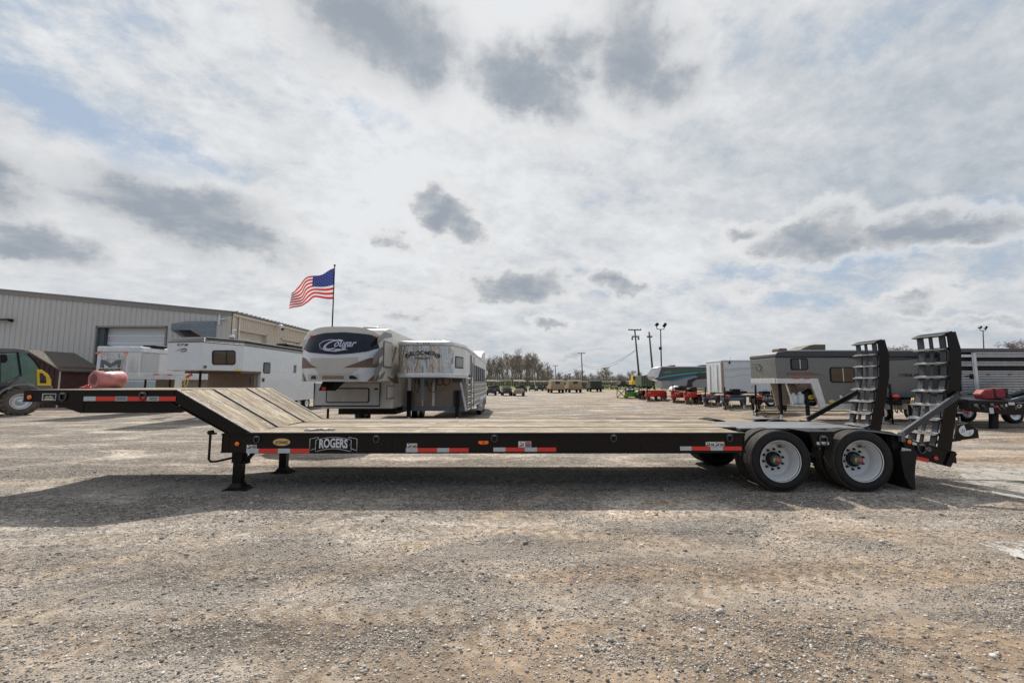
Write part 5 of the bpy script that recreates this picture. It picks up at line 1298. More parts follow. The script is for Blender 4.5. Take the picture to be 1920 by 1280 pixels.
for px, z1 in ((767, 732), (857.5, 733)):
    x_ = onY(px, 750, LY-.3)[0]; zz = onY(px, z1, LY-.3)[1]
    q = B(); q.box(x_-.07, x_+.07, LY-.35, LY-.25, .42, zz); o = q.build('landing_jack', BLACKM, bl_)
    q = B(); q.box(x_-.035, x_+.035, LY-.32, LY-.27, .02, .419); q.box(x_-.1,x_+.1,LY-.38,LY-.2,0,.019); q.build('jack_foot', ALU, o)
x0, z1 = onY(850,732,LY-.2); x1, z0 = onY(865,762,LY-.2); q = B(); q.box(x0, x1, LY-.24, LY-.1, z0, z1); o = q.build('power_unit_box', mat('charcoal_box', (.045,.055,.065), .45), bl_, bevel=.02)
q = B(); q.box(x0+.07, x0+.16, LY-.245, LY-.241, z1-.14, z1-.07); q.build('box_label', REDLENS, o)
q = B(); q.prismX([(LY-.6,nb+.0),(LY-.6,nb-.14),(LY-.05,nb-.14),(LY-.05,nb-.0)], bxr-.45, bxr-.08); q.build('corner_gusset', mat('slate_panel', (.05,.06,.07), .5), bl_)
for i, px in enumerate((853, 857, 862, 866)): x_, z_ = onY(px, 703, LY-.62); q = B(); q.sphere((min(x_,bxr-.05), LY-.62, z_), .024, 8, 5); q.build('clearance_lamp', REDLENS, bl_)
q = B(); q.bar((bxr-.24,LY-.05,nb),(bxr+.0,LY-.05,lz_),.07,.12,(0,1,0)); q.build('corner_post', ALU, bl_, bevel=.01)
# side: window, doors, drop-windows, slats
SXb = bxr+.001
# (near side of the nose is angled; the window sits on the straight side)
win_X(bl_, 858, 667, 865.5, 688, SXb, 1, mat('grey_window', (.10,.10,.10), .1), BLACKM, .06) if False else None
A_ = Vector(nose_plan()[-3]).to_3d(); A_ = Vector((nose_plan()[-3][0], nose_plan()[-3][1], 0)); D_ = Vector((bxr, LY-.6, 0)); fb = (D_-A_).normalized(); nb_ = Vector((fb.y,-fb.x,0)); Lb = (D_-A_).length
hN = nz1-nz0; q = B(); z0, z1 = nz1-.80*hN, nz1-.35*hN
q.add([A_+fb*Lb*.12+nb_*.015+Vector((0,0,z0)), A_+fb*Lb*.82+nb_*.015+Vector((0,0,z0)), A_+fb*Lb*.82+nb_*.015+Vector((0,0,z1)), A_+fb*Lb*.12+nb_*.015+Vector((0,0,z1))], [(0,1,2,3)]); f_ = q.build('window', BLACKM, bl_)
q = B(); q.add([A_+fb*Lb*.17+nb_*.02+Vector((0,0,z0+.04)), A_+fb*Lb*.77+nb_*.02+Vector((0,0,z0+.04)), A_+fb*Lb*.77+nb_*.02+Vector((0,0,z1-.04)), A_+fb*Lb*.17+nb_*.02+Vector((0,0,z1-.04))], [(0,1,2,3)]); q.build('pane', mat('grey_window', (.13,.13,.13), .08), f_)
q = B(); q.box(SXb, SXb+.03, 17.4, 18.5, .75, nz1-.05); o = q.build('side_door', WHITED, bl_)
q = B(); q.box(SXb+.031, SXb+.036, 17.75, 18.15, 1.9, 2.5); q.build('door_window', BLACKM, o)
for k in range(6):
    y0 = 18.8+k*1.35; q = B(); q.box(SXb, SXb+.03, y0, y0+.9, 1.75, 2.45); f_ = q.build('drop_window', BLACKM, bl_); q = B()
    for j in range(3): q.box(SXb+.031, SXb+.045, y0+.18+j*.25, y0+.21+j*.25, 1.78, 2.42)
    q.build('window_bars', ALU, f_)
for k in range(9):
    z_ = .62+k*.115; q = B(); q.prismX([(16.25,z_),(REAR,z_),(REAR,z_+.075),(16.25,z_+.075)], SXb+.002, SXb+.04); q.build('side_slat', ALU if k % 2 == 0 else CHROME, bl_, bevel=.012)
for y0 in (17.35, 18.5): q = B(); q.box(SXb+.041, SXb+.07, y0, y0+.06, .6, nz1-.1); q.build('door_post', GREYDECAL, bl_)
for yw in (22.7, 23.75, 24.8):
    wheel_simple(bl_, SXb-.02, yw, .40, .24, 'X')
    q = B(); q.lathe([(.47,-.16),(.50,-.16),(.50,.16),(.47,.16)], (SXb+.02, yw, .42), 'X', 20, sweep=math.pi); q.build('fender', WHITED, bl_)
    q = B(); q.box(SXb-.1, SXb+.17, yw-.48, yw-.44, .25, .8); q.build('mud_guard', WHITED, bl_)
q = B(); q.prismX([(24.5,nzt+.05),(27.8,nzt+.05),(27.8,nzt+.55),(27.3,nzt+.62),(25.0,nzt+.3)], bxl+.9, bxr-.05); q.build('rear_hay_pod', WHITED, bl_, bevel=.05)
# ---------------------------------------------------------------- grey trail trailer (right)
GY = 18.5
def gy(px, py, Y=GY): return onY(px, py, Y)
gt = thing('grey_horse_trailer', 'long metallic grey horse trailer with black windows and propane tanks under its neck', 'horse trailer', (15, GY+1.2, 0))
gx0 = gy(1455,690)[0]; GD = 2.02; gxe = gy(1812,690)[0]; gzr = gy(1470,657)[1]; gzb = gy(1450,709)[1]; gzl = gy(1600,762)[1]; xn = gy(1548,760)[0]
q = B(); q.prismY([(gx0+.02,gzb),(gx0,gzr-.30),(gxe,gzr-.30),(gxe,gzl+.12),(xn,gzl+.12),(gy(1533,712)[0],gzb)], GY, GY+GD); q.build('body', GREYV, gt, bevel=.03)
q = B(); q.prismY([(gx0,gzr-.299),(gx0,gzr-.17),(gx0+.10,gzr-.06),(gx0+.5,gzr),(gxe,gzr),(gxe,gzr-.299)], GY-.04, GY+GD+.04); q.build('roof_edge', mat('charcoal_trim', (.04,.043,.05), .3, coat=.4, metal=.3), gt, bevel=.05)
q = B(); q.box(gx0+1.0, gxe-.1, GY+.1, GY+1.9, gzr+.001, gzr+.03); q.build('roof', ALU, gt)
q = B(); q.prismY([(gx0+.02,gzb-.22),(gx0+.02,gzb-.002),(gy(1533,712)[0]-.0,gzb-.002),(xn,gzl+.118),(xn-.0,gzl-.12),(xn-.22,gzl-.12),(gy(1528,712)[0]-.20,gzb-.22)], GY-.03, GY+.12); q.box(gx0+.0, gx0+.10, GY+.121, GY+GD, gzb-.22, gzb-.002); q.build('neck_rail', ALU, gt, bevel=.01)
q = B(); q.box(xn+.001, gxe, GY-.03, GY+.1, gzl-.12, gzl+.118); q.build('sill_rail', ALU, gt, bevel=.01)
q = B(); q.box(gx0+.02, gy(1530,712)[0], GY+.12, GY+1.95, gzb-.12, gzb-.003); q.build('neck_floor', BLACKM, gt)
fx0 = gy(1470,740,GY+.9)[0]
q = B(); q.prismY([(gy(1470,712)[0],gzb-.125),(gy(1528,712)[0]-.22,gzb-.125),(xn-.25,gzl+.0),(gy(1482,762)[0],gzl+.0)], GY+1.0, GY+1.05); q.build('front_wall', mat('cream_front_panel', (.42,.37,.30), .5), gt)
win_Y(gt, 1481.5, 671.5, 1515, 693.5, GY, GLASSD, BLACKM, True, .09); win_Y(gt, 1555, 688, 1603, 717, GY, GLASSW, BLACKM, True, .12)
patchY(gt, [(1475,698),(1520,697.5),(1532,700),(1546,703),(1530,703.5),(1475,703.5)], GY, 'dark_flash', BROWN)
patchY(gt, [(1580,669),(1680,669.5),(1740,671),(1700,675),(1625,677.5),(1605,674)], GY, 'dark_stripe', mat('charcoal_decal', (.05,.05,.055), .35))
ye, Z_ = onX(1419,689,gx0); xe = gx0-.006; q = B(); q.tube([(xe,ye+.45,Z_+.22),(xe,ye-.1,Z_+.2),(xe,ye-.4,Z_+.02),(xe,ye-.2,Z_-.2)], .012, 4); q.tube([(xe,ye+.5,Z_+.02),(xe,ye+.1,Z_+.03),(xe,ye-.05,Z_-.16)], .010, 4); q.tube([(xe,ye+.1,Z_+.1),(xe,ye-.25,Z_+.08)], .008, 4); q.build('horse_head_emblem', INK, gt)
X_, Z_ = gy(1714,703); q = B(); q.text('TRAIL HAND', .13, (X_,GY-.006,Z_), width=1.02, bold=.03); q.torus((X_-.6,GY-.006,Z_), .06, .009, n=14, m=4); q.build('lettering', INK, gt)
for (px, py) in ((1576,743.5),(1667,732)): x_, z_ = gy(px,py); q = B(); q.box(x_-.05,x_+.05,GY-.03,GY-.001,z_-.06,z_+.06); q.build('porch_lamp', STICKER, gt)
for a in (1486, 1506): x0, z1 = gy(a, 708); x1, z0 = gy(a+12, 710.4); q = B(); q.box(x0, x1, GY-.036, GY-.031, z0, z1); q.build('reflective_tape', REDTAPE, gt)
for a in (1598, 1625): x0, z1 = gy(a, 756); x1, z0 = gy(a+6, 758.5); q = B(); q.box(x0, x1, GY-.036, GY-.031, z0, z1); q.build('reflective_tape', REDTAPE, gt)
s = None
X_, Z_ = gy(1559.5,752); q = B(); q.add([(X_+.13*math.cos(2*math.pi*i/20),GY-.005,Z_+.06*math.sin(2*math.pi*i/20)) for i in range(20)], [tuple(range(20))]); q.build('dealer_badge', YELLOWS, gt)
q = B(); q.box(gy(1483,652)[0], gy(1499,652)[0], GY+.8, GY+1.4, gzr+.0, gzr+.17); q.build('roof_vent', BROWN, gt, bevel=.05)
q = B(); q.prismY([(gy(1519,655)[0],gzr+.0),(gy(1519,651)[0],gzr+.1),(gy(1536,645)[0],gzr+.28),(gy(1546,643)[0],gzr+.32),(gy(1567,643)[0],gzr+.32),(gy(1567,655)[0],gzr+.0)], GY+.6, GY+1.6); q.build('air_conditioner', mat('olive_brown_plastic', (.10,.085,.055), .6), gt, bevel=.02)
for px in (1590, 1692): q = B(); q.sphere((gy(px,655)[0], GY+1.2, gzr+.0), .26, 10, 6, (1,1,.4)); q.build('roof_dome', BLACKM, gt)
# propane tanks, spare tyre and things under the neck
for px, s_ in ((1488,1),(1500,1.12)):
    x_ = gy(px,745,GY+.4)[0]; zb_ = gy(px,757,GY+.4)[1]; r_ = .15*s_; h_ = .42*s_
    q = B(); q.lathe([(.001,0),(r_*.9,.01),(r_,.06),(r_,h_*.78),(r_*.8,h_*.93),(r_*.3,h_)], (x_,GY+.4,zb_), 'Z', 18); o = q.build('propane_tank', PROPANE, gt)
    q = B(); q.lathe([(r_*.62,h_*.95),(r_*.62,h_*1.2),(r_*.55,h_*1.2)], (x_,GY+.4,zb_), 'Z', 14, sweep=4.6); q.cyl((x_,GY+.4,zb_+h_),(x_,GY+.4,zb_+h_*1.15), .03, 8); q.build('valve_collar', ALU, o)
x0 = gy(1481,757,GY+.4)[0]; x1 = gy(1510,757,GY+.4)[0]; zb_ = gy(1490,757.5,GY+.4)[1]
q = B(); q.box(x0,x1,GY+.2,GY+.6,zb_-.06,zb_-.002); q.bar((x0+.02,GY+.22,zb_-.03),(gy(1470,715,GY+.3)[0],GY+.22,gzb-.13),.04,.05); q.build('tank_tray', ALU, gt)
xs_, zs_ = gy(1521,745,GY+.35); rs_ = .38
q = B(); q.lathe([(.001,-.10),(rs_*.8,-.10),(rs_,-.04),(rs_,.10),(rs_*.8,.14),(.001,.14)], (xs_,GY+.35,zs_), 'Y', 28); o = q.build('spare_tyre_cover', BLACKM, gt)
o.rotation_euler = (0,0,0)
q = B(); q.add([(xs_-.06+.15*math.cos(2*math.pi*i/20),GY+.245,zs_+.02+.10*math.sin(2*math.pi*i/20)) for i in range(20)], [tuple(range(20))]); q.build('cover_badge', YELLOWS, o)
q = B(); q.text('LEONARD', .05, (xs_-.06,GY+.24,zs_+.02), width=.2); q.build('badge_text', INK, o)
q = B(); q.text('LEONARD', .04, (xs_-.06,GY+.242,zs_-.16), width=.26); q.build('cover_text', WHITEPRINT, o)
q = B(); x0, z0 = gy(1504,728,GY+.5); q.box(x0, x0+.12, GY+.5, GY+.6, zs_-.15, zs_+.1); q.box(gy(1480,0,GY+.5)[0], gy(1500,0,GY+.5)[0], GY+.45, GY+.6, gzb-.36, gzb-.13); q.build('battery_box', BLACKM, gt)
rail_jack(gt, gy(1514.5,770,GY+.2)[0], GY+.2, zs_-.1, .12); rail_jack(gt, gy(1424,0,GY+.6)[0], GY+.8, gzb-.1, .10)
for k in range(2): x_ = gy(1422+k*9,0,GY+.6)[0]; q = B(); q.tube([(x_,GY+.5,gzb-.2),(x_+.3,GY+.4,gzb-.35),(x_+.55,GY+.5,gzb-.2)],.012,5); q.build('hanging_cable', BLACKM, gt)
for k in range(3): wheel_simple(gt, gy(1660,0)[0]+k*1.0, GY+.16, .39, .26, 'Y')

# ---------------------------------------------------------------- silver slatted stock trailer
SK = 17.6
st = thing('stock_trailer', 'silver aluminium slatted stock trailer behind the near rear ramp', 'stock trailer', (20, SK+1.2, 0))
k0 = onY(1800,700,SK)[0]; k1 = k0+5.5; kz1 = onY(1850,653,SK)[1]; kz0 = onY(1850,738,SK)[1]
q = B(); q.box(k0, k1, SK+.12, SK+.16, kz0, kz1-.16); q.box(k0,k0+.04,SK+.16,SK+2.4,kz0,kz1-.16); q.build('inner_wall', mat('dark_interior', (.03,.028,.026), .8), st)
q = B(); q.prismY([(k0,kz1-.17),(k0,kz1-.02),(k0+.1,kz1),(k1,kz1),(k1,kz1-.17)], SK-.05, SK+2.45); q.build('roof_rail', mat('charcoal_trim2', (.10,.10,.11), .3, metal=.4), st, bevel=.02)
kf = lambda py: onY(1860,py,SK)[1]
xd = onY(1824,700,SK)[0]
def slat(x0, x1, pt, pb):
    q = B(); z1, z0 = kf(pt), kf(pb); zm = (z0+z1)/2; q.prismX([(SK,z0+.006),(SK-.035,z0+.015),(SK-.035,z1-.015),(SK,z1-.006),(SK+.02,z1-.006),(SK+.02,z0+.006)], x0, x1); q.build('wall_slat', ALU, st)
for (pt, pb) in ((659.5,663),(663.3,666.5),(666.8,670),(677,679.5),(680,683),(683.3,686),(694.5,697.5))+tuple((698+3.05*i, 700.8+3.05*i) for i in range(13)):
    slat(xd+.14, k1, pt, pb)
for (pt, pb) in ((664,670),(677,679.5),(680,683),(683.5,686.5),(694.5,697.5))+tuple((698+3.05*i, 700.8+3.05*i) for i in range(13)):
    slat(k0+.02, xd-.03, pt, pb)
q = B(); q.box(xd-.028, xd+.10, SK-.05, SK-.036, kz0, kz1-.18); q.box(xd+.02,xd+.135,SK-.07,SK-.051,kz0,kz1-.18); q.build('door_post', ALU, st)
q = B(); x_, z_ = onY(1820,706,SK); q.box(x_-.06,x_+.06,SK-.07,SK-.04,z_-.09,z_+.09); q.box(x_-.25,x_+.04,SK-.09,SK-.071,z_+.01,z_+.04); q.build('door_latch', BLACKM, st)
for px in (1851, 1891): x_, z_ = onY(px, 702, SK); q = B(); q.torus((x_,SK-.05,z_), .045, .009, n=14, m=5); q.build('tie_ring', STEEL, st)
q = B(); q.box(k0, k1, SK-.05, SK+2.4, kz0-.10, kz0-.002); q.build('floor_rail', BLACKM, st)
for k in range(2): wheel_simple(st, k0+2.2+k, SK+.2, .38, .25, 'Y')
for k in range(2): rail_jack(st, k0+.4+k*4.4, SK+.6, kz0-.1, .09)

# ---------------------------------------------------------------- black lowboy with red bag on its nose (far right)
RY = 15.6
rg = thing('gooseneck_lowboy', 'black gooseneck trailer nose with gladhand hoses and steel deck plate under the red bag', 'trailer', (18.5, RY+.5, 0))
def rpY(pts, y0, y1, nm, m, bevel=.01):
    q = B(); q.prismY([onY(a,b,y0) for a,b in pts], y0, y1); return q.build(nm, m, rg, bevel=bevel)
rpY([(1817,750.5),(1905,752),(1905,777),(1898,778),(1838,772),(1817,766)], RY, RY+.5, 'nose_box', BLACK)
rpY([(1905,752),(1990,735),(1990,770),(1905,778)], RY+.1, RY+.5, 'side_frame', BLACK)
q = B(); a = onY(1815,750,RY); b = onY(1903,751.5,RY); c_ = onY(1903,733,RY+2.2); 
q.add([(a[0],RY-.02,a[1]+.012),(b[0],RY-.02,b[1]+.012),(b[0]+1.5,RY+2.2,b[1]+.20),(a[0]+.6,RY+2.2,a[1]+.18)], [(0,1,2,3)]); q.add([(a[0],RY-.02,a[1]-.02),(b[0],RY-.02,b[1]-.02),(b[0]+1.5,RY+2.2,b[1]+.16),(a[0]+.6,RY+2.2,a[1]+.14)], [(3,2,1,0)]); q.add([(a[0],RY-.02,a[1]+.012),(b[0],RY-.02,b[1]+.012),(b[0],RY-.02,b[1]-.02),(a[0],RY-.02,a[1]-.02)], [(0,1,2,3)])
q.build('deck_plate', RAMPTOP, rg)
rpY([(1880,742),(1990,708),(1990,716),(1905,750),(1895,750)], RY+.9, RY+1.0, 'upper_rail', GALV); rpY([(1900,748),(1990,722),(1990,733),(1903,753)], RY+.3, RY+.4, 'lower_rail', GALV)
rpY([(1900,741),(1990,714),(1990,726),(1905,748)], RY+.55, RY+.6, 'web_plate', BLACKM)
rpY([(1861,775),(1873,776),(1873,806),(1861,804)], RY+.2, RY+.34, 'jack_leg', BLACKM)
rpY([(1852,803),(1882,804),(1882,808),(1852,807)], RY+.1, RY+.45, 'jack_foot', BLACKM)
for (px, py, r_, m_) in ((1831,760,.07,STEEL),(1844,761,.045,BLUEP),(1861,759,.06,STEEL),(1870,762,.045,REDLENS),(1879,761,.05,STEEL)):
    x_, z_ = onY(px, py, RY-.05); q = B(); q.lathe([(r_,-.0),(r_,-.05),(r_*.5,-.07),(.001,-.07)], (x_,RY,z_), 'Y', 14); q.tube([(x_,RY-.05,z_),(x_+.03,RY-.1,z_-.09),(x_+.10,RY-.06,z_-.12)],.016,6); q.build('hose_coupling', m_, rg)
for (a, b, c_, d_) in ((1891,754,1903,759),(1855,764,1864,775),(1885,757,1889,762)):
    x0, z1 = onY(a,b,RY-.01); x1, z0 = onY(c_,d_,RY-.01); q = B(); q.box(x0,x1,RY-.008,RY-.001,z0,z1); q.build('label_plate', STICKER, rg)
X_, Z_ = onY(1811,762,RY+.4); q = B(); q.text('ROGERS', .16, (X_-.12,RY+.37,Z_), width=.62, bold=.03); q.box(X_+.22,X_+.235,RY+.37,RY+.38,Z_-.11,Z_+.11); q.box(X_-.5,X_+.23,RY+.371,RY+.38,Z_-.12,Z_-.108); q.build('maker_lettering', WHITEPRINT, rg)
rpY([(1780,752),(1817,752),(1817,769),(1780,769)], RY+.42, RY+.6, 'side_rail', BLACK)
for a,b,m_ in ((1795,1807,WHITETAPE),(1807,1816,REDTAPE)): x0, z1 = onY(a,771,RY+.4); x1, z0 = onY(b,775,RY+.4); q = B(); q.box(x0,x1,RY+.4,RY+.41,z0,z1); q.build('reflective_tape', m_, rg)
x0, z1 = onY(1905,755,RY+.08); q = B(); q.text('CP', .12, (x0+.12,RY+.09,z1-.12), width=.2, bold=.03); q.box(x0-.02,x0-.005,RY+.09,RY+.095,z1-.24,z1); q.box(x0-.02,x0+.3,RY+.09,RY+.095,z1-.0,z1+.012); q.build('badge_lettering', WHITEPRINT, rg)
bg_ = thing('red_duffel_bag', 'red duffel bag with black straps lying on the black trailer nose', 'bag', (onY(1865,745,RY+.35)[0], RY+.35, onY(1865,750,RY)[1]+.05))
c_ = Vector(bg_.location)
q = B(); q.prismY([onY(a,b,RY+.15) for a,b in [(1840,739),(1848,730.5),(1862,729),(1880,727),(1886,731),(1890,745),(1886,748),(1870,749),(1846,749.5)]], RY+.15, RY+.5)
q.build('bag_body', mat('red_bag_fabric', (.24,.02,.03), .6, bump=.8, bscale=9), bg_, bevel=.07, seg=3)
q = B()
for u in (-.2, .25): q.box(c_.x+u-.025, c_.x+u+.025, RY+.135, RY+.52, c_.z-.02, c_.z+.37)
q.tube([(c_.x-.2,c_.y-.2,c_.z+.1),(c_.x-.1,c_.y-.27,c_.z+.0),(c_.x+.15,c_.y-.27,c_.z+.01),(c_.x+.25,c_.y-.2,c_.z+.1)],.018,6); q.build('strap', SEATM, bg_)
q = B(); q.tube([(c_.x+.35,c_.y,c_.z+.12),(c_.x+.5,c_.y-.1,c_.z+.16),(c_.x+.56,c_.y-.1,c_.z+.05)],.018,6); q.build('loose_strap', SEATM, bg_)
# rear flap with a round decal, carried on an arm behind the ramps
P_ = [onY(a,b,8.1) for a,b in [(1790,826),(1797,796),(1816,793),(1834,806),(1836,821)]]
q = B(); q.prismY(P_, 8.1, 8.14); fo = q.build('rear_flap', BLACK, LB, bevel=.004)
q = B(); q.bar((7.0,8.12,.46),(P_[0][0]+.12,8.12,P_[0][1]+.03), .04, .06); q.build('flap_arm', BLACKM, fo)
X_, Z_ = onY(1812,807,8.095); q = B(); q.add([(X_+.14*math.cos(2*math.pi*i/28+.9),8.096,Z_+.105*math.sin(2*math.pi*i/28+.9)) for i in range(4,26)]+[(X_,8.096,Z_)], [tuple(range(23))]); q.build('round_decal', STICKER, fo)
q = B(); q.text('23', .05, (X_-.07,8.094,Z_-.0), shear=.3); q.text('5', .045, (X_+.05,8.094,Z_-.05), shear=.2); q.build('decal_lettering', mat('blue_print', (.05,.12,.4), .5), fo)

# ---------------------------------------------------------------- flag and pole
FY = 35.0
fp = thing('flagpole', 'tall dark flagpole rising behind the cream camper', 'flagpole', (onY(627,560,FY)[0], FY, 0))
fxp, fzt = onY(627.5, 499, FY)
q = B(); q.cyl((fxp,FY,0),(fxp,FY,fzt), .075, 10, .045); q.build('pole', mat('dark_bronze_pole', (.03,.028,.026), .4, metal=.5), fp)
q = B(); q.sphere((fxp,FY,fzt+.08), .09, 12, 8); q.build('finial', mat('dark_bronze_pole2', (.03,.028,.026), .4, metal=.5), fp)
fg = thing('american_flag', 'American flag flying in the wind from the dark pole', 'flag', (fxp, FY, onY(627,540,FY)[1]))
sc_ = FY/800
NU, NV = 60, 39
def flag(u, v):      # u 0 at the hoist, 1 at the fly; v 0 top, 1 bottom
    px = 626.5-93*u**.95*(1-.10*u)-(2*v*u)+2.5*math.sin(7*u+2*v)*u+ (6*u*u*v)
    top = 503+ (44*u**1.1); bot = 561+22*u**2.2-6*math.sin(math.pi*u)*.4
    py = top+(bot-top)*v + 2.4*math.sin(9*u+1.5*v)*min(1,u*3)
    x, z = onY(px, py, FY); y = FY-.05+.30*math.sin(9*u+2.2*v)*min(1,u*2.5)-.12*math.sin(17*u-3*v)*u
    return (x, y, z)
def fpatch(u0, u1, v0, v1, off=0., nu=None, nv=None):
    nu = nu or max(2, round((u1-u0)*NU)); nv = nv or 3; V = []
    for i in range(nu+1):
        for j in range(nv+1):
            p = flag(u0+(u1-u0)*i/nu, v0+(v1-v0)*j/nv); V.append((p[0], p[1]-off, p[2]))
    return V, [(i*(nv+1)+j,(i+1)*(nv+1)+j,(i+1)*(nv+1)+j+1,i*(nv+1)+j+1) for i in range(nu) for j in range(nv)]
def cloth(name, c):
    m = mat(name, c, .75, var=.08); b = m.node_tree.nodes['Principled BSDF']
    tr = m.node_tree.nodes.new('ShaderNodeBsdfTranslucent'); tr.inputs[0].default_value = (*c, 1); mx = m.node_tree.nodes.new('ShaderNodeMixShader'); mx.inputs[0].default_value = .45
    out = [n for n in m.node_tree.nodes if n.type == 'OUTPUT_MATERIAL'][0]
    m.node_tree.links.new(b.outputs[0], mx.inputs[1]); m.node_tree.links.new(tr.outputs[0], mx.inputs[2]); m.node_tree.links.new(mx.outputs[0], out.inputs[0]); return m
FR, FW, FB = cloth('flag_red_cloth', (.50,.025,.035)), cloth('flag_white_cloth', (.68,.66,.66)), cloth('flag_blue_cloth', (.03,.045,.20))
for k in range(13):
    u0 = .40 if k < 7 else 0
    q = B(); q.add(*fpatch(u0, 1, k/13, (k+1)/13), True); q.build('stripe', FR if k % 2 == 0 else FW, fg)
q = B(); q.add(*fpatch(0, .40, 0, 7/13, 0, 24, 12), True); q.build('canton', FB, fg)
q = B()
for r_ in range(9):
    for c_ in range(6 if r_ % 2 == 0 else 5):
        u = (.40/12)*(1+2*c_+(r_ % 2)); v = (7/13)/10*(r_+1); P_ = [flag(u+(.011 if i % 2 == 0 else .0045)*math.sin(math.pi*i/5), v-(.016 if i % 2 == 0 else .0065)*math.cos(math.pi*i/5)) for i in range(10)]
        q.add([(p[0],p[1]-.012,p[2]) for p in P_], [tuple(range(10))])
q.build('star_field', WHITEPRINT, fg)['kind'] = 'stuff'

# ---------------------------------------------------------------- poles, lamps, wires
def upole(px_t, py_t, px_b, Y, arms, label, zb=None, r=.16):
    xt, zt_ = onY(px_t, py_t, Y); xb = XY(px_b, Y, .5)
    o = thing('utility_pole', label, 'utility pole', (xb, Y, 0))
    q = B(); q.cyl((xb,Y,0),(xt,Y,zt_), r, 8, r*.65); q.build('pole', POLEW, o)
    for (dz, w, kind) in arms:
        f = (zt_-dz)/zt_; xc = xb+(xt-xb)*f; z = zt_-dz
        q = B(); q.box(xc-w/2, xc+w/2, Y-.12, Y-.0, z-.09, z+.09)
        a = q.build('crossarm', POLEW, o)
        q = B()
        for k in (-.45, -.22, .22, .45): q.cyl((xc+k*w,Y-.06,z+.09),(xc+k*w,Y-.06,z+.28), .05, 6)
        q.build('insulators', BLACKM, a)['kind'] = 'stuff'
    return o, (xt, zt_)
u1, _ = upole(1190, 617, 1201, 75, [(.15, 2.3, 0), (1.35, 1.3, 0)], 'tall leaning utility pole with wide crossarm behind the green crates', r=.2)
for s_ in (-.55, .55):
    x_, z_ = onY(1191, 632, 74.8); q = B(); q.cyl((x_+s_,74.7,z_-.5),(x_+s_,74.7,z_), .16, 8); q.build('transformer', GREYDECAL, u1)
u2, _ = upole(1217, 622, 1227, 72, [(.9, .9, 0)], 'bare leaning utility pole beside the light mast and dark motorhome', r=.2)
upole(1090, 661, 1093, 130, [(.2, 2.4, 0)], 'utility pole with a single crossarm behind the tan army trucks', r=.2)
upole(1041, 685, 1043, 215, [(.2, 2.6, 0)], 'smallest far utility pole beyond the grass', r=.25)
def mast(px, py_t, px_b, Y, label, hs=1.):
    xt, zt_ = onY(px, py_t, Y); xb = XY(px_b, Y, .5)
    o = thing('light_mast', label, 'light mast', (xb, Y, 0))
    q = B(); q.cyl((xb,Y,0),(xt,Y,zt_), .10*hs, 8, .07*hs); q.build('pole', BLACKM, o)
    q = B(); q.tube([(xt-.5*hs,Y,zt_+.35*hs),(xt-.45*hs,Y,zt_+.05*hs),(xt,Y,zt_),(xt+.45*hs,Y,zt_+.05*hs),(xt+.5*hs,Y,zt_+.35*hs)], .05*hs, 6); q.build('bracket', BLACKM, o)
    for s_ in (-1, 1):
        q = B(); P_ = Vector((xt+s_*.52*hs, Y, zt_+.55*hs)); q.bar(P_+Vector((-.14*hs,0,-.22*hs))*(1 if s_ > 0 else .3), P_+Vector((.18*hs,0,.22*hs))*(1 if s_ > 0 else 1), .35*hs, (.22 if s_ > 0 else .42)*hs, (0,1,0)); q.build('floodlight', BLACKM, o)
    return o
m1 = mast(1238.5, 617.5, 1241, 62, 'tall light mast with two floodlights behind the dark motorhome', 1.15)
x_, z_ = onY(1238, 653, 61.9); q = B(); q.box(x_-.2,x_+.2,61.8,61.9,z_-.2,z_+.2); q.build('mast_box', BLACKM, m1)
mast(1843, 620, 1848, 45, 'light mast with two floodlights behind the silver slatted trailer', .62)
def wire(a, b, Ya, Yb, sag, label, r=.03):
    xa, za = onY(*a, Ya); xb, zb = onY(*b, Yb); A = Vector((xa,Ya,za)); D = Vector((xb,Yb,zb))
    q = B(); pts = [A.lerp(D, i/16)+Vector((0,0,-4*sag*(i/16)*(1-i/16))) for i in range(17)]; q.tube(pts, r, 4)
    tag(q.build('power_line', BLACKM), label, 'power line', 'overhead wires between the utility poles')
wire((1191,656),(1092,682), 74.9, 130, 1.8, 'upper of two wires sagging from the leaning pole to the single-crossarm pole')
wire((1191,657.5),(1092,683.5), 75.1, 130, 2.2, 'lower of two wires sagging from the leaning pole to the single-crossarm pole')
wire((1090,686),(1041,700), 130, 215, .6, 'overhead wire running on to the smallest far pole', .035)

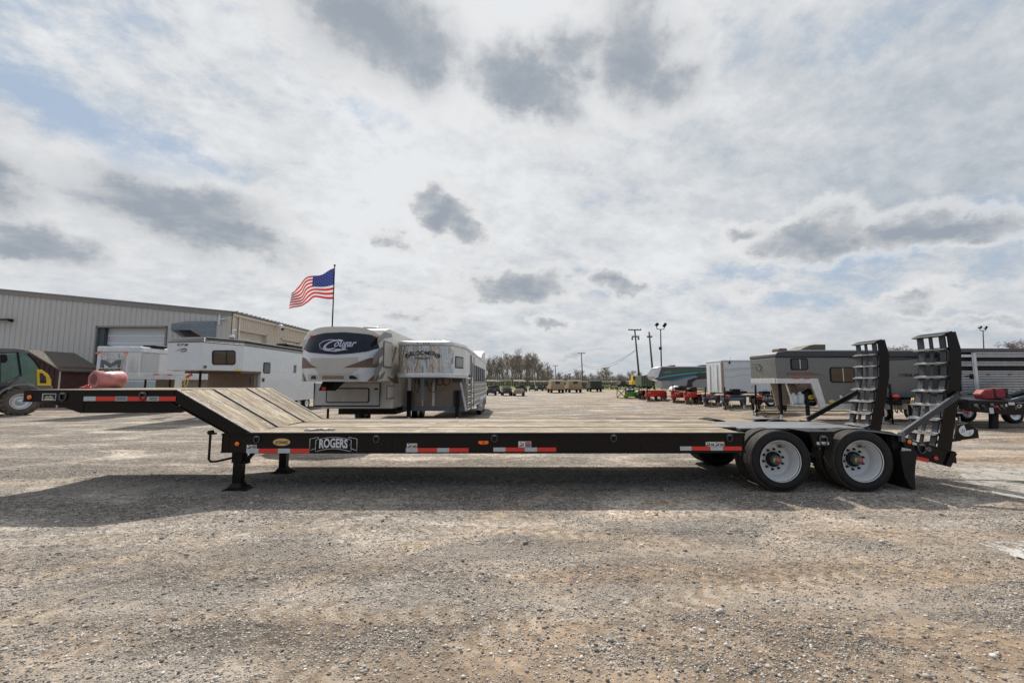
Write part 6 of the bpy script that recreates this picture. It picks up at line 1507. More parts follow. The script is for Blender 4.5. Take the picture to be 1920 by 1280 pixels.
# ---------------------------------------------------------------- golf carts and army trucks
def cart(label, body, roofm, rows=1, loc=(0,0), rz=0., group='golf carts parked along the grass'):
    o = thing('golf_cart', label, 'golf cart', (loc[0], loc[1], 0), rz, group)
    k = dict(world=False); L_ = 2.3+.7*(rows-1)
    def bp(nm, q, m, **kk): return q.build(nm, m, o, world=False, **kk)
    q = B(); q.prismX([(0,.28),(0,.75),(.25,.92),(.55,.95),(.7,.45),(L_-.75,.40),(L_-.65,.85),(L_-.05,.82),(L_,.35),(L_-.2,.28)], -.56, .56); bp('body', q, body, bevel=.04)
    for i in range(rows):
        y = 1.05+i*.75; q = B(); q.box(-.5,.5,y-.15,y+.3,.55,.72); q.box(-.5,.5,y+.27,y+.38,.72,1.15); bp('seat', q, SEATM if rows < 2 else TAN, bevel=.04)
    for x in (-.5,.5):
        q = B(); q.tube([(x,.55,.9),(x,.75,1.82)], .022, 5); bp('roof_post', q, BLACKM)
        q = B(); q.tube([(x,L_-.3,.8),(x,L_-.35,1.82)], .022, 5); bp('roof_post', q, BLACKM)
    q = B(); q.box(-.62,.62,.45,L_-.1,1.80,1.96); bp('roof', q, roofm, bevel=.03)
    q = B(); q.quad((-.5,.56,.93),(.5,.56,.93),(.5,.74,1.80),(-.5,.74,1.80)); bp('windshield', q, mat('cart_windshield', (.2,.2,.2), .05, alpha=.15))
    q = B(); q.torus((.25,.85,1.02), .16, .02, n=14, m=5); bp('steering_wheel', q, BLACKM)
    for y in (.35, L_-.4):
        for x in (-.55,.55):
            q = B(); q.lathe([(.14,-.10),(.26,-.11),(.27,-.07),(.27,.07),(.26,.11),(.14,.10)], (x,y,.27), 'X', 14); w_ = bp('wheel', q, RUBBER); q = B(); q.lathe([(.15,-.09),(.13,-.06),(.001,-.06)], (x,y,.27), 'X', 12); q.lathe([(.15,.09),(.13,.06),(.001,.06)], (x,y,.27), 'X', 12); q.build('rim', ALU, w_, world=False)
    for x in (-.4,.4): q = B(); q.sphere((x,.02,.66), .06, 8, 5, (1.3,.5,.8)); bp('headlight', q, STICKER)
    return o
CREAM = mat('cream_roof', (.78,.73,.62), .5); TANB = mat('tan_cart_body', (.34,.24,.14), .5, coat=.2); CHAR = mat('charcoal_cart_body', (.03,.032,.036), .4, coat=.2)
LIMR = mat('yellow_green_roof', (.30,.34,.08), .5); WCART = mat('white_cart_body', (.55,.55,.55), .4)
cartA = cart('black golf cart with cream roof beside the mirrored horse trailer', CHAR, CREAM)
cartB = cart('long black cart with a yellow-green roof and two seat rows', CHAR, LIMR, 2)
cartC = cart('tan golf cart with cream roof standing nearest', TANB, CREAM)
carts = [  # px, base py, kind, rz, label
 (920.5, 741, cartA, .0, None), (930.5, 737.5, cartA, .1, 'black golf cart tucked just behind the cart nearest the mirrored trailer'),
 (951.5, 741.8, cartB, .1, None), (971.5, 742.5, cartC, -.1, None), (982, 734.5, cartA, .2, 'black golf cart half hidden behind the tan cart'),
 (998, 733, cartA, -.05, 'lone black golf cart on the grass edge, second from the tan army truck row'), (1013, 732.6, cartA, .05, 'tall dark golf cart standing alone on the grass edge'),
 (1029, 732, cartA, .3, 'dark golf cart half hidden behind the first tan army truck'), (1064.5, 730, cartA, 0, 'golf cart roof showing between the two tan army trucks'),
 (1047, 729, cartA, .1, 'golf cart roof showing just above the first tan army truck'), (1080.5, 728.5, cartA, 0, 'golf cart roof showing above the second tan army truck'),
 (1098.5, 729.5, cartA, .2, 'dark golf cart between the tan and the green army truck'), (1137, 728, cartC, .1, 'tan golf cart just beyond the green canvas-backed army truck'),
 (1148, 727.6, cartA, -.2, 'dark golf cart beside the green pickup truck'), (1143, 726.3, cartC, .4, 'cream-roofed golf cart farthest back behind the green truck'),
 (1120, 726.6, cartA, 0, 'golf cart roof showing above the green canvas-backed truck')]
carts += [(1105, 727.5, cartC, .2, 'cream-roofed cart half hidden by the green canvas-backed truck'), (1128, 729.5, cartA, .3, 'dark golf cart just right of the green canvas-backed truck'),
 (1154, 729.8, cartC, 0, 'tan golf cart in front of the green pickup cab'), (1162, 726, cartA, .1, 'cart roof showing just above the green pickup cab'), (1090, 726.5, cartC, 0, 'cream cart roof between the second tan truck and the green truck'),
 (1186, 727, cartA, .5, 'dark cart beyond the tail of the green pickup')]
seen = set()
for px, py, k, rz, lab in carts:
    x_, y_ = onG(px, py)
    o = k if k.name not in seen else copy_tree(k)
    seen.add(k.name); o.location = (x_, y_, 0); o.rotation_euler = (0,0,rz)
    if lab: o['label'] = lab
def truck(label, m, top='canvas'):
    o = thing('army_truck', label, 'army truck', group='army trucks parked in the yard')
    def bp(nm, q, mm, **kk): return q.build(nm, mm, o, world=False, **kk)
    q = B(); q.prismX([(0,.62),(0,1.15),(.05,1.22),(3.3,1.22),(3.4,1.15),(4.6,1.08),(4.75,.9),(4.75,.62)], -1.08, 1.08); bp('body', q, m, bevel=.03)
    q = B(); q.prismX([(.04,1.222),(.10,1.95),(1.0,2.0),(2.7,2.0),(3.3,1.222)], -1.0, 1.0); cb = bp('hard_top', q, m, bevel=.04)
    q = B(); q.quad((-.38,.055,1.42),(.38,.055,1.42),(.36,.085,1.80),(-.36,.085,1.80)); q.build('rear_window', GLASSD if top != 'clear' else CLEARG, cb, world=False)
    for s_ in (-1,1):
        q = B(); q.quad((s_*1.005,1.1,1.35),(s_*1.005,1.9,1.35),(s_*1.005,1.85,1.85),(s_*1.005,1.15,1.85)); q.build('side_window', GLASSD, cb, world=False)
    q = B(); q.box(-1.0,1.0,-.12,-.005,.58,.72); bp('rear_bumper', q, m, bevel=.01)
    q = B(); q.box(-.85,.85,-.02,-.003,.76,1.14); bp('tailgate', q, m)
    for x in (-.95,.95): q = B(); q.box(x-.06,x+.06,-.03,-.006,.85,1.0); bp('tail_light', q, REDLENS)
    for y in (.75, 3.95):
        for x in (-.9,.9):
            q = B(); q.lathe([(.25,-.14),(.44,-.15),(.46,-.1),(.46,.1),(.44,.15),(.25,.14)], (x,y,.46), 'X', 16); w_ = bp('wheel', q, RUBBER); q = B(); q.lathe([(.26,-.12),(.2,-.07),(.001,-.07)], (x,y,.46), 'X', 12); q.lathe([(.26,.12),(.2,.07),(.001,.07)], (x,y,.46), 'X', 12); q.build('rim', m, w_, world=False)
    q = B(); q.box(-.7,.7,.1,4.6,.42,.62); bp('chassis', q, BLACKM)
    return o
for px, py, m, rz, lab in ((1046,736.8,DESERT,.06,'first tan army truck, nearer the golf carts, seen from behind'), (1079.5,736.2,DESERT,.04,'second tan army truck with a wider tailgate beside the green one'), (1118,734.5,OLIVE,-.02,'green canvas-backed army truck seen from behind')):
    t_ = truck(lab, m); x_, y_ = onG(px, py); t_.location = (x_, y_, 0); t_.rotation_euler = (0,0,rz)
# green pickup seen from its side
x_, y_ = onG(1171, 729.2)
pk_ = thing('army_pickup', 'dark green army cargo truck seen from the side with open bed', 'army truck', (x_, y_, 0))
def bp(nm, q, mm, par=pk_, **kk): return q.build(nm, mm, par, world=False, **kk)
q = B(); q.prismY([(-2.3,.65),(-2.3,1.15),(-1.3,1.25),(2.4,1.25),(2.4,.65)], -1.0, 1.0); bp('body', q, OLIVE, bevel=.04)
q = B(); q.prismY([(-1.3,1.252),(-1.05,1.95),(.1,1.95),(.2,1.252)], -.95, .95); cb = bp('cab', q, OLIVE, bevel=.04)
for a, b in ((-1.05,-.5),(-.42,.05)): q = B(); q.quad((a,-.955,1.33),(b,-.955,1.33),(b,-.955,1.8),(a+.1,-.955,1.8)); bp('window', q, GLASSD, cb)
for a in (-1.5, 1.5):
    for y in (-.85,.85): wheel_simple(pk_, 0, 0, .45, .28, 'Y'); w_ = pk_.children[-1] if False else None
for o in [c for c in ALLOBJ() if c.parent == pk_ and c.name.startswith('wheel')]: 
    pass
ws = [c for c in ALLOBJ() if c.parent == pk_ and c.name.startswith('wheel')]
for o, (a, y) in zip(ws, [(-1.5,-.85),(-1.5,.85),(1.5,-.85),(1.5,.85)]): o.location = (a+x_, y+y_, 0)
t_ = truck('dark green army truck parked behind the leaning pole, seen from behind', OLIVE); t_.location = (*onG(1209, 728.5), 0)
t_ = truck('farthest tan army truck beyond the green pickup', DESERT); t_.location = (*onG(1176, 725.6), 0); t_.rotation_euler = (0,0,.3)
# yellow excavator-like machine and green box container
ym = thing('yellow_machine', 'small yellow construction machine with a black cab window between truck and pole', 'machine', (XY(1191,85), 85, 0))
q = B(); q.box(-.9,.9,-.8,1.2,1.2,2.0); bp('body', q, YELLOWP, ym, bevel=.08); q = B(); q.box(-.6,.5,-.5,.8,2.0,3.0); c1 = bp('cab', q, YELLOWP, ym, bevel=.06)
q = B(); q.box(-.5,.4,-.52,-.502,2.15,2.85); bp('cab_window', q, GLASSD, c1)
for s_ in (-.7,.7): q = B(); q.prismX([(-1.2,.3),(-.9,0),(1.2,0),(1.5,.3),(1.2,.7),(-.9,.7)], s_-.22, s_+.22); bp('track', q, BLACKM, ym, bevel=.05)
q = B(); q.box(-.5,.5,-.6,.6,.7,1.2); bp('undercarriage', q, BLACKM, ym)
q = B(); q.tube([(.6,-.9,1.9),(1.1,-1.6,2.7),(.9,-2.2,1.4)], .16, 6); bp('boom', q, YELLOWP, ym)
gc = thing('green_box_trailer', 'faded green boxy army trailer beside the dark motorhome', 'box trailer', (XY(1214,70), 70, 0))
q = B(); q.box(-.95,.95,0,3.5,1.0,2.75); bp('box_body', q, mat('faded_green', (.09,.12,.075), .7, var=.25), gc, bevel=.03)
for k in range(5): q = B(); q.box(-.92+k*.44,-.86+k*.44,-.04,-.002,1.05,2.7); bp('stake', q, OLIVE, gc)
q = B(); q.box(-.8,.8,0,3.3,.75,.998); bp('chassis', q, BLACKM, gc)
for s_ in (-.8,.8):
    q = B(); q.lathe([(.2,-.12),(.42,-.13),(.42,.13),(.2,.12)], (s_,1.6,.42), 'X', 14); bp('wheel', q, RUBBER, gc)

# ---------------------------------------------------------------- dark motorhome
MY = 52.0
mh = thing('dark_motorhome', 'dark fifth-wheel motorhome with teal stripes behind the red trailers', 'motorhome', (XY(1290,MY), MY+1, 0))
def mp(pts, y0, y1, nm, m, bevel=.05, par=mh):
    q = B(); q.prismY([onY(a,b,y0) for a,b in pts], y0, y1); return q.build(nm, m, par, bevel=bevel)
mp([(1225,706),(1232,691),(1238,688),(1440,687),(1440,727),(1243,727),(1243,715),(1229,711)], MY, MY+2.5, 'body', mat('midnight_paint', (.02,.03,.05), .15, coat=.8))
mp([(1225,705),(1232,690),(1237,688.5),(1240,689),(1236,700),(1234,707),(1228,709)], MY-.04, MY-.002, 'nose_cap', ALU, .01)
mp([(1232,690),(1240,686.6),(1440,686),(1440,688),(1240,688.6)], MY-.05, MY+2.5, 'roof_edge', LILAC, .01)
mp([(1240,714),(1262,713),(1300,705),(1330,702),(1440,700),(1440,729),(1243,729)], MY-.03, MY-.002, 'grey_side_panel', mat('mid_grey_panel', (.28,.28,.29), .3), .005)
mp([(1234,708),(1250,704),(1290,699),(1330,696),(1330,697.3),(1290,701),(1250,706.3),(1236,709)], MY-.05, MY-.031, 'teal_stripe', mat('teal_decal', (.02,.42,.44), .3), .002)
mp([(1255,714),(1285,706),(1330,700),(1330,701),(1288,708),(1262,715)], MY-.05, MY-.032, 'teal_stripe', mat('dark_teal_decal', (.02,.22,.26), .3), .002)
mp([(1248,692),(1300,691),(1330,690),(1330,695),(1280,698),(1246,702)], MY-.02, MY-.001, 'green_reflection_panel', mat('dark_green_gloss', (.02,.07,.03), .12, coat=.8), .002)
mp([(1287,727),(1290,712),(1302,708),(1330,707),(1330,709),(1306,711),(1298,717),(1299,727)], MY-.06, MY-.033, 'black_swoosh', INK, .002)
mp([(1305,700),(1312,698),(1328,699),(1328,708),(1308,708)], MY-.07, MY-.034, 'window', GLASSD, .01)
mp([(1255,687),(1256,684.5),(1266,684),(1268,687)], MY+.8, MY+1.6, 'air_conditioner', BROWN); mp([(1312,686.5),(1313,684),(1326,683.5),(1327,686.5)], MY+.8, MY+1.6, 'air_conditioner', BLUEP)
X_, Z_ = onY(1250, 697.5, MY-.03); q = B(); q.tube([(X_-.5+.1*k, MY-.03, Z_+.10*math.sin(k*2.1)) for k in range(11)], .02, 4); q.build('script_mark', LILAC, mh)
for a in (1250, 1420): q = B(); q.box(onY(a,0,MY+.5)[0]-.06, onY(a,0,MY+.5)[0]+.06, MY+.4, MY+.55, 0, 1.0); q.build('landing_leg', BLACKM, mh)
for k in range(2): wheel_simple(mh, XY(1380,MY)+k*1.1, MY+.2, .42, .28, 'Y')

# ---------------------------------------------------------------- white cargo trailer
WY = 30.0
wt = thing('white_cargo_trailer', 'white enclosed cargo trailer with wavy grey side stripes and double rear doors', 'cargo trailer', (16.5, WY+1.2, 0))
wx0 = onY(1354,700,WY)[0]; wx1 = wx0+5.6; wzt = onY(1354,675.5,WY)[1]; wzb = onY(1380,737,WY)[1]
q = B(); q.box(wx0, wx1, WY, WY+2.44, wzb, wzt-.02); q.build('body', WHITE, wt, bevel=.08)
q = B(); q.box(wx0-.02, wx1, WY-.02, WY+2.46, wzt-.12, wzt+.03); q.build('roof_edge', LGREY, wt, bevel=.05)
q = B(); q.box(wx0-.06, wx0+.10, WY-.03, WY+.06, wzb, wzt-.13); q.build('corner_post', mat('tan_corner_trim', (.30,.25,.2), .5), wt)
for k in range(2): q = B(); q.box(wx0-.035, wx0-.002, WY+.12+k*1.12, WY+1.2+k*1.12, wzb+.05, wzt-.18); o = q.build('rear_door', WHITE, wt, bevel=.01); q = B(); q.cyl((wx0-.06,WY+.6+k*1.1,wzb+.1),(wx0-.06,WY+.6+k*1.1,wzt-.25), .02, 6); q.build('lock_rod', GALV, o)
for (z0, amp) in ((693, 1.3), (704, 1.8), (690, 1.0)):
    q = B(); A, D = [], []
    for i in range(24):
        px = 1358+i*2.6; py = z0+amp*math.sin((px-1355)/9)-(px-1358)*.02; x_, z_ = onY(px, py, WY-.004); A.append((x_,WY-.004,z_)); D.append((x_,WY-.004,z_-.07))
    q.strip(A, D); q.build('wavy_stripe', LGREY, wt)
x_, z_ = onY(1368,679,WY-.05); q = B(); q.cyl((x_,WY-.05,z_-.1),(x_,WY-.05,z_+.05),.05,8); q.cyl((x_,WY-.05,z_),(x_+.1,WY-.05,z_+.4),.008,4); q.build('antenna', BLACKM, wt)
x_, z_ = onY(1383.5,731,WY-.05); q = B(); q.cyl((x_,WY-.06,z_),(x_,WY+.0,z_),.06,10); q.build('side_lamp', REDLENS, wt)
q = B(); q.box(wx0+.1, wx1, WY+.2, WY+2.2, wzb-.22, wzb-.002); q.build('chassis', BLACKM, wt)
for k in range(2): wheel_simple(wt, wx0+2.4+k*.95, WY+.15, .36, .22, 'Y')
rail_jack(wt, wx0+.3, WY+.3, wzb-.2, .1); rail_jack(wt, wx0+5.2, WY+.3, wzb-.2, .1)

# ---------------------------------------------------------------- row of flatbed trailer noses
TXTW = WHITEPRINT
def flat(px0, px1, pt, pb, pbase, m, label, txt=None, deckm=LUMBER, L_=6.5, chain_m=None, winch=None, tape_=False, skew=None):
    Y = onG((px0+px1)/2, pbase)[1]
    x0, z1 = onY(px0, pt, Y); x1, z0 = onY(px1, pb, Y); w = x1-x0
    if skew is None: skew = (x0+x1)/2/Y
    o = thing('flatbed_trailer', label, 'flatbed trailer', ((x0+x1)/2, Y, 0), 0, 'equipment trailers lined up beside the yard')
    q = B(); q.box(x0, x1, Y, Y+.22, z0, z1); nz = q.build('nose_beam', m, o, bevel=.02)
    for s_ in (0, 1):
        xa = x0+.04 if s_ == 0 else x1-.12
        q = B(); q.prismZ([(xa,Y+.221),(xa+.08,Y+.221),(xa+.08+skew*L_,Y+L_),(xa+skew*L_,Y+L_)], z0+.1, z1-.03); q.build('side_rail', m, o)
    n = 6
    for k in range(n):
        a0 = x0-.1+k*(w+.2)/n; q = B(); b0 = a0+(w+.2)/n-.015; sk = skew*L_; ex = .35
        q.prismZ([(a0,Y+.8),(b0,Y+.8),(b0+sk+ex*(k+1-n/2)/n*2,Y+L_),(a0+sk+ex*(k-n/2)/n*2,Y+L_)], z1-.028, z1+.01); q.build('deck_plank', deckm, o)
    for xa in (x0+.12, x1-.12):
        rail_jack(o, xa, Y+.1, z0, .11, m if m != BLACK else BLACKM)
    if txt:
        q = B(); q.text(txt, min(.20,(z1-z0)*.5), ((x0+x1)/2+.1, Y-.004, (z0+z1)/2+.05), width=w*.62, bold=.02); q.build('lettering', TXTW, nz)
    q = B(); X0 = x0+.24; q.add([(X0+.09*math.cos(2*math.pi*i/14),Y-.005,(z0+z1)/2+.04*math.sin(2*math.pi*i/14)) for i in range(14)], [tuple(range(14))]); q.build('oval_badge', YELLOWS, nz)
    if tape_:
        nn = 4
        for k in range(nn): q = B(); q.box(x0+.05+k*(w-.1)/nn, x0+.05+(k+1)*(w-.1)/nn-.005, Y-.008, Y-.002, z0+.01, z0+.07); q.build('reflective_tape', WHITETAPE if k % 2 == 0 else REDTAPE, nz)
    # pintle tongue with coiled safety chains
    xt = x0-.05
    q = B(); q.bar((x0+.1,Y-.0,z0+.15),(xt-.25,Y-.9,z0+.10),.14,.16); q.bar((x1-.2,Y-.0,z0+.15),(xt-.1,Y-.9,z0+.10),.12,.14); q.box(xt-.36,xt+.02,Y-1.05,Y-.85,z0+.0,z0+.22); q.build('tongue', m, o, bevel=.01)
    q = B(); q.torus((xt-.2,Y-1.12,z0+.10), .08, .025, 'Z', 14, 6); q.build('pintle_ring', BLACKM, o)
    q = B(); q.tube([(xt-.1,Y-.95,z0+.02),(xt+.05,Y-.9,z0-.22),(xt+.3,Y-.7,z0-.30),(xt+.5,Y-.4,z0-.05)], .022, 5); q.tube([(xt-.2,Y-.95,z0+.02),(xt-.15,Y-.9,z0-.25),(xt+.1,Y-.7,z0-.33),(xt+.4,Y-.4,z0-.05)], .022, 5); q.build('safety_chain', chain_m or mat('brass_chain', (.32,.24,.10), .5, metal=.4), o)
    q = B(); q.sphere((xt+.05,Y-.75,z0+.33), .11, 10, 7, (1.3,1,.8)); q.sphere((xt+.2,Y-.6,z0+.30), .09, 10, 7); q.build('red_hose_bundle', REDLENS, o)
    if winch:
        q = B(); q.box(x0+w*.55,x0+w*.85,Y+.23,Y+.7,z1+.011,z1+.40); q.cyl((x0+w*.3,Y+.45,z1+.15),(x0+w*.55,Y+.45,z1+.15),.13,12); q.build('winch', BLACKM, o, bevel=.02)
    q = B(); q.cyl((xt-.05,Y-.62,z0+.0),(xt-.05,Y-.62,z1+.55), .05, 8); q.cyl((xt-.05,Y-.62,.02),(xt-.05,Y-.62,z0), .035, 8); q.box(xt-.13,xt+.03,Y-.7,Y-.54,0,.02); o2 = q.build('tongue_jack', BLACKM, o)
    q = B(); q.tube([(xt-.05,Y-.62,z1+.5),(xt-.22,Y-.62,z1+.5),(xt-.22,Y-.62,z1+.36)], .016, 5); q.build('jack_crank', STEEL, o2)
    for k in range(2):
        for s_ in (-1, 1):
            yy = Y+L_*.68+k*.8; wheel_simple(o, (x0+x1)/2+skew*(yy-Y)+s_*(w/2-.15), yy, .30, .2, 'X')
    return o, (x0, x1, Y, z0, z1)
flat(1172, 1195, 735, 743.5, 746.5, GREENP, 'lime green small trailer piled with crates beside the leaning pole', L_=2.5)
flat(1197, 1210, 731.5, 740, 748.5, BLUEP, 'narrow navy trailer nose between the lime green and the red trailer', L_=3)
flat(1211.5, 1246, 731.5, 743.5, 752, REDP, 'first red equipment trailer beside the navy nose', winch=False, L_=5)
flat(1259, 1294, 732, 745.5, 754.5, REDP, 'second red equipment trailer with lettered nose and black winch', 'BEHNKE', winch=True, L_=5)
flat(1318, 1351, 739, 750, 761, BLUEP, 'blue-black equipment trailer with white maker name before the white cargo trailer', 'BEHNKE', tape_=True, L_=6)
flat(1353, 1400, 741, 751.5, 767, BLUEP, 'wide navy equipment trailer in front of the white cargo trailer', winch=True, L_=6)
flat(1408, 1474, 741, 755, 778, BLACK, 'black equipment trailer with white maker name under the grey trailer neck', 'BEHNKE', tape_=True, L_=3.0)
flat(1650, 1716, 744, 757, 792, BLACK, 'black equipment trailer between the two upright rear ramps', winch=False, tape_=True, L_=2.2)
# long black deck edges with pale lumber under the grey trailer
for (a, b, py, Y, lab) in ((1420, 1640, 771, 21.8, 'long pale timber skid lying under the grey horse trailer, farther one'), (1440, 1640, 778, 20.6, 'long pale timber skid lying on gravel under the grey horse trailer')):
    x0 = onG(a, py)[0]; x1 = onG(b, py)[0]; Yk = onG(a, py)[1]; sk = thing('timber_skid', lab, 'timber', (x0, Yk, 0)); q = B(); q.box(x0, x1, Yk, Yk+.12, 0, .07); q.build('beam', LUMBER, sk, bevel=.01)
flat(1226, 1250, 733, 743, 750, REDP, 'small red trailer nose tucked behind the first red trailer', L_=3)
flat(1297, 1316, 737, 747, 756, BLACK, 'narrow black trailer nose squeezed beside the lettered red trailer', L_=3)
# white tonneau box on the second red trailer, crates on the lime green one
x_, z_ = onY(1269.5, 731, 39.5); wb = thing('white_tank_box', 'white rounded tank sitting on the second red trailer', 'tank', (x_, 39.5, z_-.2))
q = B(); x0, z1 = onY(1258,723,39.5); x1, z0 = onY(1281,734,39.5); q.prismY([(x0,z0),(x0,z0+(z1-z0)*.55),(x0+.2,z1-.08),(x0+.45,z1),(x1-.25,z1),(x1,z1-.15),(x1,z0)], 39.2, 40.2); q.build('tank_shell', WHITED, wb, bevel=.08)
for i, (px, py, m, w, lab) in enumerate(((1165, 744, LUMBER, .9, 'open timber crate frame at the end of the trailer row'), (1206, 737, GREENP, 1.2, 'lime green implement beside the leaning pole'), (1180, 733, BLUEP, .8, 'dark blue bundle on top of the lime green trailer'), (1190, 731.5, LUMBER, 1.0, 'slanted lumber stack on the lime green trailer'))):
    Y = 46 if i < 2 else 44.5; zb_ = 0 if i < 2 else onY(px, 735.5, Y)[1]
    x_ = XY(px, Y, .5); o = thing(['timber_crate','green_implement','cargo_bundle','lumber_stack'][i], lab, ['crate','farm implement','bundle','lumber'][i], (x_, Y, zb_))
    q = B()
    if i == 0:
        for a in (-w/2, w/2):
            q.box(a-.04,a+.04,0,.08,0,1.0)
        q.bar((-w/2,.04,.05),(w/2,.04,.95),.05,.09); q.bar((-w/2,.04,.95),(w/2,.04,.05),.05,.09); q.box(-w/2,w/2,-.05,1.0,0,.08); q.box(-w/2,w/2,.0,.08,.93,1.0)
        q.build('frame', m, o, world=False)
    elif i == 1:
        q.prismY([(-w/2,.25),(-w/2,.7),(-.2,.95),(w/2,.6),(w/2,.25)],0,.9); q.build('hopper', m, o, world=False, bevel=.04)
        for s_ in (-.4,.4): q = B(); q.box(s_-.04,s_+.04,0,.8,0,.25); q.build('skid', BLACKM, o, world=False)
    elif i == 2:
        q.sphere((0,0,.18), .3, 12, 8, (1.4,1,.6)); q.sphere((.4,0,.2), .22, 10, 8, (1,1,.8)); q.build('cover', BLUEP, o, world=False)
    else:
        for k in range(4): q = B(); q.bar((-.5,.1*k,.06+.02*k),(.6,.1*k,.42+.03*k),.08,.1); q.build('lumber_piece', LUMBER, o, world=False)
flat(1283, 1315, 735, 746, 757, REDP, 'narrow red equipment trailer between the lettered red and the blue-black noses', winch=True, L_=5)
for i, (px, py, Y, w, h, d_, m, nm, lab, cat) in enumerate((
    (1311, 728, 40, 1.6, .42, 3.0, LUMBER, 'lumber_bundle', 'stacked pale lumber bundle left of the white cargo trailer doors', 'lumber'),
    (1246, 735, 46, .5, .75, .6, BLACKM, 'tool_box', 'small black tool box standing between the two larger red noses', 'box'),
    (1390, 733, 28.2, .75, .34, .5, BLACKM, 'winch_box', 'flat black equipment box on the wide navy trailer', 'box'),
    (1371, 735, 28.4, .35, .5, .4, GREYDECAL, 'battery_case', 'grey battery case on the wide navy trailer', 'box'),
    (1462, 731, 22.9, .5, .42, .4, BLACKM, 'pump_box', 'black pump box above the lettered black nose under the grey trailer neck', 'box'),
    (1437, 733, 22.9, .4, .36, .4, BLACKM, 'cable_box', 'squat black cable box above the lettered black nose', 'box'))):
    x_, z_ = onY(px, py, Y); o = thing(nm, lab, cat, (x_, Y, z_-h))
    n = 4 if nm == 'lumber_bundle' else 1
    for k in range(n):
        q = B(); q.box(-w/2, w/2, 0, d_, h*k/n+.004, h*(k+1)/n-.004); q.build('lumber_layer' if n > 1 else 'case', m, o, world=False, bevel=.015)
    if n == 1: q = B(); q.box(-w*.3, w*.3, -.02, -.002, h*.45, h*.6); q.tube([(-w*.2,.1,h),(-w*.2,.1,h+.08),(w*.2,.1,h+.08),(w*.2,.1,h)],.015,5); q.build('handle', STEEL, o, world=False)
# coiled yellow straps hung on the post by the far ramp
cs_ = thing('coiled_strap', 'tangled orange-yellow chains hanging by the black trailer between the ramps', 'chain', (onY(1716,760,14.6)[0], 14.6, 0))
X_, Z_ = onY(1716, 752, 14.6); q = B(); rr = random.Random(2)
for k in range(9):
    a = rr.uniform(-.14,.14); q.tube([(X_+a,14.6+rr.uniform(-.05,.05),Z_+.12),(X_+a*1.4,14.58,Z_-.05-rr.random()*.1),(X_+a*.3+.03,14.6,Z_-.32-rr.random()*.25)], .018, 5)
q.build('strap_coil', mat('brass_chain', (.32,.24,.10), .5), cs_)
q = B(); q.box(X_-.04,X_+.04,14.64,14.72,0,Z_+.15); q.build('post', BLACKM, cs_)

# ---------------------------------------------------------------- trees
def bare_tree(seed, h, spread=.5, dens=1.):
    rr = random.Random(seed); tr = B(); cr = B()
    def grow(p, d, L_, r, lev):
        n = 3; pts = [p]; q_ = p.copy(); dd = d.copy()
        for i in range(n):
            dd = (dd+Vector((rr.uniform(-1,1),rr.uniform(-1,1),rr.uniform(-.2,.6)))*.13).normalized(); q_ = q_+dd*L_/n; pts.append(q_.copy())
        (tr if lev < 2 else cr).tube(pts, [max(.018, r*(1-.5*i/n)) for i in range(n+1)], 5 if lev == 0 else 3)
        if lev >= 4: return
        k = [int(8*dens), 6, 5, 4][lev]
        for i in range(k):
            t = rr.uniform(.35 if lev == 0 else .25, 1.); j = min(n-1, int(t*n)); P_ = pts[j].lerp(pts[j+1], t*n-j)
            a = rr.uniform(0, 6.283); up = .75 if lev == 0 else .5
            nd = (dd*up+Vector((math.cos(a),math.sin(a),rr.uniform(0,.5)))*(spread+.1*lev)).normalized()
            grow(P_, nd, L_*rr.uniform(.38,.56)*(1.15-.45*t if lev == 0 else 1), max(.02, r*.5), lev+1)
    grow(Vector((0,0,0)), Vector((0,0,1)), h*.78, h*.013+.05, 0)
    return tr, cr
protos = []
for i, (h, sp_) in enumerate(((13,.42),(14,.5),(11.5,.6),(12.5,.35),(9,.75),(7,.8))):
    tr, cr = bare_tree(20+i, h, sp_); protos.append((tr.build('trunk', BARK), cr.build('crown', TWIG), h))
def tree(x, y, k, s, label, rz, sz=None):
    tk, cr, h = protos[k]
    o = thing('bare_tree', label, 'tree', (x, y, 0), rz, 'bare trees beyond the yard'); o.scale = (s, s, sz or s)
    for src in (tk, cr):
        c = src.copy(); C.objects.link(c); c.parent = o
rt = random.Random(9)
for i in range(36):
    px = 897+i*3.7+rt.uniform(-2,2); Y = rt.uniform(170, 215); top = (677 if px < 950 else 671 if px < 1008 else 686)+rt.uniform(-7,9)
    k = rt.choice([0,1,2,3]); H = onY(px, top, Y)[1]
    tree(XY(px,Y), Y, k, H/protos[k][2], 'tall bare tree in the dense wood beyond the golf carts', rt.uniform(0,6.28))
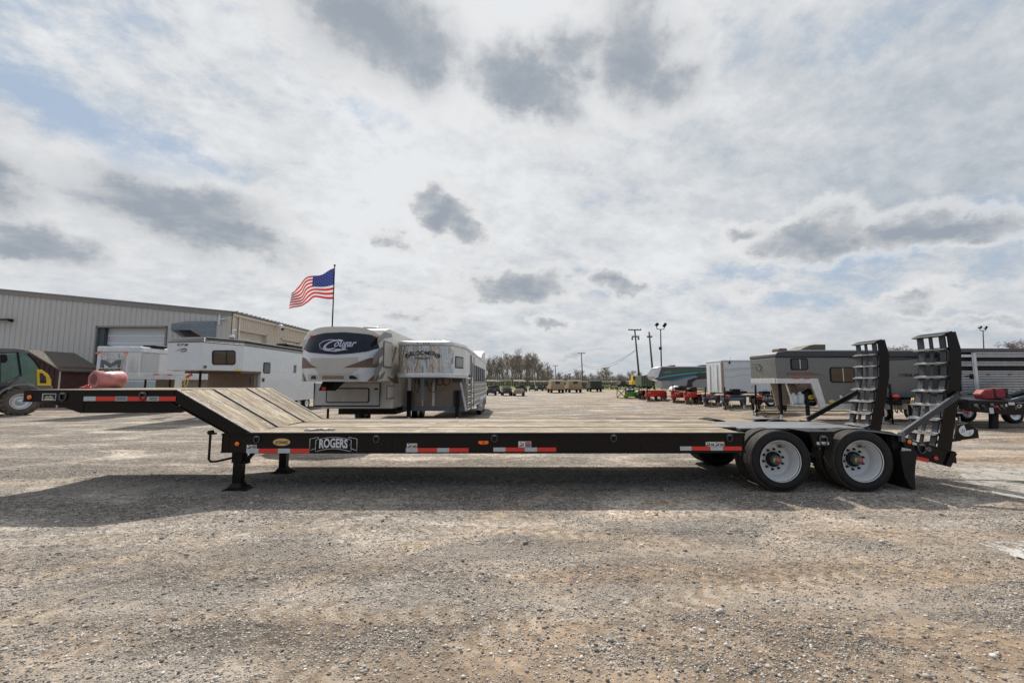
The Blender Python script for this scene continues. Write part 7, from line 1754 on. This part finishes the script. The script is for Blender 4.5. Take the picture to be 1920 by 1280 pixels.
for i in range(34):
    px = 1020+i*6.2+rt.uniform(-3,3); Y = rt.uniform(230, 300); k = rt.choice([2,4,4,5,3]); top = rt.uniform(692, 704); H = onY(px, top, Y)[1]
    tree(XY(px,Y), Y, k, H/protos[k][2], 'small bare tree in the low far tree line beyond the army trucks', rt.uniform(0,6.28))
tree(XY(1137,160), 160, 4, onY(1137,684,160)[1]/9, 'spreading bare tree standing out above the green canvas-backed truck', 1.)
tree(XY(1712,60), 60, 4, onY(1712,640,60)[1]/9, 'bare treetop showing above the grey trailer roof', 2.)
tree(XY(1917,55), 55, 4, onY(1917,628,55)[1]/9, 'bare tree showing above the silver slatted trailer', .3)
tree(XY(967,150), 150, 3, onY(967,664,150)[1]/12.5, 'thin tall bare tree leading the dense wood', .3)
tree(XY(1010,155), 155, 0, onY(1008,666,155)[1]/13, 'tallest forked bare tree at the edge of the dense wood', 3.3)
for tk, cr, h in protos: bpy.data.objects.remove(tk); bpy.data.objects.remove(cr)
# undergrowth and the far wood as a mass
rw2 = np.random.default_rng(4); q = B()
def stems(n, p0, p1, Y0, Y1, h0, h1, r=.035):
    for _ in range(n):
        px = rw2.uniform(p0, p1); Y = rw2.uniform(Y0, Y1); x = XY(px, Y); h = rw2.uniform(h0, h1)
        q.cyl((x,Y,0), (x+rw2.uniform(-.8,.8),Y+rw2.uniform(-.8,.8),h), r*2.4, 3, r*.6, caps=False)
        for _k in range(4):
            z = h*rw2.uniform(.3,.9); q.cyl((x,Y,z), (x+rw2.uniform(-1.6,1.6),Y,z+rw2.uniform(.4,2.)), r*1.2, 3, r*.5, caps=False)
stems(900, 895, 1030, 200, 250, 3, 8.0, .03); stems(1500, 1020, 1240, 290, 340, 2.5, 7, .05); stems(1400, 1235, 2050, 240, 320, 2.5, 6, .05); 
for _ in range(500):  # unseen stems added behind the viewer, a dark reflection for the polished nose
    x = rw2.uniform(-220, 220); Y = rw2.uniform(-120, -80); h = rw2.uniform(5, 11); q.cyl((x,Y,0),(x+rw2.uniform(-1,1),Y,h), .9, 3, .3, caps=False)
tag(q.build('woods_and_added_stems', TWIG), 'dense brown leafless wood far beyond the yard, with added unseen stems behind the viewer', kind='stuff')
